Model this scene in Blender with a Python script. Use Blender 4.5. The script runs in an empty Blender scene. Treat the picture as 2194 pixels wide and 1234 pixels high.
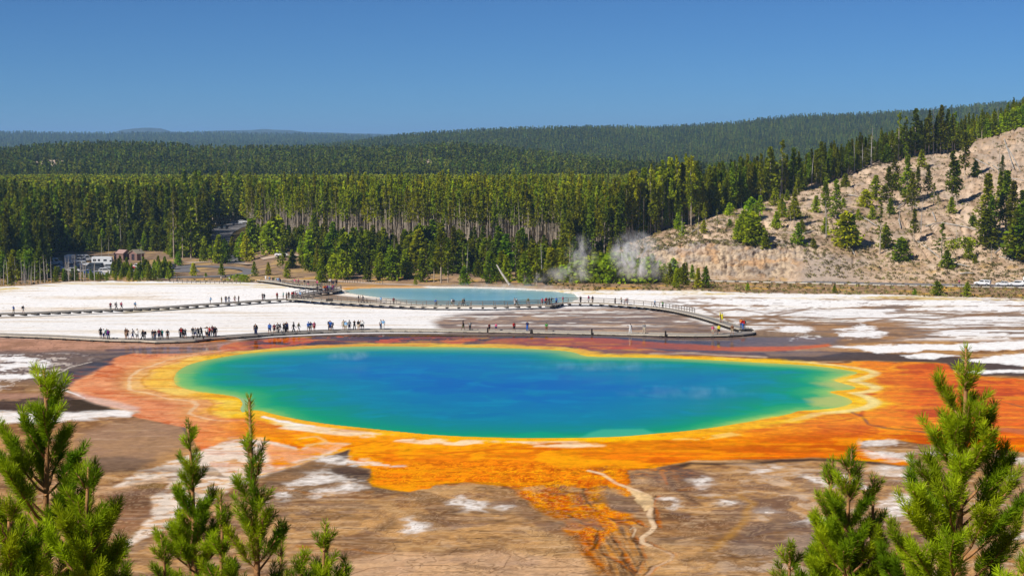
import bpy, bmesh, math, random
import numpy as np
from mathutils import Vector, Matrix
random.seed(7); np.random.seed(7)
R = math.radians
scene = bpy.context.scene
COL = scene.collection

# ------------------------------------------------------------------ camera
F, U0, V0, VH, CH = 3300.0, 1097.0, 617.0, 300.0, 32.0   # focal length in photo pixels, image centre, horizon row, height above the spring
PITCH = math.atan((V0 - VH) / F); CP, SP = math.cos(PITCH), math.sin(PITCH)
cam = bpy.data.objects.new('camera', bpy.data.cameras.new('camera'))
COL.objects.link(cam); scene.camera = cam
cam.location = (0, 0, CH); cam.rotation_euler = (math.pi / 2 - PITCH, 0, 0)
cam.data.sensor_width = 36.0; cam.data.lens = F / 2194.0 * 36.0
cam.data.clip_start = 0.2; cam.data.clip_end = 60000

# ------------------------------------------------------------------ sky, sun, exposure
SUN_EL, SUN_AZ = R(41), math.atan2(-0.62, -0.80)          # towards the sun: behind the viewer's left shoulder
sd = Vector((math.cos(SUN_EL) * math.cos(SUN_AZ), math.cos(SUN_EL) * math.sin(SUN_AZ), math.sin(SUN_EL)))
world = bpy.data.worlds.new('World'); scene.world = world; world.use_nodes = True
wn = world.node_tree.nodes; wl = world.node_tree.links
bg = wn['Background']
sky = wn.new('ShaderNodeTexSky'); sky.sky_type = 'NISHITA'; sky.sun_disc = False
sky.sun_elevation = SUN_EL; sky.sun_rotation = math.atan2(sd.x, sd.y)
sky.altitude = 2200; sky.air_density = 0.75; sky.dust_density = 0.15; sky.ozone_density = 4.0
tn_ = wn.new('ShaderNodeMix'); tn_.data_type = 'RGBA'; tn_.blend_type = 'MULTIPLY'; tn_.inputs[0].default_value = 1.0; tn_.inputs[7].default_value = (0.30, 0.56, 0.82, 1)
wl.new(sky.outputs[0], tn_.inputs[6]); wl.new(tn_.outputs[2], bg.inputs['Color']); bg.inputs['Strength'].default_value = 0.066
sun = bpy.data.objects.new('sun', bpy.data.lights.new('sun', 'SUN')); COL.objects.link(sun)
sun.data.energy = 4.3; sun.data.angle = R(0.5); sun.data.color = (1.0, 0.955, 0.88)
sun.rotation_euler = (-sd).to_track_quat('-Z', 'Y').to_euler()
scene.view_settings.view_transform = 'Standard'; scene.view_settings.look = 'None'
scene.view_settings.exposure = 0.42; scene.view_settings.gamma = 1.0; scene.view_settings.use_curve_mapping = False
scene.cycles.max_bounces = 5; scene.cycles.volume_bounces = 4; scene.cycles.diffuse_bounces = 2
scene.cycles.glossy_bounces = 2; scene.cycles.transmission_bounces = 2; scene.cycles.transparent_max_bounces = 6
scene.cycles.volume_step_rate = 1.0; scene.cycles.volume_max_steps = 64

# ------------------------------------------------------------------ maths helpers
def s2l(c):
    c = np.asarray(c, float) / 255.0
    return np.where(c <= 0.04045, c / 12.92, ((c + 0.055) / 1.055) ** 2.4)
KA = 0.86
def S(r, g, b, k=1.0):
    return s2l((r, g, b)) * KA * k

def _h(ix, iy, seed):
    n = (ix.astype(np.int64) * 374761393 + iy.astype(np.int64) * 668265263 + seed * 1442695041) & 0xffffffff
    n = ((n ^ (n >> 13)) * 1274126177) & 0xffffffff
    return (n ^ (n >> 16)) & 0xffffffff
def noise(x, y, seed=0):
    ix = np.floor(x); iy = np.floor(y); fx = x - ix; fy = y - iy
    ux = fx * fx * fx * (fx * (fx * 6 - 15) + 10); uy = fy * fy * fy * (fy * (fy * 6 - 15) + 10)
    def g(dx, dy):
        a = _h(ix + dx, iy + dy, seed) * (2 * math.pi / 4294967296.0)
        return np.cos(a) * (fx - dx) + np.sin(a) * (fy - dy)
    a = g(0, 0) * (1 - ux) + g(1, 0) * ux; b = g(0, 1) * (1 - ux) + g(1, 1) * ux
    return (a * (1 - uy) + b * uy) * 1.5
def fbm(x, y, o=4, seed=0, gain=0.5):
    s = 0; a = 1.0; t = 0
    for k in range(o):
        s = s + a * noise(x * 2 ** k, y * 2 ** k, seed + k * 17); t += a; a *= gain
    return s / t
def sst(a, b, x):
    t = np.clip((x - a) / (b - a), 0, 1); return t * t * (3 - 2 * t)

def sdf(px, py, poly):
    """signed distance of points to a closed polygon, negative inside"""
    P = np.asarray(poly, float); Q = np.roll(P, -1, 0)
    d2 = np.full(px.shape, 1e18); ins = np.zeros(px.shape, bool)
    for (ax, ay), (bx, by) in zip(P, Q):
        ex, ey = bx - ax, by - ay
        t = np.clip(((px - ax) * ex + (py - ay) * ey) / max(ex * ex + ey * ey, 1e-9), 0, 1)
        d2 = np.minimum(d2, (px - ax - t * ex) ** 2 + (py - ay - t * ey) ** 2)
        if ey != 0:
            c = ((ay > py) != (by > py)) & (px < ex * (py - ay) / ey + ax)
            ins ^= c
    d = np.sqrt(d2); return np.where(ins, -d, d)
def dline(px, py, line):
    d2 = np.full(px.shape, 1e18); along = np.zeros(px.shape)
    L = len(line) - 1
    for k in range(L):
        ax, ay = line[k]; bx, by = line[k + 1]; ex, ey = bx - ax, by - ay
        t = np.clip(((px - ax) * ex + (py - ay) * ey) / max(ex * ex + ey * ey, 1e-9), 0, 1)
        q = (px - ax - t * ex) ** 2 + (py - ay - t * ey) ** 2
        m = q < d2; along = np.where(m, (k + t) / L, along); d2 = np.where(m, q, d2)
    return np.sqrt(d2), along
def catmull(pts, n=8):
    P = [np.array(p, float) for p in pts]; P = [2 * P[0] - P[1]] + P + [2 * P[-1] - P[-2]]
    out = []
    for i in range(1, len(P) - 2):
        for k in range(n):
            t = k / n
            out.append(0.5 * (2 * P[i] + (P[i + 1] - P[i - 1]) * t + (2 * P[i - 1] - 5 * P[i] + 4 * P[i + 1] - P[i + 2]) * t * t
                              + (3 * P[i] - P[i - 1] - 3 * P[i + 1] + P[i + 2]) * t ** 3))
    out.append(P[-2]); return np.array(out)

# camera geometry: a world point to its place in the photograph and back
def proj(x, y, z):
    zc = y * CP - (z - CH) * SP; yc = y * SP + (z - CH) * CP
    return U0 + F * x / zc, V0 - F * yc / zc
# height of the valley floor by distance
PY = [0, 8, 92, 100, 250, 345, 352, 405, 455, 500, 545, 700, 1000, 1400, 60000]
PZ = [30.3, 28.0, 0.0, 0, 0, -6.4, -6.6, -6.6, -10, -10, -9.5, -6, -9, -16, -16]
PZC = [30.3, 28.0, 0.0, 0, 0, -6.4, -6.6, -6.6, -10, -8.6, -6.5, -5, -9, -16, -16]   # wooded river bank in the middle
def floor_z(x, y):
    x = np.asarray(x, float); y = np.asarray(y, float)
    u = U0 + F * x / np.maximum(y, 1)
    w = sst(500, 600, u)
    return np.interp(y, PY, PZ) * (1 - w) + np.interp(y, PY, PZC) * w
_ty = np.concatenate([np.linspace(93, 460, 3000), np.linspace(461, 900, 1500)])
def unproj(u, v, off=0.0):
    """point on the valley floor (raised by off) seen at photo pixel u, v"""
    z = floor_z((u - U0) / F * _ty, _ty) + off
    vv = proj(0 * _ty, _ty, z)[1]
    vv = np.minimum.accumulate(vv)
    y = float(np.interp(-v, -vv, _ty)); zz = float(np.interp(y, _ty, z))
    zc = y * CP - (zz - CH) * SP
    return Vector(((u - U0) / F * zc, y, zz))

# ------------------------------------------------------------------ object helpers
def new_mesh(name, verts, faces, smooth=False):
    me = bpy.data.meshes.new(name)
    verts = np.asarray(verts, np.float32).reshape(-1, 3)
    if isinstance(faces, np.ndarray):
        k = faces.shape[1]; n = faces.shape[0]
        me.vertices.add(len(verts)); me.vertices.foreach_set('co', verts.ravel())
        me.loops.add(n * k); me.loops.foreach_set('vertex_index', faces.astype(np.int32).ravel())
        me.polygons.add(n); me.polygons.foreach_set('loop_start', np.arange(0, n * k, k, dtype=np.int32))
        me.polygons.foreach_set('loop_total', np.full(n, k, np.int32))
        me.update(calc_edges=True)
    else:
        me.from_pydata([tuple(map(float, v)) for v in verts], [], faces)
    if smooth: me.polygons.foreach_set('use_smooth', [True] * len(me.polygons))
    return me
def link(name, data, mat=None, parent=None, loc=None):
    o = bpy.data.objects.new(name, data); COL.objects.link(o)
    if mat is not None and data is not None:
        if not data.materials: data.materials.append(mat)
        elif data.materials[0] is not mat: o.material_slots[0].link = 'OBJECT'; o.material_slots[0].material = mat
    if parent is not None: o.parent = parent
    if loc is not None: o.location = loc
    return o
def tag(o, label=None, cat=None, group=None, kind=None):
    for k, v in (('label', label), ('category', cat), ('group', group), ('kind', kind)):
        if v: o[k] = v
    return o
def thing(name, label, cat, loc=(0, 0, 0), rz=0.0, group=None):
    o = bpy.data.objects.new(name, None); COL.objects.link(o); o.location = loc; o.rotation_euler = (0, 0, rz)
    o.empty_display_size = 0.3
    return tag(o, label, cat, group)
def copy_child(ch, parent):
    c = ch.copy(); COL.objects.link(c); c.parent = parent; return c

class MB:
    """collects simple solids into one mesh"""
    def __init__(s): s.v = []; s.f = []
    def add(s, vs, fs):
        b = len(s.v); s.v += [tuple(v) for v in vs]; s.f += [tuple(i + b for i in f) for f in fs]; return s
    def box(s, c, d, rz=0.0, taper=1.0, shear=(0, 0)):
        x, y, z = c; a, b, h = d[0] / 2, d[1] / 2, d[2] / 2; vs = []
        for sz in (-1, 1):
            t = taper if sz > 0 else 1
            for sx, sy in ((-1, -1), (1, -1), (1, 1), (-1, 1)):
                px, py = sx * a * t, sy * b * t
                if sz > 0: px += shear[0]; py += shear[1]
                vs.append((x + px * math.cos(rz) - py * math.sin(rz), y + px * math.sin(rz) + py * math.cos(rz), z + sz * h))
        return s.add(vs, [(3, 2, 1, 0), (4, 5, 6, 7), (0, 1, 5, 4), (1, 2, 6, 5), (2, 3, 7, 6), (3, 0, 4, 7)])
    def tube(s, pts, rad, n=6, cap=True):
        pts = [Vector(p) for p in pts]; rad = rad if isinstance(rad, (list, tuple)) else [rad] * len(pts)
        b = len(s.v)
        for i, p in enumerate(pts):
            d = (pts[min(i + 1, len(pts) - 1)] - pts[max(i - 1, 0)])
            d = d.normalized() if d.length > 1e-6 else Vector((0, 0, 1))
            a = d.cross(Vector((0, 0, 1))) if abs(d.z) < 0.9 else d.cross(Vector((1, 0, 0)))
            a.normalize(); c = d.cross(a)
            for k in range(n):
                t = 2 * math.pi * k / n; q = p + (a * math.cos(t) + c * math.sin(t)) * rad[i]; s.v.append(tuple(q))
        for i in range(len(pts) - 1):
            for k in range(n):
                k2 = (k + 1) % n; s.f.append((b + i * n + k, b + i * n + k2, b + (i + 1) * n + k2, b + (i + 1) * n + k))
        if cap:
            s.f.append(tuple(b + k for k in range(n))[::-1]); s.f.append(tuple(b + (len(pts) - 1) * n + k for k in range(n)))
        return s
    def prism(s, prof, y0, y1):
        """side profile in x, z extruded along y"""
        n = len(prof); vs = [(x, y0, z) for x, z in prof] + [(x, y1, z) for x, z in prof]
        fs = [tuple(range(n)), tuple(range(2 * n - 1, n - 1, -1))] + [(i, i + n, (i + 1) % n + n, (i + 1) % n) for i in range(n)]
        return s.add(vs, fs)
    def mesh(s, name, smooth=False):
        me = bpy.data.meshes.new(name); me.from_pydata(s.v, [], s.f)
        bm = bmesh.new(); bm.from_mesh(me); bmesh.ops.recalc_face_normals(bm, faces=bm.faces); bm.to_mesh(me); bm.free()
        if smooth: me.polygons.foreach_set('use_smooth', [True] * len(me.polygons))
        return me
    def obj(s, name, mat, parent=None, smooth=False): return link(name, s.mesh(name, smooth), mat, parent)

# ------------------------------------------------------------------ materials
def mat_new(name):
    m = bpy.data.materials.new(name); m.use_nodes = True
    return m, m.node_tree.nodes, m.node_tree.links, m.node_tree.nodes['Principled BSDF']
def simple(name, c, rough=0.7, spec=0.3, var=0.12, scale=3.0, metal=0.0):
    m, n, l, p = mat_new(name)
    t = n.new('ShaderNodeTexNoise'); t.inputs['Scale'].default_value = scale; t.inputs['Detail'].default_value = 4
    tc = n.new('ShaderNodeTexCoord'); l.new(tc.outputs['Object'], t.inputs['Vector'])
    h = n.new('ShaderNodeHueSaturation'); h.inputs['Color'].default_value = (*[float(x) for x in c], 1)
    mr = n.new('ShaderNodeMapRange'); mr.inputs['To Min'].default_value = 1 - var; mr.inputs['To Max'].default_value = 1 + var
    mr.inputs['From Min'].default_value = 0.3; mr.inputs['From Max'].default_value = 0.7
    l.new(t.outputs['Fac'], mr.inputs['Value']); l.new(mr.outputs[0], h.inputs['Value']); l.new(h.outputs[0], p.inputs['Base Color'])
    p.inputs['Roughness'].default_value = rough; p.inputs['Specular IOR Level'].default_value = spec; p.inputs['Metallic'].default_value = metal
    return m
def foliage(name, c, c2, rough=0.6, trans=0.25, huevar=0.04, valvar=0.35, nscale=0.35, tone=(0.72, 1.32)):
    """needles: two greens mixed by clumps, each tree a little different, light shining through"""
    m, n, l, p = mat_new(name)
    oi = n.new('ShaderNodeObjectInfo'); tc = n.new('ShaderNodeTexCoord')
    t = n.new('ShaderNodeTexNoise'); t.inputs['Scale'].default_value = nscale; t.inputs['Detail'].default_value = 3
    l.new(tc.outputs['Object'], t.inputs['Vector'])
    mx = n.new('ShaderNodeMix'); mx.data_type = 'RGBA'; mx.inputs[6].default_value = (*c, 1); mx.inputs[7].default_value = (*c2, 1)
    ad = n.new('ShaderNodeMath'); ad.operation = 'MULTIPLY_ADD'; ad.inputs[1].default_value = 0.9; l.new(oi.outputs['Random'], ad.inputs[0])
    mr0 = n.new('ShaderNodeMapRange'); mr0.inputs['From Min'].default_value = 0.35; mr0.inputs['From Max'].default_value = 0.65; mr0.inputs['To Min'].default_value = -0.4; mr0.inputs['To Max'].default_value = 0.5
    l.new(t.outputs['Fac'], mr0.inputs['Value']); l.new(mr0.outputs[0], ad.inputs[2]); ad.use_clamp = True
    l.new(ad.outputs[0], mx.inputs[0])
    h = n.new('ShaderNodeHueSaturation'); l.new(mx.outputs[2], h.inputs['Color'])
    tl = n.new('ShaderNodeTexNoise'); tl.inputs['Scale'].default_value = 0.011; tl.inputs['Detail'].default_value = 4; l.new(oi.outputs['Location'], tl.inputs['Vector'])
    ml = n.new('ShaderNodeMapRange'); ml.inputs['From Min'].default_value = 0.36; ml.inputs['From Max'].default_value = 0.64; ml.inputs['To Min'].default_value = tone[0]; ml.inputs['To Max'].default_value = tone[1]
    l.new(tl.outputs['Fac'], ml.inputs['Value'])
    w = n.new('ShaderNodeTexWhiteNoise'); w.noise_dimensions = '1D'; l.new(oi.outputs['Random'], w.inputs['W'])
    mr = n.new('ShaderNodeMapRange'); mr.inputs['To Min'].default_value = 1 - valvar; mr.inputs['To Max'].default_value = 1 + valvar
    l.new(w.outputs['Value'], mr.inputs['Value']); mv = n.new('ShaderNodeMath'); mv.operation = 'MULTIPLY'; l.new(mr.outputs[0], mv.inputs[0]); l.new(ml.outputs[0], mv.inputs[1]); l.new(mv.outputs[0], h.inputs['Value'])
    mr2 = n.new('ShaderNodeMapRange'); mr2.inputs['To Min'].default_value = 0.5 - huevar; mr2.inputs['To Max'].default_value = 0.5 + huevar
    l.new(w.outputs['Color'], mr2.inputs['Value']); l.new(mr2.outputs[0], h.inputs['Hue'])
    l.new(h.outputs[0], p.inputs['Base Color']); p.inputs['Roughness'].default_value = rough; p.inputs['Specular IOR Level'].default_value = 0.04
    tr = n.new('ShaderNodeBsdfTranslucent'); l.new(h.outputs[0], tr.inputs['Color'])
    ms = n.new('ShaderNodeMixShader'); ms.inputs[0].default_value = trans
    l.new(p.outputs[0], ms.inputs[1]); l.new(tr.outputs[0], ms.inputs[2]); l.new(ms.outputs[0], n['Material Output'].inputs['Surface'])
    return m
M = {}
M['pine'] = foliage('pine_needles', (0.175, 0.20, 0.003), (0.31, 0.33, 0.005))
M['dark_pine'] = foliage('dark_needles', (0.12, 0.150, 0.004), (0.22, 0.25, 0.006))
M['young'] = foliage('young_needles', (0.155, 0.215, 0.004), (0.33, 0.38, 0.006))
M['far_pine'] = foliage('ridge_needles', (0.075, 0.105, 0.006), (0.17, 0.19, 0.010), valvar=0.55)
M['near_needles'] = foliage('near_needles', (0.12, 0.21, 0.006), (0.42, 0.52, 0.012), trans=0.35, nscale=2.5, valvar=0.16, huevar=0.015, tone=(0.98, 1.15))
M['sage'] = foliage('sagebrush', (0.16, 0.14, 0.05), (0.30, 0.25, 0.08), valvar=0.5)
M['bark_pale'] = simple('pale_bark', (0.40, 0.33, 0.25), 0.85, 0.1, 0.35, 1.2)
M['bark'] = simple('pine_bark', (0.20, 0.13, 0.08), 0.9, 0.1, 0.4, 6)
M['dead_wood'] = simple('weathered_wood', (0.36, 0.33, 0.29), 0.9, 0.1, 0.3, 1.0)
M['red_bark'] = simple('young_bark', (0.34, 0.17, 0.07), 0.8, 0.15, 0.3, 14)

# attribute driven ground
def ground_mat(name, grain=1.0, wetness=True):
    m, n, l, p = mat_new(name)
    at = n.new('ShaderNodeAttribute'); at.attribute_name = 'tint'
    geo = n.new('ShaderNodeNewGeometry')
    mp = n.new('ShaderNodeMapping'); l.new(geo.outputs['Position'], mp.inputs['Vector'])
    t1 = n.new('ShaderNodeTexNoise'); t1.inputs['Scale'].default_value = 0.9 * grain; t1.inputs['Detail'].default_value = 8; t1.inputs['Roughness'].default_value = 0.65
    l.new(mp.outputs[0], t1.inputs['Vector'])
    h = n.new('ShaderNodeHueSaturation'); l.new(at.outputs['Color'], h.inputs['Color'])
    mr = n.new('ShaderNodeMapRange'); mr.inputs['From Min'].default_value = 0.3; mr.inputs['From Max'].default_value = 0.7
    mr.inputs['To Min'].default_value = 0.82; mr.inputs['To Max'].default_value = 1.15
    l.new(t1.outputs['Fac'], mr.inputs['Value']); l.new(mr.outputs[0], h.inputs['Value']); l.new(h.outputs[0], p.inputs['Base Color'])
    bp = n.new('ShaderNodeBump'); bp.inputs['Strength'].default_value = 0.35; bp.inputs['Distance'].default_value = 0.12
    l.new(t1.outputs['Fac'], bp.inputs['Height'])
    if wetness:
        aw = n.new('ShaderNodeAttribute'); aw.attribute_name = 'wet'
        p.inputs['Roughness'].default_value = 0.85
        p.inputs['Specular IOR Level'].default_value = 0.0
        gl = n.new('ShaderNodeBsdfGlossy'); gl.inputs['Roughness'].default_value = 0.045; gl.inputs['Color'].default_value = (1.0, 0.93, 0.84, 1)
        r2 = n.new('ShaderNodeMath'); r2.operation = 'MULTIPLY'; r2.inputs[1].default_value = 0.22; l.new(aw.outputs['Fac'], r2.inputs[0])
        ms = n.new('ShaderNodeMixShader'); l.new(r2.outputs[0], ms.inputs[0]); l.new(p.outputs[0], ms.inputs[1]); l.new(gl.outputs[0], ms.inputs[2])
        l.new(ms.outputs[0], n['Material Output'].inputs['Surface']); l.new(bp.outputs[0], gl.inputs['Normal'])
        r3 = n.new('ShaderNodeMapRange'); r3.inputs['To Min'].default_value = 0.35; r3.inputs['To Max'].default_value = 0.004
        l.new(aw.outputs['Fac'], r3.inputs['Value']); l.new(r3.outputs[0], bp.inputs['Strength'])
    else:
        p.inputs['Roughness'].default_value = 0.9; p.inputs['Specular IOR Level'].default_value = 0.0
    l.new(bp.outputs[0], p.inputs['Normal'])
    return m
M['ground'] = ground_mat('sinter_ground'); M['slope'] = ground_mat('hill_soil', 1.0, False)

def set_color(me, name, col, sat=1.0):
    col = np.asarray(col); lum = col @ np.array([0.25, 0.65, 0.10]); col = lum[:, None] + (col - lum[:, None]) * sat
    a = me.attributes.new(name, 'FLOAT_COLOR', 'POINT')
    c = np.ones((len(col), 4), np.float32); c[:, :3] = np.clip(col, 0.002, 0.9); a.data.foreach_set('color', c.ravel())
def set_float(me, name, f):
    a = me.attributes.new(name, 'FLOAT', 'POINT'); a.data.foreach_set('value', np.asarray(f, np.float32).ravel())
def grid_faces(nr, nc):
    i = np.arange(nr * nc).reshape(nr, nc)
    return np.stack([i[:-1, :-1], i[:-1, 1:], i[1:, 1:], i[1:, :-1]], -1).reshape(-1, 4)
# ================================================================== THE VALLEY FLOOR
POOL = [(362,812),(372,795),(400,780),(450,768),(520,757),(600,750),(700,744),(800,741),(950,742),(1100,745),(1190,749),(1235,754),(1262,762),
        (1330,764),(1400,765),(1500,769),(1600,774),(1700,779),(1760,784),(1812,791),(1842,798),(1822,806),(1795,814),(1815,821),(1842,829),
        (1830,835),(1790,839),(1798,843),(1826,852),(1836,862),(1812,872),(1760,878),(1718,881),(1700,887),(1620,903),(1500,921),(1400,931),(1300,938),
        (1150,940),(1050,938),(950,934),(850,925),(760,916),(690,908),(620,897),(572,886),(545,880),(515,886),(505,876),(510,864),(500,852),(470,846),(420,840),(388,833),(368,824)]
TPOOL = [(738,622),(770,618),(850,617),(1000,617),(1100,620),(1180,624),(1230,630),(1240,640),(1215,650),(1150,655),(1000,656),(900,653),(862,647),(835,640),(790,634),(750,628)]
def px2w(poly): return [tuple(unproj(u, v)[:2]) for u, v in poly]
POOL = [tuple(q) for q in catmull(POOL + [POOL[0]], 3)[:-1]]
POOLW = px2w(POOL); TPOOLW = px2w(TPOOL)

# vertex fan: columns by bearing, rows by distance
sf = np.linspace(-0.40, 0.42, 1060)
sc = np.concatenate([-np.geomspace(3.0, 0.42, 16), sf, np.geomspace(0.44, 3.0, 16)])
vrow = np.linspace(1290, 712, 400)
yn = np.array([unproj(U0, v).y for v in vrow])
yn = np.concatenate([yn, np.linspace(yn[-1] + 0.7, 470, 178)])
SX, YY = np.meshgrid(sc, yn); XX = SX * YY
nr, nc = XX.shape
X = XX.ravel(); Y = YY.ravel(); Z = floor_z(X, Y)
U, V = proj(X, Y, Z)
n1 = fbm(X / 9, Y / 9, 5, 11); n2 = fbm(X / 9 + 50, Y / 9, 5, 23); n3 = fbm(X / 2.2, Y / 2.2, 4, 31); n4 = fbm(X / 28, Y / 28, 4, 41)
n5 = fbm(X / 40, Y / 9, 5, 51); n6 = fbm(X / 5, Y / 3.4, 4, 61); n7 = fbm(X / 0.8, Y / 0.8, 3, 71)
n8 = fbm(X / 1.9 + 0.5 * n3, Y / 1.5 + 0.5 * n3, 4, 75); n9 = fbm(X / 0.35, Y / 0.35, 2, 77)
swirl = fbm(X / 14 + 1.6 * n1, Y / 14 + 1.6 * n2, 5, 81)
swirl2 = fbm(X / 21 + 1.5 * n2, Y / 11 + 1.5 * n1, 5, 91)
ret = np.minimum(np.abs(fbm(X / 2.6 + 0.8 * n3, Y / 2.6 + 0.8 * n3, 3, 93)), np.abs(fbm(X / 1.3, Y / 1.5, 3, 95)) * 1.3)
KV = 2.6                               # rows are foreshortened: distances in the plan of the photograph weigh them more
Uw = U + 9 * n1 + 3.0 * n3; Vw = (V + 2.4 * n2 + 1.1 * n3) * KV
col = np.zeros((len(X), 3)); wet = np.zeros(len(X))
def lay(mask, c):
    global col
    m = np.clip(mask, 0, 1)[:, None]; col = col * (1 - m) + np.asarray(c) * m
def layv(mask, c):
    lay(mask, c)
def win(pts, pad=60):
    a = np.asarray(pts, float)
    return (U > a[:, 0].min() - pad) & (U < a[:, 0].max() + pad) & (V > a[:, 1].min() - pad / 2) & (V < a[:, 1].max() + pad / 2)
def pmask(pts, soft=4.0, warp=1.0, rough=0.0):
    """soft mask of a patch outlined in plan"""
    w = win(pts, 30 + 3 * soft + 12 * warp); out = np.zeros(len(X))
    q = [(u, v * KV) for u, v in pts]
    uu = U[w] + (Uw - U)[w] * warp; vv = V[w] * KV + (Vw - V * KV)[w] * warp
    d = sdf(uu, vv, q) + rough * (n6[w] * 60 + n7[w] * 25 + n8[w] * 70)
    out[w] = sst(soft, -soft, d); return out
def lmask(pts, w0, w1=None, soft=2.0, warp=0.6, rough=0.0, kv=KV):
    w1 = w0 if w1 is None else w1
    w = win(pts, 30 + 2 * max(w0, w1)); out = np.zeros(len(X))
    q = [(u, v * kv) for u, v in pts]
    uu = U[w] + (Uw - U)[w] * warp; vv = (V[w] + (Vw / KV - V)[w] * warp) * kv
    d, a = dline(uu, vv, q)
    d = d - (w0 + (w1 - w0) * a) + rough * n6[w] * 40
    out[w] = sst(soft, -soft, d); return out
def mix(a, b, t):
    t = np.clip(t, 0, 1)[:, None]; return np.asarray(a) * (1 - t) + np.asarray(b) * t

WHITE = S(254, 250, 246); CREAM = S(238, 222, 205); TAN = S(186, 148, 110); BROWN = S(140, 110, 86); SLATE = S(84, 74, 74); PINKB = S(176, 140, 122)
# --- base: white terrace far off, tan and brown mats near
base_far = mix(WHITE, S(240, 224, 200), sst(-0.1, 0.5, n5) * 0.6)
base_near = mix(S(190, 148, 104), S(136, 100, 72), sst(-0.15, 0.25, swirl2 + 0.25 * n8))
base_near = mix(base_near, S(212, 168, 120), sst(1080, 1230, V + 60 * n4) * 0.6)
base_near = mix(base_near, S(104, 80, 66), sst(0.10, 0.34, n8 * 0.6 + swirl) * 0.45)
base_near = mix(base_near, S(216, 184, 150), sst(0.12, 0.36, fbm(X / 7 + n2, Y / 1.8, 5, 79)) * 0.5)
t = sst(722, 734, V); col = base_far * (1 - t[:, None]) + base_near * t[:, None]
# dry grass and soil at the back, berm below the right-hand road
tanedge = np.interp(U, [-400, 0, 90, 150, 330, 520, 620, 700, 900, 1250, 1480, 1600, 1900, 2194, 2700], [616, 615, 610, 603, 603, 604, 611, 616, 614, 622, 622, 628, 632, 640, 650])
tm = sst(1.5, -1.5, V - tanedge + 3 * n1 + 2 * n3)
soil = mix(S(186, 156, 126), S(148, 122, 100), sst(-0.2, 0.3, n1 + 0.5 * n3)); soil = mix(soil, S(214, 172, 96), sst(0.05, 0.35, n2) * 0.8)
soil = mix(soil, S(120, 98, 80), sst(0.12, 0.35, n7) * 0.55)
lay(tm, soil)
lay(sst(6, 0, np.abs(V - tanedge - 5 + 3 * n1)) * sst(-0.05, 0.2, n5 + 0.4 * n3) * 0.8 * ((U > 1150) | (U < 760)), S(214, 180, 70))
lay(sst(0.1, 0.42, n5 + 0.35 * n6) * sst(720, 700, V) * sst(930, 850, U) * 0.4, S(205, 180, 150))
lay(sst(0.30, 0.42, n7 * 0.6 + n3 * 0.55 + n5 * 0.3) * sst(715, 700, V) * sst(600, 630, V) * 0.55, S(150, 128, 108))
lay(lmask([(270,669),(330,664),(420,662),(450,658)], 7, 3, soft=8) * 0.7, S(170, 150, 105))

# --- grey and brown streaked flats right of the turquoise pool, to the right edge
fl = pmask([(925,692),(955,676),(1040,668),(1190,662),(1330,657),(1420,662),(1500,690),(1580,716),(1600,728),(1400,727),(1200,722),(960,716)], 14, 1.5)
flat = mix(S(140, 118, 106), S(100, 88, 88), sst(-0.2, 0.3, swirl2)); flat = mix(flat, S(176, 146, 122), sst(0.0, 0.4, swirl))
lay(fl * 0.93, flat)
lay(fl * sst(0.02, 0.16, n5 * 0.8 + n6 * 0.6 + n2 * 0.4 - 0.10 + 0.0 * V) * sst(708, 690, V), S(242, 236, 228))
far_r = sst(1380, 1480, U + 40 * n4) * sst(735, 725, V) * sst(632, 642, V)
st = n5 * 0.9 + 0.5 * n6 + 0.5 * n4 + (V - 690) * 0.0028
lay(far_r * sst(0.05, 0.16, st) * 0.9, mix(S(158, 126, 98), S(120, 100, 88), sst(-0.2, 0.3, n1)))
lay(far_r * sst(0.13, 0.2, np.abs(fbm(X / 30, Y / 5, 4, 111)) < 0.02) * 0.6, S(130, 104, 86))
for pl, w0, w1 in (([(1500,660),(1540,668),(1580,662),(1640,672),(1700,668)], 3, 2), ([(1480,645),(1540,652),(1500,658),(1570,690)], 2, 4),
                   ([(1650,672),(1700,664),(1800,662),(1880,656)], 3, 1.5), ([(1860,690),(1930,680),(2000,684),(2080,676),(2194,668)], 6, 3),
                   ([(1900,672),(1960,668),(2060,676),(2194,668)], 3, 2), ([(1980,712),(2060,702),(2194,700)], 5, 3), ([(1560,700),(1620,690),(1680,672),(1740,660)], 7, 3),
                   ([(1500,676),(1600,684),(1660,690)], 6, 4), ([(1640,676),(1700,690),(1780,700),(1860,694)], 5, 8)):
    lay(lmask(pl, w0, w1, soft=4, rough=0.15) * 0.85, S(138, 108, 84))
br = pmask([(1600,712),(1680,694),(1790,690),(1900,688),(1960,700),(2010,712),(1960,722),(1880,733),(1790,742),(1700,744),(1600,735)], 16, 2.0)
lay(br * 0.95, mix(S(172, 134, 100), S(132, 108, 92), sst(-0.25, 0.2, swirl)))
lay(pmask([(1560,722),(1640,705),(1740,712),(1800,722),(1790,736),(1700,741),(1560,738)], 14, 1.5) * 0.8, S(122, 104, 94))
for pw in ([(1660,706),(1690,698),(1730,700),(1745,708),(1720,714),(1680,712)], [(1790,716),(1830,712),(1870,706),(1900,714),(1905,720),(1860,722),(1800,720)], [(1795,706),(1850,696),(1880,704),(1850,712)],
           [(1690,728),(1730,720),(1760,722)]):
    lay(pmask(pw, 5, 2.0, 0.25), WHITE)
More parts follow.
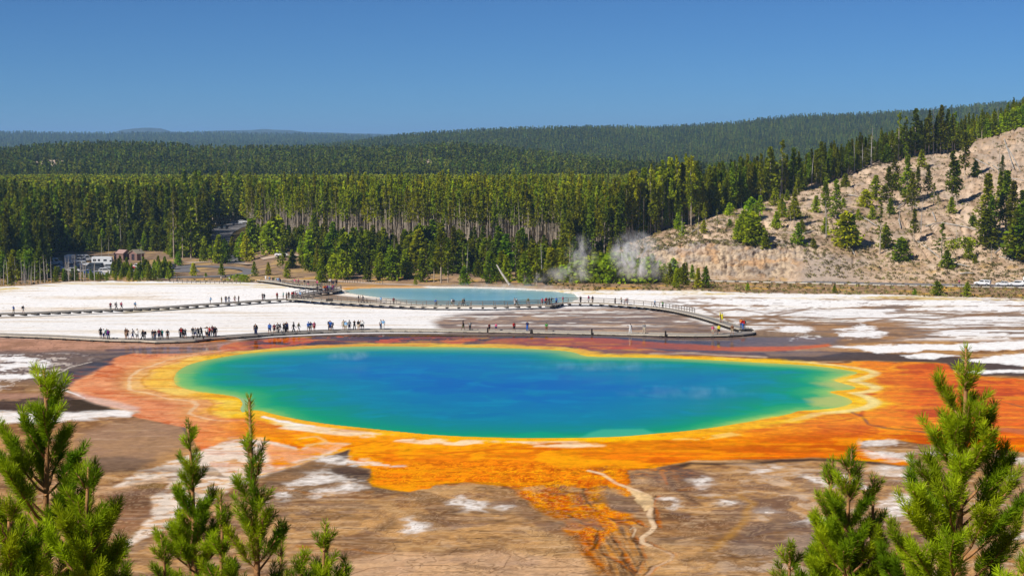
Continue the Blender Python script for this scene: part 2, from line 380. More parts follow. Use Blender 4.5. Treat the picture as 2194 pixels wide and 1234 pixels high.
# --- below the lower boardwalk
bw_v = np.interp(U, [-400, 0, 120, 250, 330, 400, 470, 600, 750, 900, 1100, 1270, 1480, 1560, 1602, 1660, 1850, 2000, 2194, 2700],
                 [712, 722, 727, 732, 734, 732, 728, 720, 714, 713, 715, 718, 723, 723, 722, 722, 738, 738, 738, 738])
below = sst(-0.5, 2.0, V - bw_v)
zone = below * sst(800, 780, V)
lay(zone * sst(1620, 1560, U) * sst(520, 470, U), mix(PINKB, S(150, 118, 100), sst(-0.2, 0.3, n6)))
lay(below * sst(775, 768, V) * sst(500, 540, U) * sst(1700, 1500, U), mix(SLATE, S(110, 92, 92), sst(-0.2, 0.3, swirl2)))
# left: cracked pink-brown, slate streaks, white streaks
ls = sst(560, 460, U) * sst(722, 735, V)
lay(ls * sst(768, 748, V + 5 * n1) * 0.8, mix(S(196, 152, 130), S(160, 124, 104), sst(-0.1, 0.3, n6)))
lay(ls * sst(746, 756, V + 5 * n1) * sst(842, 800, V + 8 * n1) * 0.95, mix(S(118, 104, 98), S(92, 82, 84), sst(-0.1, 0.3, n6 + 0.5 * n3)))
lay(ls * sst(0.08, 0.2, n6 * 0.7 + n7 * 0.4 + n2 * 0.2) * sst(752, 762, V) * sst(845, 825, V) * sst(240, 120, U) * 0.8, S(214, 200, 188))
for pw in ([(0,762),(25,762),(70,768),(110,774),(60,777),(0,773)], [(0,780),(90,776),(130,780),(80,786),(0,790)], [(-20,800),(60,800),(120,804),(40,812),(-20,812)]):
    lay(pmask(pw, 5, 1.5, 0.3) * 0.95, WHITE)
lay(lmask([(330,733),(400,733),(480,729)], 5, 5, soft=6) * 0.9, S(205, 120, 50))
lay(lmask([(230,750),(300,748),(360,746),(460,748)], 6, 5, soft=6) * 0.9, S(86, 76, 82))
lay(sst(838, 846, V) * sst(860, 852, V) * sst(260, 180, U) * 0.9, S(170, 134, 116))
lay(pmask([(-300,857),(80,854),(150,850),(215,862),(232,878),(150,886),(80,881),(-300,882)], 10, 1.5, 0.18) * 0.92, mix(S(58, 50, 52), S(104, 86, 76), sst(0.0, 0.3, n6 + 0.5 * n8)))
lay(pmask([(150,855),(200,856),(235,868),(262,880),(200,884),(150,880)], 6, 1.0, 0.25), S(70, 58, 48))
lay(pmask([(-300,884),(75,880),(150,886),(215,880),(268,876),(287,883),(272,893),(170,899),(80,906),(-300,909)], 8, 1.3, 0.16) * np.clip(0.9 + 0.5 * n8, 0.5, 1), S(250, 244, 238))
lay(pmask([(160,930),(240,905),(330,900),(400,905),(440,935),(380,965),(300,1000),(180,1010),(160,980)], 34, 2.6, 0.2) * 0.6, mix(S(150, 124, 108), S(176, 146, 124), sst(-0.2, 0.3, swirl2)))
lay(pmask([(388,914),(430,909),(470,914),(488,930),(478,940),(440,944),(405,938)], 5, 0.8) * 0.95, S(112, 98, 96))
lay(pmask([(180,985),(260,975),(330,985),(300,1008),(190,1018)], 14, 1.5) * 0.8, S(118, 98, 84))

# --- apron of orange mats round the spring
dP = sdf(X, Y, POOLW)                       # metres from the water's edge
APRON = [(140,826),(147,806),(170,790),(205,777),(245,766),(290,756),(400,758),(470,750),(476,742),(500,733),(560,728),(640,722),(760,719),(900,720),(1050,722),(1240,726),(1330,738),
         (1420,752),(1560,762),(1640,768),(1700,775),(1760,777),(1800,779),(1830,775),(1860,773),(1920,777),(1980,774),(2030,778),(2042,794),(2110,806),(2200,812),(2800,850),
         (2800,1010),(2200,968),(2110,960),(2050,956),(1975,951),(1915,941),(1850,944),(1846,960),(1900,974),(1952,988),(1945,1000),(1880,990),(1800,983),(1740,979),(1650,983),(1560,984),(1490,986),(1440,994),
         (1400,1003),(1345,1006),(1352,1032),(1330,1046),(1290,1040),(1250,1046),(1180,1036),(1120,1044),(1050,1038),(1000,1032),(935,1036),(928,1046),(880,1053),(845,1050),(800,1041),(790,1028),(792,1004),(740,998),
         (745,962),(700,976),(640,996),(575,1014),(545,1024),(480,1020),(440,985),(420,950),(396,915),(350,906),(300,897),(280,890),(300,880),(262,874),(215,866),(175,852),(150,838)]
ap = pmask(APRON, 3.5, 1.1, 0.05)
R1, R2, R3, R4 = S(228, 128, 28), S(248, 158, 22), S(206, 92, 30), S(216, 132, 92)
apc = mix(S(236, 142, 30), S(250, 172, 26), sst(-0.12, 0.25, swirl)); apc = mix(apc, S(206, 100, 28), sst(0.02, 0.36, swirl2 + 0.25 * n8) * 0.85)
apc = mix(apc, S(180, 84, 34), sst(0.15, 0.4, n5 + n6 * 0.3) * 0.5)
left = sst(640, 380, U + 60 * n4); apc = mix(apc, mix(S(224, 146, 104), S(238, 172, 128), sst(-0.2, 0.3, swirl)), left)
apc = mix(apc, S(196, 104, 64), left * sst(0.08, 0.30, swirl2) * 0.8)
top = sst(770, 752, V) * sst(430, 520, U); apc = mix(apc, mix(S(196, 92, 44), S(218, 124, 66), sst(-0.2, 0.3, swirl)), top)
right = sst(1850, 2000, U + 30 * n4); apc = mix(apc, mix(S(226, 112, 28), S(190, 84, 34), sst(-0.15, 0.3, swirl2)), right * 0.9)
lay(ap, apc)
# slate shallows with salmon tongues above the spring
sl = sst(1.0, 3.0, V - bw_v) * sst(764, 742, V + 2.5 * n1 + 0.004 * np.abs(U - 1000)) * sst(500, 560, U) * sst(1330, 1200, U)
lay(sl * sst(0.14, 0.02, swirl2 + 0.5 * n5 + 0.010 * (V - 736)) * 0.95, mix(S(62, 50, 46), S(96, 76, 68), sst(-0.2, 0.2, n1)))
RED_ = 1
lay(pmask([(1000,746),(1060,727),(1200,722),(1300,725),(1420,734),(1560,743),(1700,741),(1775,737),(1785,741),(1700,750),(1580,753),(1450,749),(1330,742),(1150,742)], 4, 0.8), mix(mix(S(178, 92, 56), S(150, 84, 60), sst(-0.2, 0.25, swirl2)), S(206, 108, 34), sst(1400, 1650, U)))
lay(pmask([(1250,749),(1400,750),(1560,757),(1700,752),(1850,754),(2040,764),(2194,778),(2194,806),(2100,804),(2040,792),(2030,778),(1850,772),(1700,774),(1600,768),(1400,762),(1280,760)], 5, 1.0), mix(S(128, 92, 76), S(88, 76, 72), sst(1500, 1700, U)))
lay(lmask([(1395,758),(1480,757),(1560,762),(1640,764)], 4, 4, soft=5, rough=0.2) * 0.85, S(216, 190, 160))
lay(pmask([(1640,756),(1720,753),(1800,756),(1740,764),(1650,763)], 6, 1.2) * 0.7, S(160, 130, 104))
for pw in ([(1780,742),(1900,739),(2060,736),(2194,730),(2500,728),(2500,745),(2194,748),(2080,752),(1980,750),(1960,756),(1880,757),(1840,748)],
           [(1930,762),(2000,759),(2060,762),(2000,768),(1950,767)], [(2070,770),(2194,757),(2500,760),(2500,786),(2194,782),(2110,778)], [(2050,797),(2194,791),(2194,798),(2110,801)]):
    lay(pmask(pw, 4, 1.6, 0.12), WHITE)
# left lobe: slate wedge, brown swirl, pinkish white haze painted into the mat colour
lay(pmask([(118,806),(135,792),(170,780),(215,770),(246,765),(240,775),(222,786),(190,802),(158,818),(140,832),(125,826)], 8, 1.2, 0.05), mix(S(76, 72, 78), S(104, 92, 88), sst(-0.2, 0.3, n6)))
lay(lmask([(120,803),(150,786),(195,775)], 1.5, 1.2, soft=1.5) * 0.9, S(226, 214, 200))
lay(lmask([(300,797),(262,800),(248,812),(256,832),(285,846),(330,858),(390,872)], 8, 12, soft=18) * 0.55, S(180, 96, 62))
lay(lmask([(330,800),(298,806),(286,822),(300,838)], 14, 14, soft=22) * 0.6, S(240, 196, 128))
lay(pmask([(155,838),(200,850),(260,862),(300,872),(296,884),(262,876),(205,865),(160,848)], 9, 0.8) * 0.8, S(226, 196, 180))
lay(lmask([(136,836),(160,844),(180,852)], 2.5, 2, soft=2) * 0.9, WHITE)
lay(lmask([(390,895),(460,880),(520,878)], 6, 10, soft=14) * 0.5, S(212, 120, 52))
# cream flow running out to the lower left
lay(pmask([(560,940),(500,938),(445,958),(375,984),(330,1002),(272,1022),(236,1046),(296,1040),(346,1030),(372,1034),(345,1050),(322,1066),(326,1098),(302,1130),(268,1164),(262,1172),(350,1135),(400,1100),(462,1066),(500,1048),(560,1022),(640,1000),(700,974),(748,950),(700,946),(640,962)], 6, 1.1, 0.16) * 0.95, mix(CREAM, S(206, 164, 126), sst(0.0, 0.3, n8 * 0.8 + n1 * 0.6)))
lay(pmask([(560,948),(640,962),(700,948),(745,952),(720,962),(640,985),(590,1003),(580,990)], 9, 1.2) * 0.65, S(236, 140, 50))
lay(lmask([(480,1034),(560,1016),(640,994),(700,974),(744,961)], 2, 2, soft=2) * 0.7, S(236, 196, 130))
lay(pmask([(120,1030),(240,1045),(350,1020),(372,1032),(310,1042),(240,1058),(100,1070)], 10, 1.2) * 0.7, S(222, 180, 140))
lay(pmask([(232,1062),(300,1058),(322,1070),(325,1098),(300,1130),(262,1156),(250,1120)], 8, 0.6) * 0.9, mix(S(112, 84, 66), S(150, 112, 86), sst(1070, 1120, V)))
lay(pmask([(285,1040),(330,1034),(360,1038),(340,1048),(300,1048)], 3, 0.5) * 0.9, S(132, 104, 68))
# yellow and white rim
ru = 1 + 0.7 * n1 + 0.4 * n3
yb = sst(4.2, 1.9, dP / np.clip(ru, 0.35, 2))
rimfall = np.interp(U, [300, 420, 600, 1300, 1500, 1800, 1900], [1, 1, 1, 1.0, 1.0, 1, 1])
lay(yb * 0.95, mix(S(246, 190, 52), S(248, 214, 110), sst(-0.2, 0.3, n2)))
lay(sst(9, 4, dP) * sst(520, 380, U) * 0.45, S(246, 208, 140))
lay(sst(0.35, 0.05, np.abs(dP - 3.2 - 1.2 * n1)) * sst(560, 420, U) * 0.5, S(214, 150, 60))
lay(sst(0.4, 0.1, np.abs(dP - 5.0 - 1.5 * n1)) * sst(600, 420, U) * 0.4, S(252, 236, 200))
wz = sst(1.0, 1.8, dP) * sst(5.2, 4.2, dP + 1.2 * n2) * sst(560, 640, U) * sst(1360, 1240, U) * (V > 880)
lay(wz * 0.92 * sst(-0.20, 0.08, n1 + 0.4 * n6 + 0.5 * n3 + 0.10 - 0.0006 * np.abs(U - 850)), S(252, 246, 226))
wz2 = sst(2.6, 3.2, dP) * sst(5.4, 4.4, dP) * (V > 870) * sst(1300, 1450, U) * sst(1750, 1600, U)
lay(wz2 * sst(0.02, 0.18, n1 + 0.5 * n3) * 0.8, S(252, 226, 160))
wz3 = sst(1.0, 1.6, dP) * sst(3.4, 2.2, dP) * sst(1660, 1760, U)
lay(wz3 * 0.8, S(250, 232, 170))
lay(sst(5.0, 2.0, dP) * sst(1850, 1780, U) * 0 + sst(14, 5, dP) * (V > 860) * sst(620, 700, U) * sst(1900, 1500, U) * 0.35, S(250, 166, 24))
lay(sst(1.2, 0.2, dP) * (V < 800) * sst(400, 600, U) * 0.8, S(240, 196, 50))
lay(lmask([(566,892),(600,902),(640,908),(672,912)], 5, 4, soft=4, rough=0.3) * 0.9, WHITE)
# swirls on the right of the apron
for pl, w0, w1, c in (([(1760,905),(1800,900),(1840,893),(1850,882)], 3, 4, (196, 96, 40)), ([(1755,915),(1790,918),(1850,925),(1900,930),(2000,934)], 3, 4, (186, 84, 40)),
                      ([(1825,884),(1845,892),(1860,908),(1900,916),(1990,926),(2060,936)], 3, 5, (120, 84, 78)), ([(1935,914),(1990,920),(2040,928)], 2, 3, (110, 78, 60)),
                      ([(1860,885),(1920,902),(2000,908),(2060,912)], 8, 8, (252, 160, 30)), ([(2100,850),(2140,858),(2194,872)], 2, 2, (150, 96, 74)),
                      ([(2060,905),(2120,915),(2194,925)], 9, 16, (196, 120, 92)), ([(1640,930),(1700,934),(1760,934)], 3, 3, (190, 110, 60)), ([(1420,944),(1460,954),(1520,958)], 1.5, 2, (160, 96, 50)),
                      ([(820,955),(860,952),(880,962),(850,970),(800,966)], 2, 2, (216, 140, 70)), ([(640,940),(680,935),(700,945),(660,953)], 5, 4, (240, 200, 150)),
                      ([(760,968),(900,975),(1100,960),(1200,962)], 2, 6, (214, 112, 24)), ([(1040,965),(1120,955),(1200,950)], 5, 4, (206, 108, 28)), ([(2035,893),(2060,893)], 8, 8, (110, 88, 84))):
    lay(lmask(pl, w0, w1, soft=max(3, w0), warp=1.0, rough=0.12) * 0.8, S(*c))
lay(pmask([(1300,972),(1700,968),(1800,975),(1700,982),(1300,985)], 12, 1.5) * 0.5, S(240, 128, 50))
lay(pmask([(1850,945),(1880,941),(1915,946),(1920,952),(1890,958),(1858,956)], 14, 1.6, 0.6) * np.clip(0.8 + 0.9 * n8, 0.3, 0.95), S(244, 236, 228))
# --- run-off fan and its channels
tex = sst(-0.05, 0.22, n7 + 0.5 * n3)
FAN = [(1040,1035),(1060,1010),(1300,1000),(1350,1008),(1345,1030),(1362,1050),(1345,1062),(1300,1040),(1292,1062),(1300,1092),(1345,1100),(1360,1120),(1330,1125),(1300,1160),(1270,1195),(1255,1185),(1240,1150),(1212,1138),(1205,1118),(1170,1102),(1140,1088),(1115,1064),(1090,1044)]
lay(pmask(FAN, 10, 1.6, 0.08), mix(S(236, 136, 20), S(196, 92, 26), sst(-0.15, 0.3, n2 + 0.5 * n3 + 0.5 * n7)))
lay(pmask([(790,1000),(900,985),(1300,985),(1400,1000),(1345,1010),(1200,1035),(1000,1032),(850,1050),(800,1040)], 10, 1.5) * 0.9, mix(S(240, 142, 20), S(196, 100, 26), tex))
lay(pmask([(1160,985),(1300,985),(1400,995),(1350,1003),(1200,1002)], 10, 1.0) * 0.5, S(252, 186, 70))
lay(pmask([(1252,1055),(1292,1050),(1300,1075),(1290,1092),(1262,1088)], 5, 1.0, 0.2) * 0.85, S(248, 172, 50))
for pl in ([(1100,1045),(1150,1058),(1190,1075),(1230,1085),(1255,1100)], [(1200,1030),(1250,1042),(1252,1065),(1275,1092)], [(1060,1010),(1150,1020),(1230,1022)]):
    lay(lmask(pl, 2, 2, soft=3, warp=1.5) * 0.8, S(250, 164, 40))
for pg in ([(1172,1032),(1215,1036),(1250,1046),(1256,1070),(1248,1082),(1225,1070),(1200,1052)], [(1285,1038),(1310,1036),(1345,1060),(1362,1080),(1362,1098),(1330,1098),(1296,1090),(1288,1066)],
           [(1278,1008),(1298,998),(1318,1012),(1322,1024),(1300,1018)]):
    lay(pmask(pg, 8, 1.6, 0.3) * 0.75, mix(S(140, 112, 92), S(108, 92, 84), sst(-0.2, 0.3, n6)))
cx_ = np.interp(V, [990, 1040, 1075, 1110, 1150, 1195, 1240], [1200, 1205, 1228, 1262, 1296, 1318, 1335])
wd_ = np.interp(V, [990, 1040, 1075, 1110, 1150, 1195, 1240], [190, 135, 100, 78, 66, 60, 66])
ac_ = (U - cx_) / wd_ + 0.10 * n1 + 0.05 * n3
f1 = fbm(ac_ * 5.5, V / 55.0, 4, 181); f2 = fbm(ac_ * 13 + 9, V / 34.0, 4, 182)
inf = sst(1.25, 0.85, np.abs(ac_)) * sst(1005, 1030, V)
fanm = pmask(FAN, 10, 1.6, 0.1)
lay(fanm * sst(-0.1, 0.3, f1) * 0.5, S(250, 160, 34)); lay(fanm * sst(0.0, 0.35, -f1) * 0.5, S(176, 84, 26)); lay(fanm * sst(0.1, 0.35, f2) * 0.18, S(252, 190, 76)); lay(fanm * sst(0.15, 0.4, -f2) * 0.18, S(104, 62, 34))
lay((fanm + pmask([(770,1000),(900,990),(1340,990),(1345,1010),(1200,1040),(1000,1034),(850,1052),(795,1040)], 12, 1.5)) * sst(0.05, 0.012, ret) * 0.6, S(254, 184, 52)); lay(fanm * sst(0.10, 0.24, n7 + 0.6 * n8) * 0.5, S(150, 74, 28))
low_ = inf * sst(1085, 1135, V) * (1 - fanm)
lay(low_ * 0.45, S(176, 124, 72)); lay(low_ * sst(-0.05, 0.3, f1) * 0.5, S(214, 140, 58)); lay(low_ * sst(0.0, 0.3, -f1) * 0.7, S(84, 58, 38)); lay(low_ * sst(0.08, 0.35, f2) * 0.2, S(226, 184, 134)); lay(low_ * sst(0.12, 0.35, -f2) * 0.2, S(70, 48, 34))
DK = S(70, 46, 32)
for pl, w0, w1 in (([(960,1036),(1020,1034),(1070,1038),(1100,1052),(1125,1080),(1138,1092)], 3, 3), ([(1215,1104),(1250,1122),(1275,1128),(1285,1150),(1275,1180)], 4, 7),
                   ([(1285,1128),(1315,1150),(1330,1175),(1338,1200),(1358,1225)], 4, 7), ([(1270,1085),(1285,1100),(1320,1118),(1352,1130),(1356,1150),(1368,1170),(1372,1200),(1360,1234)], 1.5, 4),
                   ([(1250,1045),(1256,1070),(1275,1098),(1320,1114),(1362,1132),(1362,1150),(1374,1168)], 1.2, 1.8), ([(1310,1114),(1352,1112),(1378,1126)], 2, 2), ([(1260,1160),(1290,1185),(1330,1210),(1360,1234)], 3, 4),
                   ([(1388,1160),(1410,1172),(1440,1184),(1436,1200),(1400,1216),(1380,1234)], 2, 2.5), ([(1240,1150),(1265,1190),(1300,1234)], 8, 4), ([(1395,1132),(1380,1145),(1375,1158)], 1.5, 1.5),
                   ([(1405,1060),(1396,1075),(1398,1100),(1408,1128)], 1.2, 1.2), ([(1380,1234),(1395,1215),(1425,1200)], 2, 2)):
    lay(lmask(catmull(pl, 4), w0 * 1.1, w1 * 1.0, soft=4, warp=1.5, rough=0.3) * 0.88, DK)
    lay(lmask(catmull([(q[0] + 7, q[1] + 1) for q in pl], 4), w0 * 0.6, w1 * 0.5, soft=4, warp=1.5, rough=0.3) * 0.6, S(200, 104, 32))
lay(lmask([(1225,1135),(1250,1170),(1290,1215),(1310,1240)], 16, 10, soft=16, warp=1.2) * 0.4, S(196, 108, 30))
CH1 = [(1262,1008),(1290,1015),(1320,1034),(1350,1044),(1385,1058),(1396,1072),(1392,1092),(1388,1102),(1402,1126),(1396,1138),(1378,1152),(1376,1162),(1392,1168)]
lay(lmask(CH1, 4.5, 6, soft=2.5, warp=0.8) * 1.0, S(236, 206, 172))
lay(pmask([(1345,1046),(1395,1062),(1398,1085),(1380,1095),(1362,1068)], 3, 0.8, 0.1), S(236, 204, 160))
lay(lmask([(1392,1168),(1425,1180),(1442,1188),(1438,1198),(1400,1216),(1384,1238)], 3, 4, soft=3, warp=0.8) * 0.8, S(206, 174, 146))
lay(lmask([(1352,1134),(1358,1128),(1364,1136),(1358,1150)], 2, 2, soft=2) * 0.8, S(214, 190, 160))
# --- dark band and streaks at the lower edge of the apron
lay(lmask([(1430,1004),(1480,992),(1600,992),(1740,984),(1860,990),(1950,1002)], 9, 7, soft=7, warp=1.5, rough=0.25) * 0.95, S(62, 46, 40))
lay(pmask([(1345,1006),(1440,996),(1500,1010),(1460,1030),(1440,1020),(1420,1035),(1400,1018),(1360,1020),(1348,1032)], 8, 1.5, 0.2) * 0.8, mix(S(100, 76, 70), S(220, 130, 50), tex * 0.6))
lay(lmask([(1432,1020),(1450,1045),(1475,1065),(1505,1082)], 9, 3, soft=8, warp=1.0) * 0.75, S(80, 58, 50))
lay(lmask([(1420,1012),(1428,1025),(1434,1037)], 5, 2, soft=3, warp=1.0) * 0.9, S(226, 132, 70))
st_ = sst(985, 1010, V) * (1 - ap)
lay(st_ * sst(0.04, 0.34, fbm(X / 13 + 1.3 * n1, Y / 9 + n2, 5, 191)) * 0.55, S(92, 70, 56))
lay(st_ * sst(0.10, 0.36, fbm(X / 9 + 1.3 * n2, Y / 6 + n1, 5, 193)) * 0.5, S(208, 170, 126))
lay(st_ * sst(0.16, 0.36, fbm(X / 7 + 1.5 * n2, Y / 4 + n1, 5, 195)) * 0.5, S(120, 100, 92))
lay(pmask([(1050,1046),(1110,1070),(1160,1105),(1210,1140),(1180,1146),(1120,1110),(1060,1070)], 12, 1.5, 0.2) * 0.5, S(126, 96, 78))
lay(pmask([(1370,1010),(1500,1005),(1540,1040),(1500,1060),(1440,1050),(1400,1040)], 14, 1.5, 0.25) * 0.6, S(104, 82, 74))
# --- foreground mats, left of centre
lay(pmask([(575,1014),(640,997),(700,976),(745,962),(742,980),(790,1008),(796,1036),(860,1052),(820,1058),(700,1050),(600,1080),(560,1060)], 10, 1.0) * 0.85, mix(S(104, 82, 66), S(140, 108, 80), sst(-0.2, 0.3, n6)))
lay(pmask([(715,975),(746,962),(742,980),(735,990),(700,982)], 3, 0.5), S(84, 68, 62))
lay(pmask([(700,1010),(740,995),(788,1006),(796,1034),(770,1036),(740,1022),(710,1022)], 10, 1.6, 0.22) * 0.85, S(66, 54, 52))
for pw in ([(686,984),(705,978),(735,981),(790,990),(862,999),(830,1001),(780,998),(705,992)], [(610,1043),(640,1022),(690,1012),(726,1022),(705,1031),(650,1043)], [(576,1072),(600,1055),(634,1045),(626,1060),(600,1070)],
           [(678,1062),(688,1047),(720,1043),(742,1028),(770,1031),(776,1045),(742,1056),(700,1056)], [(974,1080),(985,1066),(996,1061),(1014,1072),(1038,1080),(1028,1090),(1000,1091)],
           [(868,1140),(870,1126),(874,1112),(890,1116),(924,1131),(890,1140)], [(1066,1084),(1078,1081),(1090,1084),(1080,1087)], [(1425,1070),(1440,1066),(1462,1072),(1455,1084),(1445,1088),(1436,1078)],
           [(1495,1032),(1515,1025),(1525,1036),(1505,1042)], [(1510,1060),(1560,1068),(1582,1078),(1550,1080)], [(1600,1095),(1640,1088),(1700,1100),(1640,1106)], [(1690,1120),(1760,1108),(1730,1124)],
           [(1620,1010),(1655,1002),(1640,1012)], [(1870,1003),(1895,998),(1945,1010),(1978,1026),(1940,1034),(1905,1022)], [(1846,962),(1880,966),(1940,975),(1960,985),(1910,986),(1870,978)],
           [(1884,1090),(1890,1070),(1925,1056),(1962,1062),(1960,1102),(1925,1112),(1896,1102)], [(1985,1080),(2030,1078),(2026,1104),(1995,1104)], [(2080,1080),(2120,1078),(2110,1086)], [(1720,1018),(1760,1030),(1790,1042),(1740,1036)], [(1800,1020),(1850,1036),(1860,1050),(1815,1040)],
           [(2130,975),(2194,978),(2194,990),(2140,985)], [(1970,965),(2050,970),(2060,982),(1990,975)], [(2135,1008),(2165,1004),(2160,1020),(2140,1020)], [(2170,1140),(2210,1134),(2210,1152),(2175,1155)]):
    lay(pmask(pw, 40, 1.8, 0.4) * 0.30, S(206, 184, 160))
    lay(pmask(pw, 12, 1.6, 0.5) * np.clip(0.8 + 0.9 * n8 + 0.5 * n7, 0.25, 0.97), S(246, 238, 230))
lr = sst(1480, 1620, U + 60 * n4) * sst(985, 1005, V)
lay(lr * sst(-0.05, 0.15, swirl2) * 0.55 * (col[:, 2] < 0.5), S(122, 100, 88))
lay(lr * sst(0.10, 0.26, swirl2 * -1 + 0.3 * n6) * 0.65, S(206, 184, 164))
lay(pmask([(1540,1180),(1570,1160),(1600,1130),(1660,1110),(1760,1120),(1800,1180),(1760,1240),(1700,1200),(1620,1190)], 16, 1.5, 0.1) * 0.6, S(104, 86, 78))
lay(lmask([(1525,1178),(1560,1150),(1590,1120),(1600,1090),(1610,1075),(1580,1062),(1500,1064)], 9, 7, soft=9, warp=1.2) * 0.5, S(196, 146, 78))
lay(sst(0.14, 0.3, fbm(X / 12 + n1, Y / 3.5, 4, 131)) * sst(1035, 1060, V) * sst(1560, 1450, U) * 0.35 * (col[:, 2] < 0.4), S(110, 86, 66))
lay(pmask([(720,1160),(820,1150),(850,1180),(800,1202),(720,1200)], 16, 1.5) * 0.6, S(120, 90, 70))
lay(pmask([(800,1130),(845,1100),(850,1125),(810,1140)], 14, 1.2) * 0.6, S(96, 76, 62))
lay(pmask([(840,1180),(950,1188),(1060,1180),(1250,1200),(1280,1260),(700,1260),(700,1210)], 18, 1.5) * 0.55, S(222, 184, 152))
# thin cracks
for pl in ([(700,1200),(760,1201),(800,1199),(838,1184),(846,1172),(838,1160)], [(840,1186),(880,1191),(950,1188),(975,1180),(1040,1172),(1095,1188),(1080,1215),(1050,1228)], [(745,1232),(790,1216),(842,1213),(900,1211),(960,1212),(1010,1224),(1100,1228)],
           [(560,1162),(700,1164),(830,1162),(900,1156),(1100,1150),(1190,1148)], [(960,1188),(980,1172),(1060,1168)], [(1100,1185),(1130,1200),(1180,1196),(1240,1215)], [(1110,1200),(1150,1186),(1210,1182)],
           [(600,1130),(700,1128),(780,1132),(860,1130)], [(1540,1180),(1600,1200),(1660,1234)], [(1420,1100),(1520,1108),(1600,1104)], [(0,1066),(40,1064),(80,1070)]):
    lay(lmask(pl, 0.9, 0.9, soft=1.4, warp=1.0, kv=1.8) * 0.75, S(78, 54, 34))
ck = np.abs(fbm(X / 6 + n1, Y / 3.2, 3, 141))
lay(sst(0.022, 0.006, ck) * sst(1080, 1130, V) * sst(1640, 1500, U) * sst(0.0, 0.2, n2 + 0.1) * 0.55, S(104, 78, 54))
ck2 = np.abs(fbm(X / 3.0, Y / 3.0, 2, 151))
lay(sst(0.03, 0.01, ck2) * ls * sst(775, 760, V) * 0.5, S(110, 84, 70))
rg = np.random.RandomState(78)
for k_ in range(26):
    x0 = rg.uniform(560, 2150); y0 = rg.uniform(1045, 1225); L_ = rg.uniform(60, 260); s_ = rg.uniform(-0.12, 0.12)
    if 1180 < x0 < 1420: continue
    pl = [(x0 + L_ * q, y0 + L_ * q * s_ + rg.normal(0, 4)) for q in (0, 0.25, 0.5, 0.75, 1)]
    lay(lmask(catmull(pl, 3), rg.uniform(1.5, 7), rg.uniform(0.5, 2), soft=6, warp=2.0, rough=0.3) * rg.uniform(0.3, 0.65), S(*[(92, 66, 48), (74, 54, 44), (120, 84, 52), (176, 116, 56)][rg.randint(4)]))
# terrace lines: faint contour edges of the dried mats
ct = fbm(X / 16 + 0.5 * n1, Y / 7, 3, 171) * 9; fr = np.abs(ct - np.round(ct))
near_ = sst(985, 1030, V + 30 * n4) * (1 - ap) * (col[:, 2] < 0.45)
lay(sst(0.10, 0.03, fr) * near_ * sst(-0.15, 0.15, n2) * 0.45, S(96, 70, 48))
lay(sst(0.10, 0.03, np.abs(fr - 0.14)) * near_ * 0.22, S(226, 196, 162))
ct2 = fbm(X / 5 + n1, Y / 2.2, 3, 173) * 6; fr2 = np.abs(ct2 - np.round(ct2)); lay(sst(0.09, 0.02, fr2) * near_ * sst(1040, 1100, V) * sst(0, 0.2, n4 + 0.1) * 0.35, S(110, 78, 50))
lay(ap * sst(0.05, 0.3, fbm(X / 18 + n2, Y / 2.4, 5, 175)) * 0.35, S(196, 92, 26)); lay(ap * (dP > 5) * sst(0.08, 0.3, fbm(X / 14 + n1, Y / 1.9, 5, 177)) * sst(420, 640, U) * 0.4, S(253, 184, 44))
# overall grain
g = 1 + (0.16 * n7 + 0.14 * n3 + 0.10 * n6 + 0.20 * n8 * sst(840, 1000, V) + 0.14 * n9 * sst(900, 1080, V)) * (1 - 0.6 * (col[:, 2] > 0.5))
col = col * g[:, None]
# far bank around the turquoise pool
dT = sdf(X, Y, TPOOLW)
lay(pmask([(640,637),(700,628),(735,634),(790,640),(830,648),(850,655),(800,655),(700,648)], 7, 1.0) * 0.9, mix(S(150, 116, 84), S(120, 96, 74), sst(-0.2, 0.2, n1)))
lay(sst(5, 1.5, dT + n1) * sst(1210, 1100, U), S(250, 240, 224))
lay(sst(3, 1, np.abs(V - 619 + n1)) * sst(725, 745, U) * sst(930, 880, U) * 0.9, S(204, 152, 72))
lay(pmask([(720,616),(800,612),(900,613),(935,620),(850,618),(740,622)], 4, 0.8) * 0.7, S(206, 150, 80))
# --- wetness: film of water on the mats
wet = np.maximum(wet, sst(1.0, 3.0, V - bw_v) * sst(775, 752, V) * sst(200, 330, U) * sst(1900, 1700, U))
wet = np.maximum(wet, ap * 0.35 * sst(950, 900, V))
wet = np.maximum(wet, pmask([(1560,722),(1640,705),(1740,712),(1800,722),(1790,736),(1700,741),(1560,738)], 14, 1.0))
wet *= 1 - 0.5 * sst(0.5, 0.75, col[:, 2])
# --- relief: basins of the two springs, gentle swells
zz = Z.reshape(-1).copy()
zz += 0.05 * n4 + 0.03 * n1 * (1 - sst(0.1, 0.4, wet))
zz = zz * 1.0
zz = np.where(wet > 0.5, zz * (1 - 0.0), zz)
inn = sst(-0.3, -3.0, dP); zz = zz * (1 - inn) + (-0.9) * inn
ring = sst(7, 0, np.abs(dP)) * (dP > -1); zz = np.where(dP > -0.2, np.maximum(zz, 0.012) * ring + zz * (1 - ring), zz)
innT = sst(0.6, -1.2, dT); zz = np.where(dT < 0.6, (-6.6) * (1 - innT) + (-7.6) * innT, zz)
nearT = sst(10, 1, np.abs(dT)) * (dT > 0); zz = zz * (1 - nearT) + np.maximum(zz * 0 - 6.58, np.minimum(zz, -6.5)) * nearT
me = new_mesh('ground', np.stack([X, Y, zz], 1), grid_faces(nr, nc), True)
set_color(me, 'tint', col, 1.18); set_float(me, 'wet', wet)
tag(link('ground', me, M['ground']), 'white sinter terrace and orange and brown bacterial mats of the geyser basin', None, None, 'structure')
GX, GY, GZ = XX, YY, zz.reshape(nr, nc)

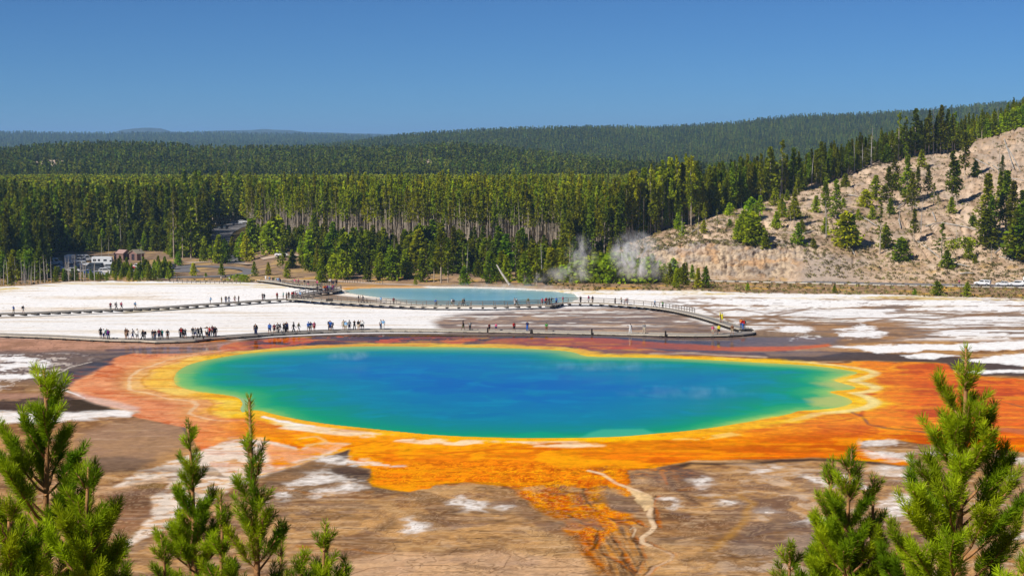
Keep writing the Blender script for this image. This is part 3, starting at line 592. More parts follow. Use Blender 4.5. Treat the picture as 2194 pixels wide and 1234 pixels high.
# ------------------------------------------------------------------ water of the springs
def water_mesh(polyw, z, nx, ny, pad=1.0):
    a = np.array(polyw); x0, y0 = a.min(0) - pad; x1, y1 = a.max(0) + pad
    xs = np.linspace(x0, x1, nx); ys = np.linspace(y0, y1, ny); A, B = np.meshgrid(xs, ys)
    d = sdf(A.ravel(), B.ravel(), polyw)
    f = grid_faces(ny, nx); keep = (d[f].min(1) < pad * 0.9)
    used = np.unique(f[keep]); idx = np.full(len(d), -1); idx[used] = np.arange(len(used))
    x = A.ravel()[used]; y = B.ravel()[used]
    return x, y, d[used], idx[f[keep]]
def water_mat(name, ripple=1.0):
    m, n, l, p = mat_new(name)
    at = n.new('ShaderNodeAttribute'); at.attribute_name = 'tint'; l.new(at.outputs['Color'], p.inputs['Base Color'])
    geo = n.new('ShaderNodeNewGeometry'); mp = n.new('ShaderNodeMapping'); mp.inputs['Scale'].default_value = (0.5, 1.6, 1); l.new(geo.outputs['Position'], mp.inputs['Vector'])
    t = n.new('ShaderNodeTexNoise'); t.inputs['Scale'].default_value = 1.3; t.inputs['Detail'].default_value = 5; l.new(mp.outputs[0], t.inputs['Vector'])
    b = n.new('ShaderNodeBump'); b.inputs['Strength'].default_value = 0.25 * ripple; b.inputs['Distance'].default_value = 0.08; l.new(t.outputs['Fac'], b.inputs['Height'])
    l.new(b.outputs[0], p.inputs['Normal']); p.inputs['Roughness'].default_value = 0.12; p.inputs['Specular IOR Level'].default_value = 0.02
    return m
x, y, d, f = water_mesh(POOLW, 0, 620, 420)
u, v = proj(x, y, 0 * x)
a1 = fbm(x / 16, y / 16, 4, 201); a2 = fbm(x / 13 + a1, y / 7 + a1, 5, 211); a3 = fbm(x / 5 + a1, y / 3.2, 5, 221); a4 = fbm(x / 1.2, y / 1.2, 3, 231)
dd = -d + 2.0 * a1 + 0.6 * a4
kk = np.interp(v, [740, 760, 790, 840, 900, 945], [1.0, 1.15, 1.0, 0.85, 0.95, 1.15])
side = np.interp(u, [360, 560, 900, 1500, 1700, 1850], [0.55, 0.8, 1.1, 1.0, 0.75, 0.5])
tt = np.clip(dd, 0, 60) * kk * side * np.where(v < 790, 1.0, 1.0)
nearb = sst(860, 925, v) * sst(1700, 1300, u) * sst(560, 700, u)
tt = tt * 0.88 + nearb * 2.2
stops = [0, 0.5, 1.8, 3.8, 7.0, 12, 20, 32]
cols = np.array([S(232, 214, 86), S(150, 206, 104), S(74, 178, 104), S(24, 156, 112), S(0, 142, 134), S(0, 132, 160), S(0, 116, 176), S(0, 98, 180)])
wc = np.stack([np.interp(tt, stops, cols[:, k]) for k in range(3)], 1)
def wl_(m, c):
    global wc
    m = np.clip(m, 0, 1)[:, None]; wc = wc * (1 - m) + np.asarray(c) * m
topb = sst(790, 745, v) * sst(400, 600, u)
wl_(topb * sst(9.5, 2, -d) * 0.55, S(140, 190, 140))  # green far shallows, with the paling of steam put into their colour
wisp = fbm(x / 9 + 1.5 * a1, y / 5, 5, 241) ; wl_(sst(0.12, 0.42, wisp) * 0.35 * sst(3, 9, -d), S(70, 160, 190))  # lighter steam wisps painted into the water colour
wl_(sst(4.6, 1.0, -d + a1) * (v < 800) * 0.5, S(178, 196, 90))
wl_(sst(-0.02, 0.3, a2) * 0.40 * sst(2, 8, -d), S(0, 130, 165)); wl_(sst(0.0, 0.35, a3) * 0.30 * sst(2, 8, -d), S(30, 146, 172))
wl_(sst(-0.05, -0.4, a2) * 0.25 * sst(6, 14, -d), S(0, 84, 170))
LENS = [(1235,940),(1262,925),(1290,918),(1380,917),(1400,926),(1420,934),(1380,938)]
dl = sdf(u + 4 * a1, v * 2.6, [(p, q * 2.6) for p, q in LENS]); wl_(sst(7, -10, dl) * 0.7, S(92, 190, 150))
dl = sdf(u + 4 * a1, v * 2.6, [(p, q * 2.6) for p, q in [(1100,941),(1110,930),(1160,924),(1200,930),(1225,941)]]); wl_(sst(10, -6, dl) * 0.6, S(40, 170, 120))
dl = sdf(u + 6 * a1, v * 2.6, [(p, q * 2.6) for p, q in [(500,848),(530,856),(540,868),(520,888),(498,880)]]); wl_(sst(12, -6, dl) * 0.8, S(178, 200, 140))
for P in ([(1740,820),(1800,812),(1840,828),(1800,838),(1770,830)], [(1725,855),(1790,842),(1838,860),(1800,874),(1740,872)]):
    dl = sdf(u + 5 * a4, v * 2.6, [(p, q * 2.6) for p, q in P]); wl_(sst(12, -22, dl + 10 * a3 + 8 * a4) * 0.85, S(202, 206, 110)); 
M['spring_water'] = water_mat('spring_water')
me = new_mesh('water', np.stack([x, y, 0 * x - 0.02], 1), f, True); set_color(me, 'tint', wc, 1.1)
tag(link('spring_water', me, M['spring_water']), 'deep blue hot spring with green and yellow shallows', None, None, 'structure')
x, y, d, f = water_mesh(TPOOLW, 0, 300, 130)
u, v = proj(x, y, 0 * x - 6.6); a1 = fbm(x / 12, y / 8, 4, 301)
tt = np.clip(-d + 2 * a1, 0, 40)
wc = np.stack([np.interp(tt, [0, 1.2, 5, 14, 25], np.array([S(206, 214, 200), S(176, 206, 204), S(144, 190, 198), S(122, 178, 194), S(104, 168, 192)])[:, k]) for k in range(3)], 1)
wl_(sst(640, 652, v) * sst(1000, 1050, u) * 0.6, S(60, 156, 186)); wl_(sst(860, 750, u) * 0.5, S(170, 196, 180))
me = new_mesh('water', np.stack([x, y, 0 * x - 6.62], 1), f, True); set_color(me, 'tint', wc)
tag(link('turquoise_water', me, M['spring_water']), 'milky turquoise pool behind the upper boardwalk', None, None, 'structure')

# ------------------------------------------------------------------ overlook slope under the viewer, and the floor beyond the basin
xs = np.linspace(-160, 160, 120); ys = np.concatenate([np.linspace(-60, 0, 20), np.linspace(1.5, 96, 64)])
A, B = np.meshgrid(xs, ys); z = np.interp(B.ravel(), PY, PZ) + np.where(B.ravel() < 0, -B.ravel() * 0.3, 0) + 0.35 * fbm(A.ravel() / 9, B.ravel() / 9, 4, 401) - np.where(B.ravel() > 88, 0.4, 0)
me = new_mesh('slope', np.stack([A.ravel(), B.ravel(), z], 1), grid_faces(len(ys), len(xs)), True)
nn = fbm(A.ravel() / 3, B.ravel() / 3, 4, 402)
set_color(me, 'tint', mix(S(150, 116, 84), S(120, 112, 60), sst(-0.1, 0.3, nn)))
tag(link('overlook_slope', me, M['slope']), 'stony slope of the overlook under the young pines', None, None, 'structure')
ss = np.concatenate([np.linspace(-3, -0.45, 10), np.linspace(-0.42, 0.42, 300), np.linspace(0.45, 3, 10)])
ys = np.concatenate([np.linspace(466, 760, 160), np.geomspace(765, 40000, 90)])
A, B = np.meshgrid(ss, ys); A = (A * B).ravel(); B = B.ravel(); z = floor_z(A, B) + 0.25 * fbm(A / 14, B / 14, 3, 411) - 0.02
uu, vv = proj(A, B, z)
nn = fbm(A / 10, B / 10, 4, 412); n3b = fbm(A / 2.5, B / 2.5, 3, 413)
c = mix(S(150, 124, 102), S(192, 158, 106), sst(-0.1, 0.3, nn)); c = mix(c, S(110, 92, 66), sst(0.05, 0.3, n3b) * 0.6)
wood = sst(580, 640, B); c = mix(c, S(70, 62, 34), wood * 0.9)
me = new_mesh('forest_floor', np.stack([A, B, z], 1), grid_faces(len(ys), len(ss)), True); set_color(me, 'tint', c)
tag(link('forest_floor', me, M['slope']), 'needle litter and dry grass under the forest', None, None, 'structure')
# ================================================================== HILLS
def interp_cols(u, us, tab):
    """tab[k][j]: value of knot j in column k; linear between columns"""
    tab = np.array(tab, float); i = np.clip(np.searchsorted(us, u) - 1, 0, len(us) - 2)
    t = np.clip((u - us[i]) / (us[i + 1] - us[i]), -0.5, 1.5)[..., None]
    t = t * t * (3 - 2 * t) * 0.35 + t * 0.65
    return tab[i] * (1 - t) + tab[i + 1] * t
HU = np.array([1180, 1250, 1300, 1370, 1480, 1560, 1650, 1760, 1880, 1965, 2040, 2100, 2194, 2400, 2900])
#        base row,D   | lower knot | mid | upper | crest
HK = [[(602,478),(600,480),(598,483),(594,486),(590,490)],
      [(600,474),(590,478),(582,482),(574,486),(566,492)],
      [(598,470),(578,474),(568,478),(558,484),(548,492)],
      [(596,466),(548,470),(530,474),(522,484),(514,500)],
      [(594,461),(528,466),(512,470),(496,484),(481,508)],
      [(596,459),(530,464),(510,470),(482,490),(454,522)],
      [(597,457),(535,463),(512,470),(470,496),(424,538)],
      [(599,453),(545,462),(508,476),(450,508),(392,556)],
      [(602,447),(560,462),(500,484),(430,520),(348,576)],
      [(605,441),(566,458),(500,482),(425,524),(330,588)],
      [(608,435),(566,452),(500,478),(420,524),(320,596)],
      [(609,431),(565,449),(498,476),(410,522),(297,600)],
      [(611,425),(562,444),(490,472),(395,520),(264,604)],
      [(616,412),(560,432),(480,462),(370,512),(215,604)],
      [(626,392),(560,415),(470,450),(340,500),(140,600)]]
tabz, taby = [], []
for col_ in HK:
    ys_ = [d for _, d in col_]; zs_ = [CH - (r - VH) / F * d for r, d in col_]
    yc, zc = ys_[-1], zs_[-1]
    taby.append([ys_[0] - 7] + ys_ + [yc + 30, yc + 120, yc + 300, yc + 600])
    tabz.append([zs_[0] - 2.2] + zs_ + [zc + 1.5, zc - 1 - 0.12 * max(zc, 0), zc * 0.55 - 4, -9])
KN = len(taby[0])
tk = np.concatenate([np.linspace(0, 5, 190), np.linspace(5, 6, 20)[1:], np.linspace(6, KN - 1, 40)[1:]])
uh = np.concatenate([np.linspace(1180, 2320, 460), np.linspace(2330, 2900, 60)])
def hill_yz(u, t):
    a = interp_cols(np.asarray(u, float), HU, taby); b = interp_cols(np.asarray(u, float), HU, tabz)
    t = np.asarray(t, float)
    # smooth the knots a little except at the road cut
    i = np.clip(t.astype(int), 0, KN - 2); f = t - i
    g = lambda m: np.take_along_axis(m, i[..., None], -1)[..., 0] * (1 - f) + np.take_along_axis(m, (i + 1)[..., None], -1)[..., 0] * f
    return g(a), g(b)
UH, TH = np.meshgrid(uh, tk)
ya, za = hill_yz(UH, TH)
for _ in range(3):                              # round off the knots up the slope
    ya[20:-1] = (ya[19:-2] + 2 * ya[20:-1] + ya[21:]) / 4; za[20:-1] = (za[19:-2] + 2 * za[20:-1] + za[21:]) / 4
for _ in range(14):
    ya[70:-1] = (ya[69:-2] + 2 * ya[70:-1] + ya[71:]) / 4; za[70:-1] = (za[69:-2] + 2 * za[70:-1] + za[71:]) / 4
zc_ = ya * CP - (za - CH) * SP
xa = (UH - U0) / F * zc_
g1 = fbm(xa / 18, ya / 18 + za / 12, 5, 501); g2 = fbm(xa / 5, za / 4 + ya / 6, 5, 502); g3 = fbm(xa / 1.6, za / 1.6 + ya / 3, 4, 503); g4 = fbm(xa / 60, ya / 60, 3, 504)
tn = TH
lift = sst(1.0, 2.2, tn)
# road cut: mask in plan and height
cl = sst(1290, 1350, UH + 20 * g2) * sst(1730, 1640, UH + 30 * g1 - 40 * (tn - 1)) * sst(0.9, 1.15, tn) * sst(2.95, 2.5, tn + 0.35 * g1)
rough_c = np.abs(g2) * 1.3 + np.abs(g3) * 0.5
flut = np.abs(fbm(xa / 2.2, za / 9, 4, 505)) * 2.2
ya2 = ya + cl * (1.6 - rough_c - flut * 0.7) + lift * g1 * 1.5 * (1 - cl)
za2 = za + lift * (g1 * 0.9 + g2 * 0.55 + g3 * 0.28) * (1 - cl) + cl * g3 * 0.7
za2 += -0.9 * sst(0.06, 0.0, np.abs(fbm(xa / 16, za / 60 + ya / 70, 3, 523))) * lift * (1 - cl)
za2 += sst(1965, 2100, UH) * sst(3.2, 4.2, tn) * sst(5.5, 4.9, tn) * (np.abs(fbm(xa / 5, ya / 12, 4, 506)) * -3.0 + 0.4)
# colours
uu, vv = proj(xa, ya2, za2)
SOIL = S(208, 168, 132); 
hc = mix(S(208, 180, 152).reshape(1, 3), S(172, 144, 116).reshape(1, 3), sst(-0.2, 0.35, g1 + 0.4 * g2).ravel())
hc = mix(hc, S(196, 158, 92), (sst(0.05, 0.35, g2 * 0.7 + g3 * 0.6) * sst(2.6, 1.6, tn)).ravel() * 0.55)
hc = mix(hc, S(122, 98, 74), sst(0.16, 0.3, fbm(xa / 0.9, za / 0.9 + ya / 2, 2, 507)).ravel() * 0.5)
sc_ = sst(1680, 1720, uu + 40 * g1) * sst(1900, 1800, uu + 50 * g1) * sst(2.3, 1.9, tn + 0.3 * g1) 
hc = mix(hc, S(172, 156, 142), sc_.ravel() * 0.85)
hc = mix(hc, S(140, 126, 116), (sc_ * sst(0.0, 0.25, fbm(xa / 6, za / 1.4, 4, 508)) * sst(1750, 1700, uu)).ravel() * 0.7)
cc = mix(S(204, 180, 150).reshape(1, 3), S(164, 148, 132).reshape(1, 3), sst(-0.15, 0.2, g2).ravel())
cc = mix(cc, S(208, 158, 104), (sst(0.08, 0.3, fbm(xa / 7, za / 3, 4, 509))).ravel() * 0.6)
cc = mix(cc, S(176, 168, 162), (sst(0.02, 0.25, fbm(xa / 12, za / 2.5, 4, 510)) * sst(560, 520, vv)).ravel() * 0.7)
ckc = np.minimum(np.abs(fbm(xa / 1.8, za / 5, 4, 511)), np.abs(fbm(xa / 4.0, za / 1.4, 4, 516)) * 1.6)
cc = mix(cc, S(106, 82, 64), sst(0.05, 0.015, ckc).ravel() * 0.75)
cc = mix(cc, S(72, 64, 60), (sst(1560, 1640, uu) * sst(1.6, 1.3, tn + 0.4 * g2) * sst(-0.1, 0.15, g3)).ravel() * 0.7)
cc = mix(cc, S(150, 122, 96), (sst(0.1, 0.3, g3)).ravel() * 0.4)
hc = mix(hc, S(150, 136, 124), (sst(0.08, 0.3, fbm(xa / 9, za / 5 + ya / 9, 5, 521)) * sst(2.2, 3.2, tn)).ravel() * 0.55)
hc = mix(hc, S(226, 204, 178), (sst(0.1, 0.35, fbm(xa / 3.5, za / 14 + ya / 30, 4, 522)) * sst(1.2, 2.0, tn)).ravel() * 0.4)
hc = mix(hc, cc, cl.ravel())
hc = mix(hc, S(176, 158, 140), (sst(2080, 2130, uu) * sst(4.0, 4.5, tn) * sst(-0.1, 0.2, g2)).ravel() * 0.7)
tr = np.minimum(dline(uu + 4 * g2, vv, [(2085,395),(2070,430),(2075,470),(2060,510),(2075,545)])[0], dline(uu, vv, [(1870,345),(1850,380),(1880,400)])[0])
hc = mix(hc, S(226, 198, 170), sst(9, 2, tr).ravel() * 0.6)
hc = mix(hc, S(74, 64, 40), (sst(5.0, 5.4, tn)).ravel() * 0.85)
hc = hc * (1 + 0.10 * g3.ravel() + 0.08 * g2.ravel())[:, None]
me = new_mesh('hillside', np.stack([xa.ravel(), ya2.ravel(), za2.ravel()], 1), grid_faces(len(tk), len(uh)), True); set_color(me, 'tint', hc)
tag(link('hillside', me, M['slope']), 'tan sandy hillside with an ochre road cut above the road', None, None, 'structure')
HX, HY, HZ, HUU, HVV = xa, ya2, za2, uu, vv
NV5 = 190
def on_hill(u, v):
    """point of the hillside seen at photo pixel u, v"""
    j = int(np.clip(np.searchsorted(uh, u), 1, len(uh) - 1)); w = (u - uh[j - 1]) / (uh[j] - uh[j - 1])
    cv = HVV[:NV5, j - 1] * (1 - w) + HVV[:NV5, j] * w
    cm = np.minimum.accumulate(cv)
    k = float(np.interp(-v, -cm, np.arange(NV5))); k = min(k, NV5 - 1.001)
    i = int(k); f = k - i
    q = lambda A: (A[i, j - 1] * (1 - w) + A[i, j] * w) * (1 - f) + (A[i + 1, j - 1] * (1 - w) + A[i + 1, j] * w) * f
    return Vector((float(q(HX)), float(q(HY)), float(q(HZ))))
def hill_point(u, t):
    """point of the hillside by column and knot"""
    j = int(np.clip(np.searchsorted(uh, u), 1, len(uh) - 1)); k = float(np.interp(t, tk, np.arange(len(tk)))); i = int(min(k, len(tk) - 2)); f = k - i
    return np.array([A[i, j] * (1 - f) + A[i + 1, j] * f for A in (HX, HY, HZ)])
def ground_pt(u, v):
    return unproj(u, v)

# ---- far relief: each ridge is a strip of terrain of its own
def ridge(name, us, rows, dcs, dfs, label, tint, zfoot, tree_h, res=(260, 60), seed=600, back=1.25):
    ua = np.linspace(us[0], us[-1], res[0]); t = np.linspace(0, 1.6, res[1])
    rc = np.interp(ua, us, rows); dc = np.interp(ua, us, dcs); df = np.interp(ua, us, dfs)
    UA, T = np.meshgrid(ua, t); Rr = np.meshgrid(rc, t)[0]; DC = np.meshgrid(dc, t)[0]; DF = np.meshgrid(df, t)[0]
    zcst = CH - (Rr - VH) / F * DC - tree_h
    y = DF + (DC - DF) * T
    s = np.where(T < 1, 0.5 - 0.5 * np.cos(math.pi * np.clip(T, 0, 1)) ** 1, 1 - (T - 1) * 0.9)
    z = zfoot + (zcst - zfoot) * s
    x = (UA - U0) / F * (y * CP - (z - CH) * SP)
    wob = sst(0, 0.3, T) * sst(1.05, 0.8, T); L = (DC - DF) / 3
    z = z + wob * fbm(x / L, y / L, 4, seed) * (zcst - zfoot) * 0.22
    me = new_mesh(name, np.stack([x.ravel(), y.ravel(), z.ravel()], 1), grid_faces(len(t), len(ua)), True)
    nn = fbm(x.ravel() / 60, y.ravel() / 60, 4, seed + 5)
    set_color(me, 'tint', mix(np.array(tint).reshape(1, 3), np.array(tint).reshape(1, 3) * 1.5, sst(-0.2, 0.3, nn)))
    tag(link(name, me, M['slope']), label, None, None, 'structure')
    return x, y, z
DG = (0.030, 0.040, 0.012)
RM = ridge('middle_hill', [-700, -300, 0, 90, 180, 330, 420, 520, 650, 800, 950, 1060, 1200, 1320, 1450, 1600], [322, 322, 324, 316, 311, 313, 320, 322, 321, 321, 315, 320, 335, 350, 362, 372], [1900] * 16, [1330] * 16,
           'low wooded hill across the middle distance', DG, -7, 13, seed=610)
RL = ridge('left_ridge', [-1400, -600, 0, 60, 120, 200, 300, 380, 450, 560, 700, 850, 1000, 1200], [294, 292, 289, 288, 290, 290, 289, 290, 289, 292, 293, 298, 306, 315], [8500] * 14, [5600] * 14,
           'hazy wooded ridge beyond the middle hill', DG, -12, 18, seed=620)
RR = ridge('right_ridge', [480, 620, 700, 780, 870, 950, 1050, 1150, 1300, 1400, 1500, 1600, 1700, 1800, 1900, 2000, 2100, 2194, 2400, 3200], [325, 319, 313, 304, 292, 286, 281, 279, 277, 279, 273, 268, 259, 255, 248, 244, 232, 221, 200, 150], [3700] * 20, [2300] * 20,
           'long wooded ridge rising to the right', DG, -10, 12, seed=630, res=(300, 80))
ridge('distant_mountain', [180, 240, 262, 290, 320, 345, 368, 400, 450, 520, 580, 625, 650, 760, 870, 930], [294, 286, 280, 276, 275, 276, 283, 285, 281, 280, 279, 279.5, 283, 286, 289, 296], [13000] * 16, [11500] * 16,
      'flat topped blue mountains on the horizon', (0.05, 0.06, 0.05), -20, 0, seed=640, res=(300, 24))

# ================================================================== TREE SHAPES
def rnd(a, b): return random.uniform(a, b)
def sprays_mesh(name, h, z0, rad, nb, per, leaf, seed, droop=0.25, top=0.0, profile=None, flat=0.45):
    """needled boughs: nb boughs round a stem, each a string of small crossed leaf-sized faces"""
    rg = np.random.RandomState(seed); V_, F_ = [], []
    for b in range(nb):
        t = (b + rg.rand()) / nb; t = t ** 0.92
        z = z0 + (h - z0) * t
        Rr = rad * (profile(t) if profile else (1 - t) ** 0.75) * rg.uniform(0.62, 1.18) + 0.12
        a = rg.uniform(0, 2 * math.pi); ca, sa = math.cos(a), math.sin(a)
        for k in range(per):
            q = (k + rg.rand()) / per; q = 0.12 + 0.88 * q ** 0.8
            c = np.array([ca * Rr * q, sa * Rr * q, z - droop * Rr * q * q + rg.uniform(-0.12, 0.3) * leaf])
            c += rg.normal(0, 0.16 * leaf + 0.05 * Rr, 3)
            s = leaf * rg.uniform(0.55, 1.2) * (1 - 0.35 * q)
            o = np.array([ca, sa, rg.uniform(-0.2, 0.5)]) + rg.normal(0, 0.35, 3); o /= np.linalg.norm(o)
            n = np.cross(o, rg.normal(0, 1, 3)); n /= np.linalg.norm(n) + 1e-9
            w = n * s * flat
            i = len(V_); V_ += [c - o * s * 0.5 - w * 0.5, c + w, c + o * s * 0.65, c - w * 1.1]; F_.append((i, i + 1, i + 2, i + 3))
    # leader
    for k in range(6):
        z = h - k * 0.14 * leaf; c = np.array([0, 0, z]); a = rg.uniform(0, 6.28); w = np.array([math.cos(a), math.sin(a), 0]) * leaf * (0.10 + 0.05 * k)
        i = len(V_); V_ += [c - w, c + w, c + np.array([0, 0, leaf * 0.5])]; F_.append((i, i + 1, i + 2))
    me = bpy.data.meshes.new(name); me.from_pydata([tuple(map(float, v)) for v in V_], [], F_); return me
def trunk_mesh(name, h, r, seed, stubs=0, n=6, lean=0.02, bough=0.0):
    rg = np.random.RandomState(seed); mb = MB()
    a, b = rg.uniform(-lean, lean, 2) * h
    pts = [(a * t * t, b * t * t, h * t) for t in (-0.02, 0.0, 0.25, 0.5, 0.75, 1.0)]
    mb.tube(pts, [r * 1.15, r, r * 0.85, r * 0.65, r * 0.4, r * 0.08], n)
    for k in range(stubs):
        t = rg.uniform(0.25, 0.95); an = rg.uniform(0, 6.28); L = bough * (1.15 - t) * rg.uniform(0.3, 1.0); z = h * t; up = rg.uniform(-0.25, 0.5)
        p0 = Vector((a * t * t, b * t * t, z)); d = Vector((math.cos(an), math.sin(an), up))
        mb.tube([p0, p0 + d * L * 0.55, p0 + d * L + Vector((0, 0, 0.15 * L))], [r * 0.22 * (1.2 - t), r * 0.15 * (1.2 - t), r * 0.04], 3, False)
    return mb.mesh(name)
TREES = {}
def mk(kind, crown, trunk, leafmat, barkmat, h): TREES.setdefault(kind, []).append((crown, trunk, leafmat, barkmat, h))
pr_lodge = lambda t: (0.55 + 0.45 * math.sin(math.pi * min(1, t * 1.3 + 0.15))) * (1 - t) ** 0.55
pr_cone = lambda t: (1 - t) ** 0.85 * (0.75 + 0.25 * min(1, t * 6))
pr_wide = lambda t: (1 - t) ** 0.6 * (0.7 + 0.3 * min(1, t * 4))
for k in range(4):
    h = [21, 24, 19, 22.5][k]; z0 = h * [0.56, 0.60, 0.52, 0.64][k]
    mk('lodgepole', sprays_mesh('lodgepole_crown', h, z0, [1.7, 1.6, 2.0, 1.5][k], 44, 7, 0.85, 700 + k, profile=pr_lodge), trunk_mesh('lodgepole_trunk', h * 0.97, 0.20, 710 + k, 8, 6, 0.015, 1.4), 'pine', 'bark_pale', h)
for k in range(4):
    h = [17, 20, 15, 18][k]
    mk('tall', sprays_mesh('tall_crown', h, h * [0.18, 0.25, 0.12, 0.3][k], [2.9, 2.6, 3.2, 2.4][k], 90, 9, 0.95, 720 + k, profile=pr_lodge), trunk_mesh('tall_trunk', h * 0.97, 0.20, 730 + k, 4, 6, 0.01, 1.5), 'dark_pine', 'bark_pale', h)
for k in range(4):
    h = [7, 8, 6, 7.5][k]
    mk('bushy', sprays_mesh('bushy_crown', h, 0.15, [2.1, 2.3, 2.2, 1.8][k], 100, 9, 0.66, 740 + k, profile=[pr_cone, pr_cone, pr_wide, pr_cone][k], droop=0.1), trunk_mesh('bushy_trunk', h * 0.95, 0.14, 750 + k, 0, 6), 'young', 'bark', h)
for k in range(3):
    h = [16, 18, 14][k]
    mk('sparse', sprays_mesh('sparse_crown', h, h * 0.35, [1.7, 1.5, 1.9][k], 26, 6, 0.75, 760 + k, profile=pr_lodge, droop=0.5), trunk_mesh('sparse_trunk', h * 0.97, 0.18, 770 + k, 26, 6, 0.03, 2.2), 'dark_pine', 'bark_pale', h)
for k in range(5):
    h = [14, 12, 15, 10, 13][k]
    mk('dead', None, trunk_mesh('dead_trunk', h, 0.17, 780 + k, [10, 34, 5, 22, 14][k], 6, 0.05, [1.2, 2.4, 0.8, 2.0, 1.6][k]), None, 'dead_wood', h)
for k in range(2):
    h = [3.2, 2.6][k]
    mk('shrub', sprays_mesh('shrub_crown', h, 0.1, [2.4, 3.2][k], 60, 6, 0.55, 790 + k, profile=lambda t: math.sqrt(max(0, 1 - t * t)), droop=0.0), trunk_mesh('shrub_stem', h * 0.6, 0.08, 795 + k, 8, 5, 0.03, 0.8), 'young', 'bark', h)
def low_tree(name, h, r, z0, seed, n=26, leaf=1.6):
    return sprays_mesh(name, h, z0, r, n, 3, leaf, seed, profile=pr_lodge)

NTREE = {}
def plant(kind, p, h, label, cat='tree', group=None, rz=None, var=None, lean=0.0, fat=1.0, name=None):
    crown, trunk, lm, bmx, h0 = TREES[kind][random.randrange(len(TREES[kind])) if var is None else var]
    nm = name or {'lodgepole': 'lodgepole_pine', 'tall': 'pine_tree', 'bushy': 'young_pine', 'sparse': 'sparse_pine', 'dead': 'dead_tree', 'shrub': 'green_shrub'}[kind]
    o = thing(nm, label, cat, p, random.uniform(0, 6.28) if rz is None else rz, group)
    if lean: o.rotation_euler = (lean * math.cos(o.rotation_euler.z), lean, o.rotation_euler.z)
    s = h / h0; o.scale = (s * fat, s * fat, s)
    link('trunk', trunk, M[bmx], o)
    if crown is not None: link('crown', crown, M[lm], o)
    return o

# copies that nobody could count, drawn from a few shapes
HIDDEN = bpy.data.collections.new('tree_shapes')
def scatter(name, label, pts, scales, shapes, kind='stuff', cat=None, tilt=None):
    """one object of many copies: points carry scale, turn and which shape"""
    c = bpy.data.collections.new(name + '_shapes')
    for k, (me, mt) in enumerate(shapes):
        so = bpy.data.objects.new('%s_shape_%02d' % (name, k), me)
        if not me.materials: me.materials.append(M[mt])
        c.objects.link(so)
    pts = np.asarray(pts, np.float32); n = len(pts)
    me = bpy.data.meshes.new(name); me.vertices.add(n); me.vertices.foreach_set('co', pts.ravel())
    sc3 = np.asarray(scales, np.float32); sc3 = np.stack([sc3, sc3, sc3], 1) if sc3.ndim == 1 else sc3
    a = me.attributes.new('scl', 'FLOAT_VECTOR', 'POINT'); a.data.foreach_set('vector', sc3.ravel())
    rr = np.zeros((n, 3), np.float32); rr[:, 2] = np.random.uniform(0, 6.28, n); rr[:, :2] = np.random.normal(0, 0.03 if tilt is None else tilt, (n, 2))
    a = me.attributes.new('rot', 'FLOAT_VECTOR', 'POINT'); a.data.foreach_set('vector', rr.ravel())
    a = me.attributes.new('idx', 'INT', 'POINT'); a.data.foreach_set('value', np.random.randint(0, len(shapes), n).astype(np.int32))
    o = link(name, me)
    ng = bpy.data.node_groups.new(name, 'GeometryNodeTree')
    ng.interface.new_socket('Geometry', in_out='INPUT', socket_type='NodeSocketGeometry'); ng.interface.new_socket('Geometry', in_out='OUTPUT', socket_type='NodeSocketGeometry')
    N = ng.nodes; gi = N.new('NodeGroupInput'); go = N.new('NodeGroupOutput')
    iop = N.new('GeometryNodeInstanceOnPoints'); ci = N.new('GeometryNodeCollectionInfo'); ci.inputs['Collection'].default_value = c
    ci.inputs['Separate Children'].default_value = True; ci.inputs['Reset Children'].default_value = True
    def attr(nm, tp):
        q = N.new('GeometryNodeInputNamedAttribute'); q.data_type = tp; q.inputs['Name'].default_value = nm; return q.outputs['Attribute']
    ng.links.new(gi.outputs[0], iop.inputs['Points']); ng.links.new(ci.outputs[0], iop.inputs['Instance']); iop.inputs['Pick Instance'].default_value = True
    ng.links.new(attr('idx', 'INT'), iop.inputs['Instance Index'])
    e2r = N.new('FunctionNodeEulerToRotation'); ng.links.new(attr('rot', 'FLOAT_VECTOR'), e2r.inputs[0]); ng.links.new(e2r.outputs[0], iop.inputs['Rotation'])
    ng.links.new(attr('scl', 'FLOAT_VECTOR'), iop.inputs['Scale']); ng.links.new(iop.outputs[0], go.inputs[0])
    md = o.modifiers.new('scatter', 'NODES'); md.node_group = ng
    tag(o, label, cat, None, kind); return o

# ---- far woods
def surf_points(R_, n, tmax=1.04, tmin=0.0, jit=1.0, weight=None):
    x, y, z = R_; nt, nu = x.shape
    tt_ = np.linspace(0, 1.6, nt); kmax = np.searchsorted(tt_, tmax); kmin = np.searchsorted(tt_, tmin)
    i = np.random.uniform(kmin, kmax - 1, n); j = np.random.uniform(0, nu - 1.001, n)
    i0 = i.astype(int); j0 = j.astype(int); fi = i - i0; fj = j - j0
    q = lambda A: (A[i0, j0] * (1 - fj) + A[i0, j0 + 1] * fj) * (1 - fi) + (A[i0 + 1, j0] * (1 - fj) + A[i0 + 1, j0 + 1] * fj) * fi
    return np.stack([q(x), q(y), q(z)], 1)
far_shapes = [(low_tree('far_a', 13, 1.9, 1.0, 801), 'far_pine'), (low_tree('far_b', 15, 1.7, 2.0, 802), 'far_pine'), (low_tree('far_c', 11, 2.2, 0.5, 803), 'far_pine')]
stem_shapes = [(trunk_mesh('far_stem', 14, 0.22, 811, 0, 3), 'bark_pale')]
def infr(P, m=60):
    u, v = proj(P[:, 0], P[:, 1], P[:, 2]); return (u > -m - 300) & (u < 2194 + m + 300)
P = surf_points(RR, 60000); P = P[infr(P)]; P = P[fbm(P[:, 0] / 120, P[:, 1] / 120, 3, 821) > -0.42]
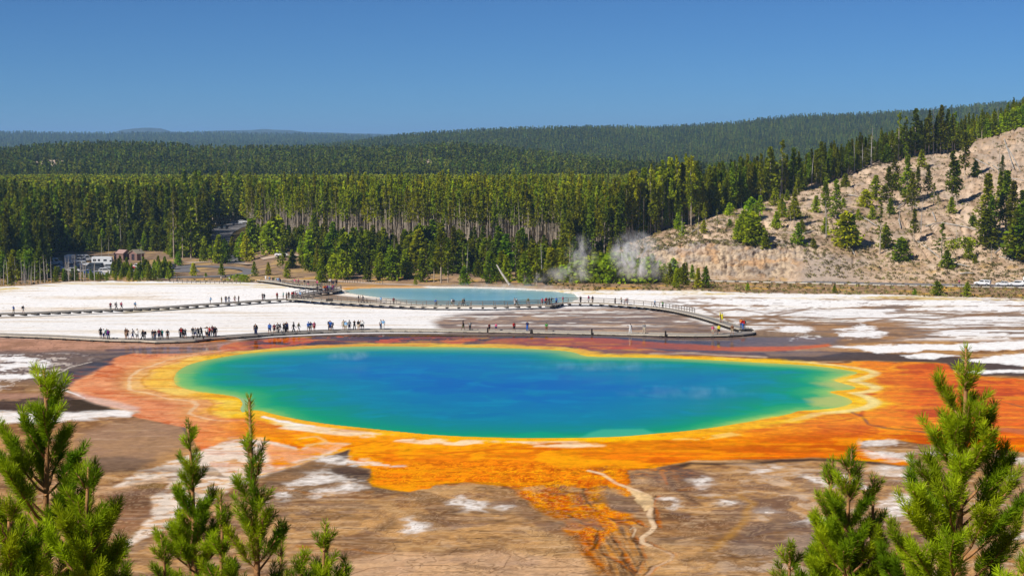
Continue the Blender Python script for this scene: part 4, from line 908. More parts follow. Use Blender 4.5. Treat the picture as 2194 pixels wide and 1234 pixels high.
scatter('ridge_forest', 'conifer forest covering the long ridge on the right', P, np.random.uniform(0.7, 1.35, len(P)) * 1.05, far_shapes)
P = surf_points(RL, 36000); P = P[infr(P)]
scatter('left_ridge_forest', 'blue green conifer forest on the hazy ridge', P, np.random.uniform(0.8, 1.5, len(P)) * 1.8, far_shapes)
P = surf_points(RM, 30000, tmax=1.1); P = P[infr(P)]
u_, v_ = proj(P[:, 0], P[:, 1], P[:, 2])
bare = np.zeros(len(P), bool)
for (bu, bv, bw, bh) in ((108, 354, 46, 8), (70, 356, 10, 6), (478, 357, 38, 8), (530, 354, 18, 5), (905, 353, 28, 8), (870, 357, 12, 5)):
    bare |= (((u_ - bu) / (bw * 0.95)) ** 2 + ((v_ - bv - 9) / (bh + 9)) ** 2 < 1.0) & (np.random.rand(len(P)) < 0.90)
P = P[~bare]
scatter('middle_forest', 'dark conifer forest on the low middle hill', P, np.random.uniform(0.65, 1.35, len(P)), far_shapes)
# pale outcrops among the middle forest
M['outcrop'] = simple('outcrop', S(196, 172, 150), 0.9, 0.0, 0.35, 0.15)
rx, ry, rz_ = RM; ru_, rv_ = proj(rx, ry, rz_)
def on_ridge(u, v):
    j = int(np.clip(np.searchsorted(ru_[20], u), 1, ru_.shape[1] - 1)); cv = np.minimum.accumulate(rv_[:38, j]); k = float(np.interp(-v, -cv, np.arange(38))); i0 = int(min(k, 36)); f_ = k - i0
    q = lambda A: A[i0, j] * (1 - f_) + A[i0 + 1, j] * f_
    y_, z_ = float(q(ry)), float(q(rz_)); return Vector(((u - U0) / F * (y_ * CP - (z_ - CH) * SP), y_, z_ + 2.5))
for (bu, bv, bw, bh) in ((108, 352, 46, 7), (478, 355, 38, 8), (905, 351, 30, 8), (530, 352, 16, 4), (72, 354, 9, 4)):
    vs, fs = [], []; na, nr_ = 28, 5
    for r_ in range(nr_):
        for k in range(na):
            an = 2 * math.pi * k / na; q = r_ / (nr_ - 1) * (0.7 + 0.45 * float(noise(np.array([3 * math.cos(an) + bu]), np.array([3 * math.sin(an)]), 5)[0]) + 0.15)
            vs.append(on_ridge(bu + bw * q * math.cos(an), bv - bh * q * math.sin(an)) + Vector((0, 0, -2.2 * (r_ == nr_ - 1))))
    for r_ in range(nr_ - 1):
        for k in range(na): k2 = (k + 1) % na; fs.append((r_ * na + k, r_ * na + k2, (r_ + 1) * na + k2, (r_ + 1) * na + k))
    o = MB().add(vs, fs).obj('rock_outcrop', M['outcrop']); tag(o, 'pale bare slope showing between the trees of the middle hill', None, None, 'structure')
# ================================================================== FOREST
def floor_pt(u, y):
    x = (u - U0) / F * y; z = float(floor_z(x, y)); zc = y * CP - (z - CH) * SP
    x = (u - U0) / F * zc; return np.array([x, y, float(floor_z(x, y))])
def floor_pts(u, y):
    x = (u - U0) / F * y; z = floor_z(x, y); zc = y * CP - (z - CH) * SP; x = (u - U0) / F * zc
    return np.stack([x, y, floor_z(x, y)], 1)
LOOPU = [-500, 100, 524, 526, 600, 800, 1000, 1290, 1400]
edge_y = lambda u: np.interp(u, [-900, 0, 95, 110, 360, 370, 440, 455, 524, 530, 600, 800, 1000, 1290], [480, 480, 485, 568, 572, 540, 540, 700, 705, 588, 575, 548, 532, 520])
# --- stuff: everything behind the first rows
rg = np.random.RandomState(900)
Q = []
n = 34000; u = rg.uniform(-420, 1700, n); y = np.sqrt(rg.uniform(695.0 ** 2, 1330.0 ** 2, n)); back = np.interp(u, HU, [t[-1] for t in taby])
k = (u < 1185) | (y > back - 40); P = floor_pts(u[k], y[k])
sc = rg.uniform(0.8, 1.12, len(P))
scatter('plain_forest', 'unbroken pine forest covering the plain behind the springs', P, np.stack([sc * 1.15, sc * 1.15, sc * 1.0], 1),
        [(low_tree('plain_a', 15, 1.9, 4.0, 821, 34, 1.2), 'pine'), (low_tree('plain_b', 16, 1.7, 5.0, 822, 34, 1.2), 'pine'), (low_tree('plain_c', 14, 2.1, 3.0, 823, 34, 1.2), 'dark_pine')], tilt=0.02)
n = 5200; u = rg.uniform(-300, 1290, n); y = rg.uniform(530, 705, n); k = (y > edge_y(u) + 14) & ~((u > 445) & (u < 528)); k &= rg.rand(n) < 0.52
P = floor_pts(u[k], y[k]); sc = rg.uniform(0.82, 1.15, len(P))
leftk = u[k] < 527
shp = [(TREES['lodgepole'][i][0], 'pine') for i in range(4)]
scatter('tall_forest', 'pale trunked lodgepole pines crowding behind the front row', P[~leftk], sc[~leftk] * 0.88, shp, tilt=0.015)
HT = [(TREES['lodgepole'][i][1], 'bark_pale') for i in range(4)]
nstem = 760; us = rg.uniform(528, 1475, nstem); ysn = rg.uniform(0, 70, nstem); 
Ps = []
for a, b in zip(us, ysn):
    if a < 1290: Ps.append(floor_pt(a, float(edge_y(a)) + b))
    else: Ps.append(hill_point(a, 5.05 + b / 90))
scatter('forest_trunks', 'dense stand of thin pale pine trunks in the forest edge', np.array(Ps), np.stack([rg.uniform(0.5, 0.95, nstem), rg.uniform(0.5, 0.95, nstem), rg.uniform(0.45, 0.85, nstem)], 1), HT, tilt=0.025)
scatter('left_forest', 'dark tall pines crowding behind the parking lot', P[leftk], sc[leftk] * 0.95, [(TREES['tall'][i][0], 'dark_pine') for i in range(4)], tilt=0.015)
# plateau behind the crest of the hillside
hp = []
for _ in range(5200):
    uu_ = rg.uniform(1200, 2700); tt_ = 5.02 + rg.rand() ** 1.3 * (KN - 1.05 - 5.02)
    hp.append(hill_point(uu_, tt_))
hp = np.array(hp); hu = proj(hp[:, 0], hp[:, 1], hp[:, 2])[0]
sc = rg.uniform(0.45, 1.0, len(hp)) * np.interp(hu, [1200, 1500, 1750, 1900, 2194], [1.1, 0.95, 0.65, 0.6, 0.55])
kf = (hu < 1490) & (rg.rand(len(hp)) < 0.6)
scatter('crest_lodgepoles', 'bare stemmed lodgepoles behind the low left shoulder of the hill', hp[kf], sc[kf] * 0.9, [(TREES['lodgepole'][i][0], 'pine') for i in range(4)])
kg = ~kf & ((hu >= 1490) | (rg.rand(len(hp)) < 0.25)); hp, sc = hp[kg], sc[kg]
scatter('plateau_forest', 'pine forest standing behind the crest of the tan hillside', hp, sc, [(TREES['tall'][i][0], 'pine') for i in range(4)] + [(TREES['bushy'][0][0], 'young')], tilt=0.02)

cnt = {}
def seg_label(kind, h, u, y, zone):
    hb = 'short' if h < 5.5 else 'medium' if h < 10 else 'tall' if h < 19 else 'very tall'
    return hb, zone
def zone_of(u, y):
    if y > 500:
        if u < 100: return 'in the dark forest at the left edge'
        if u < 230: return 'in the forest wall left of the huts'
        if u < 310: return 'in the forest wall behind the huts'
        if u < 370: return 'in the forest wall right of the huts'
        if u < 530: return 'in the forest around the upper road'
        for lim, nm in ((585, 'at the left corner of the pale forest edge'), (650, 'in the forest edge above the dry meadow'), (740, 'in the forest edge above the crowded walk turn'), (840, 'in the forest edge above the left pool end'), (940, 'in the forest edge behind the left pool bank'), (1050, 'in the forest edge behind the middle pool bank'),
                        (1130, 'in the forest edge above the leaning pool trunk'), (1210, 'in the forest edge behind the right pool end'), (1290, 'in the forest edge behind the thin steam')):
            if u < lim: return nm
        return 'in the forest edge climbing beside the road cut'
    for lim, nm in ((30, 'at the very left edge of the flats'), (70, 'among the first grey snags'), (110, 'among the densest grey snags'), (160, 'before the leftmost parked vehicles'), (200, 'before the dark camper van'), (240, 'before the white motorhome'), (280, 'before the mauve hut'), (320, 'before the green roofed hut'), (370, 'at the right end of the parking thicket')):
        if u < lim: return nm
    if u < 560: return 'along the loop road by the meadow'
    if u < 740: return 'beside the dry meadow left of the pool'
    for lim, nm in ((800, 'on the far bank at the left pool end'), (860, 'on the far bank behind the path fence'), (920, 'on the far bank left of the big dark pines'), (980, 'on the far bank by the big dark pines'), (1050, 'on the far bank behind the middle of the turquoise pool'), (1120, 'on the far bank beside the leaning trunk'), (1200, 'on the far bank behind the right pool end')):
        if u < lim: return nm
    return 'in the thicket wrapped by steam'
def forest_tree(kind, p, h, u, y, fat=1.0):
    z = zone_of(u, y); hb = 'short' if h < 5.5 else 'mid-sized' if h < 10 else 'tall' if h < 20 else 'very tall'
    look = {'lodgepole': 'bare stemmed lodgepole pine', 'tall': 'dark full crowned pine', 'bushy': 'bushy green pine', 'sparse': 'thin ragged pine', 'dead': 'grey dead trunk', 'shrub': 'round green shrub'}[kind]
    o = plant(kind, p, h, hb + ' ' + look + ' ' + z, 'dead tree' if kind == 'dead' else 'shrub' if kind == 'shrub' else 'tree', 'trees ' + z, fat=fat)
    FT.append((o, u)); return o
FT = []
n = 1500; u = rg.uniform(-320, 120, n); y = rg.uniform(486, 600, n); k = y > np.interp(u, [-400, 90, 120], [486, 486, 560]); P2 = floor_pts(u[k], y[k])
scatter('left_thicket', 'dark pines packed at the left edge of the forest', P2, rg.uniform(0.55, 1.0, len(P2)), [(TREES['tall'][i][0], 'dark_pine') for i in range(4)])
n = 900; u = rg.uniform(100, 445, n); y = np.interp(u, [100, 360, 370, 445], [566, 570, 545, 545]) + rg.uniform(0, 45, n); P3 = floor_pts(u, y)
scatter('understory', 'bushy young pines under the forest wall behind the parking lot', P3, rg.uniform(0.5, 1.35, len(P3)), [(TREES['bushy'][i][0], 'dark_pine') for i in range(4)])
n = 420; u = rg.uniform(528, 1300, n); y = edge_y(u) - rg.uniform(2, 26, n); P4 = floor_pts(u, y)
scatter('edge_understory', 'low young pines hiding the feet of the pale trunks', P4, rg.uniform(0.45, 0.95, len(P4)) * 1.1, [(TREES['bushy'][i][0], 'young') for i in range(4)])
n = 240; u = rg.uniform(640, 1290, n); fr_ = np.interp(u, [540, 640, 740, 900, 1050, 1200, 1290], [500, 478, 470, 464, 452, 444, 440]) + 12; y = fr_ + rg.rand(n) * (edge_y(u) - fr_ - 26)
scatter('bank_thicket', 'low green pine growth filling the far bank between the larger pines', floor_pts(u, y), rg.uniform(0.3, 0.9, n), [(TREES['bushy'][i][0], 'young') for i in range(4)])
n = 110; u = np.where(rg.rand(n) < 0.6, rg.uniform(-60, 110, n), rg.uniform(238, 362, n)); y = rg.uniform(470, 484, n)
scatter('meadow_thicket', 'low green pine growth along the edge of the white flats', floor_pts(u, y), rg.uniform(0.4, 0.75, n), [(TREES['bushy'][i][0], 'young') for i in range(4)])
# --- first rows, tree by tree
rg = np.random.RandomState(910)
for i in range(125):                                   # lodgepoles of the forest edge
    u = 530 + (1290 - 530) * (i + rg.rand()) / 125; y = float(edge_y(u)) + rg.rand() ** 1.5 * 22
    forest_tree('lodgepole', floor_pt(u, y), rg.uniform(16, 21.5), u, y)
for i in range(40):                                    # the edge climbing the back of the road cut
    u = 1290 + 190 * (i + rg.rand()) / 40; p = hill_point(u, 5.02 + rg.rand() * 0.5)
    forest_tree('lodgepole' if rg.rand() < 0.6 else 'tall', p, rg.uniform(17, 24), u, 600)
for i in range(95):                                    # left forest wall
    u = rg.uniform(-60, 450); y = float(edge_y(u)) + rg.rand() * 30
    if y < 520: y = rg.uniform(500, 600)
    forest_tree('tall' if rg.rand() < 0.8 else 'sparse', floor_pt(u, y), rg.uniform(15, 23), u, y)
for i in range(26):                                    # around the upper road
    u = rg.uniform(372, 455) if i < 20 else rg.uniform(528, 548); y = rg.uniform(545, 600)
    top = 505 if u > 440 and u < 528 else 470
    p = floor_pt(u, y); v = proj(*p)[1]; h = min(rg.uniform(8, 15), max(5, (v - top) * y / F))
    forest_tree('tall' if rg.rand() < 0.5 else 'bushy', p, h, u, y, 1.15)
for i in range(22):
    u = rg.uniform(455, 560); y = rg.uniform(520, 590); p = floor_pt(u, y); v = proj(*p)[1]
    h = (v - rg.uniform(500, 520)) * y / F
    forest_tree('bushy' if rg.rand() < 0.8 else 'sparse', p, max(3.0, h), u, y)
for i in range(20):
    u = rg.uniform(432, 505); y = rg.uniform(528, 592); p = floor_pt(u, y); v = proj(*p)[1]
    forest_tree('bushy', p, max(2.5, (v - rg.uniform(503, 530)) * y / F), u, y, 1.3)
for i in range(24):
    u = rg.uniform(380, 520); y = rg.uniform(700, 760); forest_tree('tall', floor_pt(u, y), rg.uniform(18, 24), u, y)
front = lambda u: np.interp(u, [540, 640, 740, 900, 1050, 1200, 1290, 1400, 1500], [500, 478, 470, 464, 452, 444, 440, 440, 446])
for i in range(160):                                   # young growth on the far bank
    u = rg.uniform(540, 1300); f0 = float(front(u)); y = f0 + rg.rand() ** 1.2 * (float(edge_y(u)) - f0 - 4)
    if u < 660 and y < 520 and rg.rand() < 0.6: continue
    if 560 < u < 620 and 500 < y < 530: continue
    p = floor_pt(u, y); h = rg.choice([rg.uniform(3, 5), rg.uniform(5, 9), rg.uniform(8, 12)], p=[0.2, 0.45, 0.35])
    kd = rg.choice(['bushy', 'tall', 'sparse', 'dead'], p=[0.66, 0.2, 0.09, 0.05])
    forest_tree(kd, p, h * (1.25 if kd != 'bushy' else 1), u, y, 1.35 if kd == 'bushy' else 1.1)
for (u, v, h) in ((690, 612, 8), (787, 603, 6.5), (870, 596, 8.5), (945, 607, 17), (930, 606, 12), (960, 606, 13), (890, 611, 2.3), (995, 611, 5), (1050, 608, 9), (1085, 608, 8), (1150, 611, 11), (1180, 611, 10), (1125, 612, 9), (615, 596, 5), (575, 590, 4), (545, 592, 4.5),
                  (735, 598, 8), (715, 597, 7), (840, 600, 9), (815, 601, 6), (905, 604, 9)):
    p = ground_pt(u, v); forest_tree('bushy' if h < 11 else 'tall', p, h, u, 470, 1.2)
for i in range(46):                                    # thicket in the steam
    u = rg.uniform(1205, 1480); y = rg.uniform(438, 462); p = floor_pt(u, y); h = rg.uniform(3.5, 8.5) * np.interp(u, [1200, 1400, 1480], [1.1, 1.0, 0.7])
    forest_tree(rg.choice(['bushy', 'shrub', 'tall'], p=[0.6, 0.25, 0.15]), p, h if h > 3 else 3, u, 450, 1.2)
for (u, v, h, k) in ((1345, 590, 10, 'bushy'), (1410, 590, 9, 'bushy'), (1395, 606, 7, 'bushy'), (1435, 612, 6, 'bushy'), (1465, 612, 6, 'bushy'), (1450, 617, 5, 'bushy'), (1495, 618, 5.2, 'bushy'), (1512, 618, 5.6, 'bushy'), (1485, 585, 6, 'sparse'), (1483, 600, 4.5, 'bushy')):
    forest_tree(k, ground_pt(u, v), h, u, 450, 1.15)
for i in range(84):                                    # left front thicket
    u = rg.uniform(-60, 175) if i < 38 else rg.uniform(175, 365); vb = rg.uniform(586, 612) if u < 175 else rg.uniform(594, 603)
    vb = min(vb, np.interp(u, [0, 90, 150, 400], [612, 607, 601, 601]))
    p = ground_pt(u, vb); top = rg.uniform(528, 560) if u < 105 else rg.uniform(553, 575) if u < 200 else rg.uniform(566, 584)
    if 196 < u < 262: top = rg.uniform(584, 594)
    elif 112 < u < 196: top = max(top, rg.uniform(570, 590))
    elif 262 <= u < 318: top = max(top, rg.uniform(578, 588))
    h = (vb - top) * p.y / F
    forest_tree('bushy' if rg.rand() < 0.8 else 'tall', p, max(2.0, h), u, 470, 1.05)
for i in range(44):                                    # grey snags
    u = rg.choice([rg.uniform(0, 60), rg.uniform(60, 112), rg.uniform(135, 215)]); vb = np.interp(u, [0, 90, 150, 400], [613, 608, 603, 602]) - rg.rand() * 4; p = ground_pt(u, vb)
    forest_tree('dead', p, rg.uniform(4, 8.5), u, 470, 1.2)
for (u, v, h) in ((365, 592, 4.6), (415, 591, 3.9), (475, 591, 4.0), (441, 593, 1.2), (382, 569, 4.5), (330, 590, 4), (527, 560, 9)):
    p = ground_pt(u, v); o = plant('bushy', p, h, {365: 'small pine at the end of the thicket by the loop road', 415: 'round pine standing alone on the left of the road island', 475: 'round pine standing alone on the right of the road island', 441: 'tiny pine between the two round pines on the road island',
        382: 'young pine behind the loop road beside the dark pickup', 330: 'short pine right of the parked cars', 527: 'young pine by the junction of the loop road'}[u], 'tree', None, fat=1.5)
for (u, v, h, w) in ((513, 604, 2.2, 1.6), (525, 605, 2.0, 1.5)): plant('shrub', ground_pt(u, v), h, 'low spreading dark shrub by the footpath, %s half' % ('left' if u < 520 else 'right'), 'shrub', None, fat=w)
# tall dead trunks standing over the thicket and huts
for (u, v, vt, lb) in ((218, 549, 507, 'pale bare trunk left of the brown huts'), (233, 547, 503, 'pale bare trunk nearest the left hut wall'), (303, 559, 517, 'pale bare trunk in front of the open hut'), (260, 538, 470, 'thin grey trunk rising behind the left hut'),
                       (509, 604, 572, 'short dark stump post by the footpath shrub'), (528, 548, 505, 'thin grey trunk above the road junction'), (692, 560, 515, 'pale dead trunk above the dark blue vehicle'), (975, 560, 505, 'pale dead trunk in the pine bank')):
    p = ground_pt(u, v); plant('dead', p, (v - vt) * p.y / F, lb, 'dead tree', None, var=0)

# --- trees of the hillside, read off one by one (scale of an enlarged view: u = 1100 + X / 2.0055, v = 200 + Y / 2.0055)
HT_ = [(725,615,50,'b'),(820,560,80,'t'),(875,600,95,'s1'),(930,575,32,'b'),(965,635,80,'b'),(985,580,52,'b'),(1030,645,115,'b'),(1050,650,90,'b'),(1085,668,70,'b'),(1128,580,65,'b'),(1125,482,70,'b'),(1160,532,58,'w'),(1208,540,75,'w'),(1220,470,110,'t'),
       (1060,505,60,'b'),(1022,540,80,'b'),(1225,650,85,'b'),(1290,662,34,'b'),(1340,540,160,'t'),(1385,540,150,'t'),(1340,600,62,'b'),(1345,620,150,'d'),(1425,402,52,'w'),(1425,658,128,'b'),(1452,660,120,'b'),(1482,545,45,'b'),(1512,490,68,'b'),
       (1557,455,92,'b'),(1545,540,45,'b'),(1622,520,62,'b'),(1575,690,200,'s1'),(1598,665,90,'b'),(1610,480,145,'t'),(1665,720,88,'b'),(1690,470,180,'t'),(1712,510,150,'t'),(1735,450,120,'t'),(1720,640,130,'t'),(1752,600,140,'d'),(1780,440,115,'t'),
       (1825,500,62,'s1'),(1838,745,170,'s1'),(1862,752,72,'w'),(1885,490,215,'t'),(1905,480,170,'t'),(1905,660,115,'d'),(1885,668,34,'h'),(1940,668,44,'h'),(1940,372,180,'t'),(1958,712,72,'b'),(1982,730,36,'b'),(1985,357,62,'b'),(1975,572,45,'b'),
       (2035,625,250,'t'),(2050,640,180,'t'),(2030,665,150,'b'),(2022,660,150,'d'),(2100,352,78,'t'),(2085,350,130,'d'),(2090,585,220,'t'),(2115,590,230,'t'),(2145,600,200,'t'),(2125,640,80,'d'),(2172,712,190,'b'),(2190,715,220,'b'),(2055,722,70,'d'),(2180,640,200,'t'),
       (2008,845,0,'')]
ORD = ['first','second','third','fourth','fifth','sixth','seventh','eighth','ninth','tenth','eleventh','twelfth','thirteenth','fourteenth','fifteenth','sixteenth','seventeenth','eighteenth','nineteenth','twentieth'] + ['twenty-' + s for s in 'first second third fourth fifth sixth seventh eighth ninth'.split()]
items = []
for X_, Y_, h_, k_ in HT_:
    if not k_: continue
    u, v = 1100 + X_ / 2.0055, 200 + Y_ / 2.0055; items.append((u, v, h_ / 2.0055, k_))
def band(v, u):
    return 'lower hillside above the road' if v > 505 else 'middle of the tan hillside' if v > 440 else 'upper hillside below the crest'
KN_ = {'b': ('bushy', 'dense cone shaped pine'), 't': ('tall', 'tall dark pine'), 's1': ('sparse', 'sparse bare trunked pine'), 'd': ('dead', 'grey leafless dead tree'), 'w': ('bushy', 'broad dark rounded pine'), 'h': ('shrub', 'low spreading green shrub')}
rg = np.random.RandomState(940)
for _ in range(34):
    u = rg.uniform(1440, 2080); pc = hill_point(u, rg.uniform(3.2, 4.9)); v = float(proj(*pc)[1]); k_ = rg.choice(['b', 't', 'd', 's1'], p=[0.4, 0.25, 0.2, 0.15])
    items.append((u, v, {'b': rg.uniform(18, 38), 't': rg.uniform(40, 75), 'd': rg.uniform(30, 62), 's1': rg.uniform(40, 70)}[k_], k_))
seen = {}
for u, v, h, k_ in sorted(items):
    kd, look = KN_[k_]; b = band(v, u); n = seen.get((k_, b), 0); seen[(k_, b)] = n + 1
    p = on_hill(u, v); hm = h * p.y / F * 1.12
    plant(kd, p - Vector((0, 0, 0.2)), hm, '%s on the %s, %s from the left' % (look, b, ORD[n]), 'dead tree' if k_ == 'd' else 'shrub' if k_ == 'h' else 'tree',
          'trees on the tan hillside', fat={'w': 1.9, 'h': 1.5, 'b': 1.55, 't': 1.3, 's1': 1.6}.get(k_, 1.0))
# trees along the crest against the forest and the sky
CR = [(1060,395,105,'t'),(1100,400,165,'t'),(1150,395,195,'s1'),(1165,400,120,'t'),(1200,400,165,'t'),(1225,390,110,'b'),(1280,350,100,'d'),(1320,350,140,'t'),(1300,380,90,'t'),(1350,370,90,'t'),(1380,350,80,'t'),(1410,350,100,'t'),(1440,360,150,'t'),(1465,300,110,'d'),(1475,350,90,'b'),
      (1498,350,140,'d'),(1510,345,110,'t'),(1540,330,110,'t'),(1535,300,160,'d'),(1570,320,100,'t'),(1600,310,90,'b'),(1620,310,150,'t'),(1650,300,215,'s1'),(1665,300,150,'t'),(1682,300,200,'s1'),(1700,290,140,'t'),(1722,290,220,'t'),(1745,280,160,'t'),(1765,300,190,'t'),(1782,290,215,'t'),
      (1803,285,230,'d'),(1815,290,190,'t'),(1833,290,235,'t'),(1848,270,150,'t'),(1862,280,210,'t'),(1880,270,180,'t'),(1893,260,180,'s1'),(1915,260,100,'b'),(1940,250,90,'b'),(1965,240,90,'b'),(1990,220,100,'t'),(2010,210,140,'t'),(2030,200,90,'b'),(2060,180,100,'b'),(2083,190,140,'d'),(2090,180,90,'b'),(2115,165,80,'b'),(2140,150,80,'b'),(2165,140,80,'b'),(2185,130,80,'b')]
seen = {}
for X_, Y_, h_, k_ in sorted(CR):
    u = 1100 + X_ / 2.0055; kd, look = KN_[k_]; n = seen.get(k_, 0); seen[k_] = n + 1
    p = Vector(hill_point(u, 4.96)); v = proj(*p)[1]; top = 200 + (Y_ - h_) / 2.0055
    hm = max(2.5, (v - top) * p.y / F)
    plant(kd, p - Vector((0, 0, 0.2)), hm, '%s on the hill crest, %s from the left' % (look, ORD[n]), 'dead tree' if k_ == 'd' else 'tree', 'trees along the hill crest', fat=1.15)
# roadside bushes
RB = [(1543, 589, 5.6, 'bushy', 'narrow young pine against the foot of the road cut'), (1602, 623, 2.0, 'bushy', 'small round pine on the bank below the road cut'), (1788, 628, 2.0, 'bushy', 'dark little pine alone on the tan roadside bank'), (1960, 632, 1.4, 'bushy', 'tiny dark bush on the roadside bank'),
      (2008, 633, 3.5, 'bushy', 'leaning bright pine on the bank before the road'), (2072, 636, 3.6, 'bushy', 'dark egg shaped pine on the bank before the road'), (2109, 602, 3.0, 'bushy', 'small pine behind the white pickup')]
for u, v, h, k_, lb in RB: plant(k_, ground_pt(u, v), h, lb, 'tree', 'small pines along the road', fat=1.7)
# fallen logs
def log(pts3, r, lb, group=None, nm='fallen_log'):
    o = MB().tube(pts3, [r, r * 0.85, r * 0.5][:len(pts3)] if len(pts3) < 4 else r, 6).obj(nm, M['dead_wood']); tag(o, lb, 'log', group)
LG = [(1250,605,1310,592),(1490,530,1560,575),(1735,640,1830,710),(1880,735,1960,750),(1770,575,1840,560),(1840,560,1990,590),(1645,500,1690,470),(2090,705,2150,725),(2070,690,2110,660),(1920,778,1980,778),(2125,240,2180,340),(2110,200,2150,330),(2130,370,2190,380),(1985,285,2060,330),(2040,300,2100,345),
      (750,615,800,580),(1430,440,1490,450),(1440,660,1470,700),(1700,480,1745,500),(1800,515,1815,555),(1655,545,1665,585),(1560,430,1590,440),(2000,620,2040,640),(1390,470,1450,455),(1820,640,1890,625)]
for n, (a, b, c_, d_) in enumerate(sorted(LG)):
    p = on_hill(1100 + a / 2.0055, 200 + b / 2.0055); q = on_hill(1100 + c_ / 2.0055, 200 + d_ / 2.0055)
    up = Vector((0, 0, 0.25)); log([p + up, (p + q) / 2 + up * 2.0, q + up * 1.5], 0.24, 'grey fallen log on the tan hillside, %s counting from the left' % ORD[n], 'fallen logs on the hillside')
p = ground_pt(1092, 612); log([p + Vector((0, 0, 0.1)), p + Vector((-2.3, 3.5, 3.2)), p + Vector((-3.6, 6, 5.2))], 0.32, 'pale broken trunk leaning at the edge of the turquoise pool', None, 'leaning_trunk')
for (u0, v0, u1, v1, lb) in ((1215, 478, 1290, 548, 'long pale trunk leaning through the forest edge'), (1252, 480, 1275, 545, 'pale trunk tilted against the forest'), (1270, 505, 1310, 560, 'broken pale trunk fallen towards the road cut')):
    q = floor_pt(u1, 508); r_ = 508.0; z0 = CH - (v0 - VH) / F * r_; p0 = Vector(((u0 - U0) / F * r_, r_, z0)); log([Vector(q), (Vector(q) + p0) / 2, p0], 0.16, lb, None, 'leaning_trunk')
# sage and grass tufts on the soil
pts = []
rg = np.random.RandomState(930)
for _ in range(6000):
    u = rg.uniform(1290, 2330); t = rg.uniform(1.05, 5)
    if u < 1720 and t < 2.2: continue
    pts.append(hill_point(u, t))
pts = np.array(pts)
tuft = [(sprays_mesh('tuft_a', 0.5, 0.02, 0.5, 10, 2, 0.42, 831, profile=lambda t: 1.0), 'sage'), (sprays_mesh('tuft_b', 0.4, 0.02, 0.6, 9, 2, 0.36, 832, profile=lambda t: 1.0), 'sage')]
scatter('hill_scrub', 'dry grass and sagebrush tufts over the tan hillside', pts, rg.uniform(0.4, 1.5, len(pts)) * 0.9, tuft)
n = 5200; u = rg.uniform(-80, 2300, n); v = rg.uniform(600, 650, n); te = np.interp(u, [-400, 0, 90, 150, 330, 520, 620, 700, 900, 1250, 1480, 1600, 1900, 2194, 2700], [616, 615, 610, 603, 603, 604, 611, 616, 614, 622, 622, 628, 632, 640, 650])
k = (v < te + 1) & ((u > 1190) | ((u < 560) & (v > 597))); P = np.array([tuple(unproj(a, b)) for a, b in zip(u[k], v[k])])
tuft2 = [(sprays_mesh('tuft_c', 0.45, 0.02, 0.5, 9, 2, 0.4, 833, profile=lambda t: 1.0), 'sage')]
scatter('bank_scrub', 'yellow grass tufts along the edge of the white flats', P, rg.uniform(0.4, 1.2, len(P)), tuft2)

# neighbours of one look are told apart by their order where there are few of them
same = {}
for o, u in FT: same.setdefault((o['label'], o['group']), []).append((u, o))
for (lb, g_), L_ in same.items():
    if 2 <= len(L_) <= 20 and len(lb.split()) <= 12:
        for n_, (u, o) in enumerate(sorted(L_, key=lambda q: q[0])): o['label'] = lb + ', ' + ORD[n_] + ' from left'
# ================================================================== ROADS, KERBS
M['asphalt'] = simple('asphalt', S(128, 124, 124, 0.9), 0.9, 0.2, 0.12, 1.5)
M['gravel'] = simple('pale_gravel', S(196, 172, 150), 0.95, 0.1, 0.15, 1.2)
M['deck'] = simple('deck_boards', S(150, 142, 134), 0.85, 0.2, 0.18, 5)
M['edge'] = simple('deck_edge', S(196, 186, 168), 0.8, 0.2, 0.12, 3)
M['post'] = simple('grey_timber', S(120, 110, 100), 0.85, 0.2, 0.2, 4)
M['dark_timber'] = simple('dark_timber', S(60, 54, 50), 0.9, 0.1, 0.2, 4)
M['paint_white'] = simple('road_paint', (0.7, 0.7, 0.66), 0.7, 0.2, 0.1, 2)
def ribbon(name, line3, w, mat, dz=0.0, thick=0.0, label=None, kind='structure', parent=None, wl=None):
    P = [Vector(p) for p in line3]; vs, fs = [], []
    for i, p in enumerate(P):
        d = (P[min(i + 1, len(P) - 1)] - P[max(i - 1, 0)]); d.z = 0; d.normalize(); n = Vector((-d.y, d.x, 0)); ww = w(i / (len(P) - 1)) if callable(w) else w
        vs += [p + n * ww / 2 + Vector((0, 0, dz)), p - n * ww / 2 + Vector((0, 0, dz))]
        if thick: vs += [p - n * ww / 2 + Vector((0, 0, dz - thick)), p + n * ww / 2 + Vector((0, 0, dz - thick))]
    k = 4 if thick else 2
    for i in range(len(P) - 1):
        a, b = i * k, (i + 1) * k
        fs.append((a, a + 1, b + 1, b))
        if thick: fs += [(a + 1, a + 2, b + 2, b + 1), (a + 2, a + 3, b + 3, b + 2), (a + 3, a, b, b + 3)]
    if thick: fs += [(0, 3, 2, 1), tuple(len(vs) - 4 + q for q in (0, 1, 2, 3))]
    o = MB().add(vs, fs).obj(name, mat, parent)
    if label: tag(o, label, None, None, kind)
    return o
def drape(px, n=6, dz=0.0):
    """smooth line on the valley floor through photo pixels, a copy for every stretch"""
    return [Vector(unproj(u, v, dz)) for u, v in catmull(px, n)]
RR_ = catmull([(1180, 595), (1300, 594), (1400, 596), (1500, 599), (1700, 603), (1900, 608), (2050, 611), (2194, 613.5), (2500, 622)], 8)
road_line = [Vector(unproj(u, v, 0.25)) for u, v in RR_]
ribbon('road_shoulder', road_line, 9.5, M['gravel'], 0.0, 0.0, 'pale gravel shoulder of the road under the hillside')
ribbon('road', road_line, 6.5, M['asphalt'], 0.02, 0.0, 'grey asphalt road along the foot of the hillside')
for off in (0.0,):
    ribbon('road_markings', road_line, 0.14, M['paint_white'], 0.026, 0.0, 'faint line along the middle of the road')
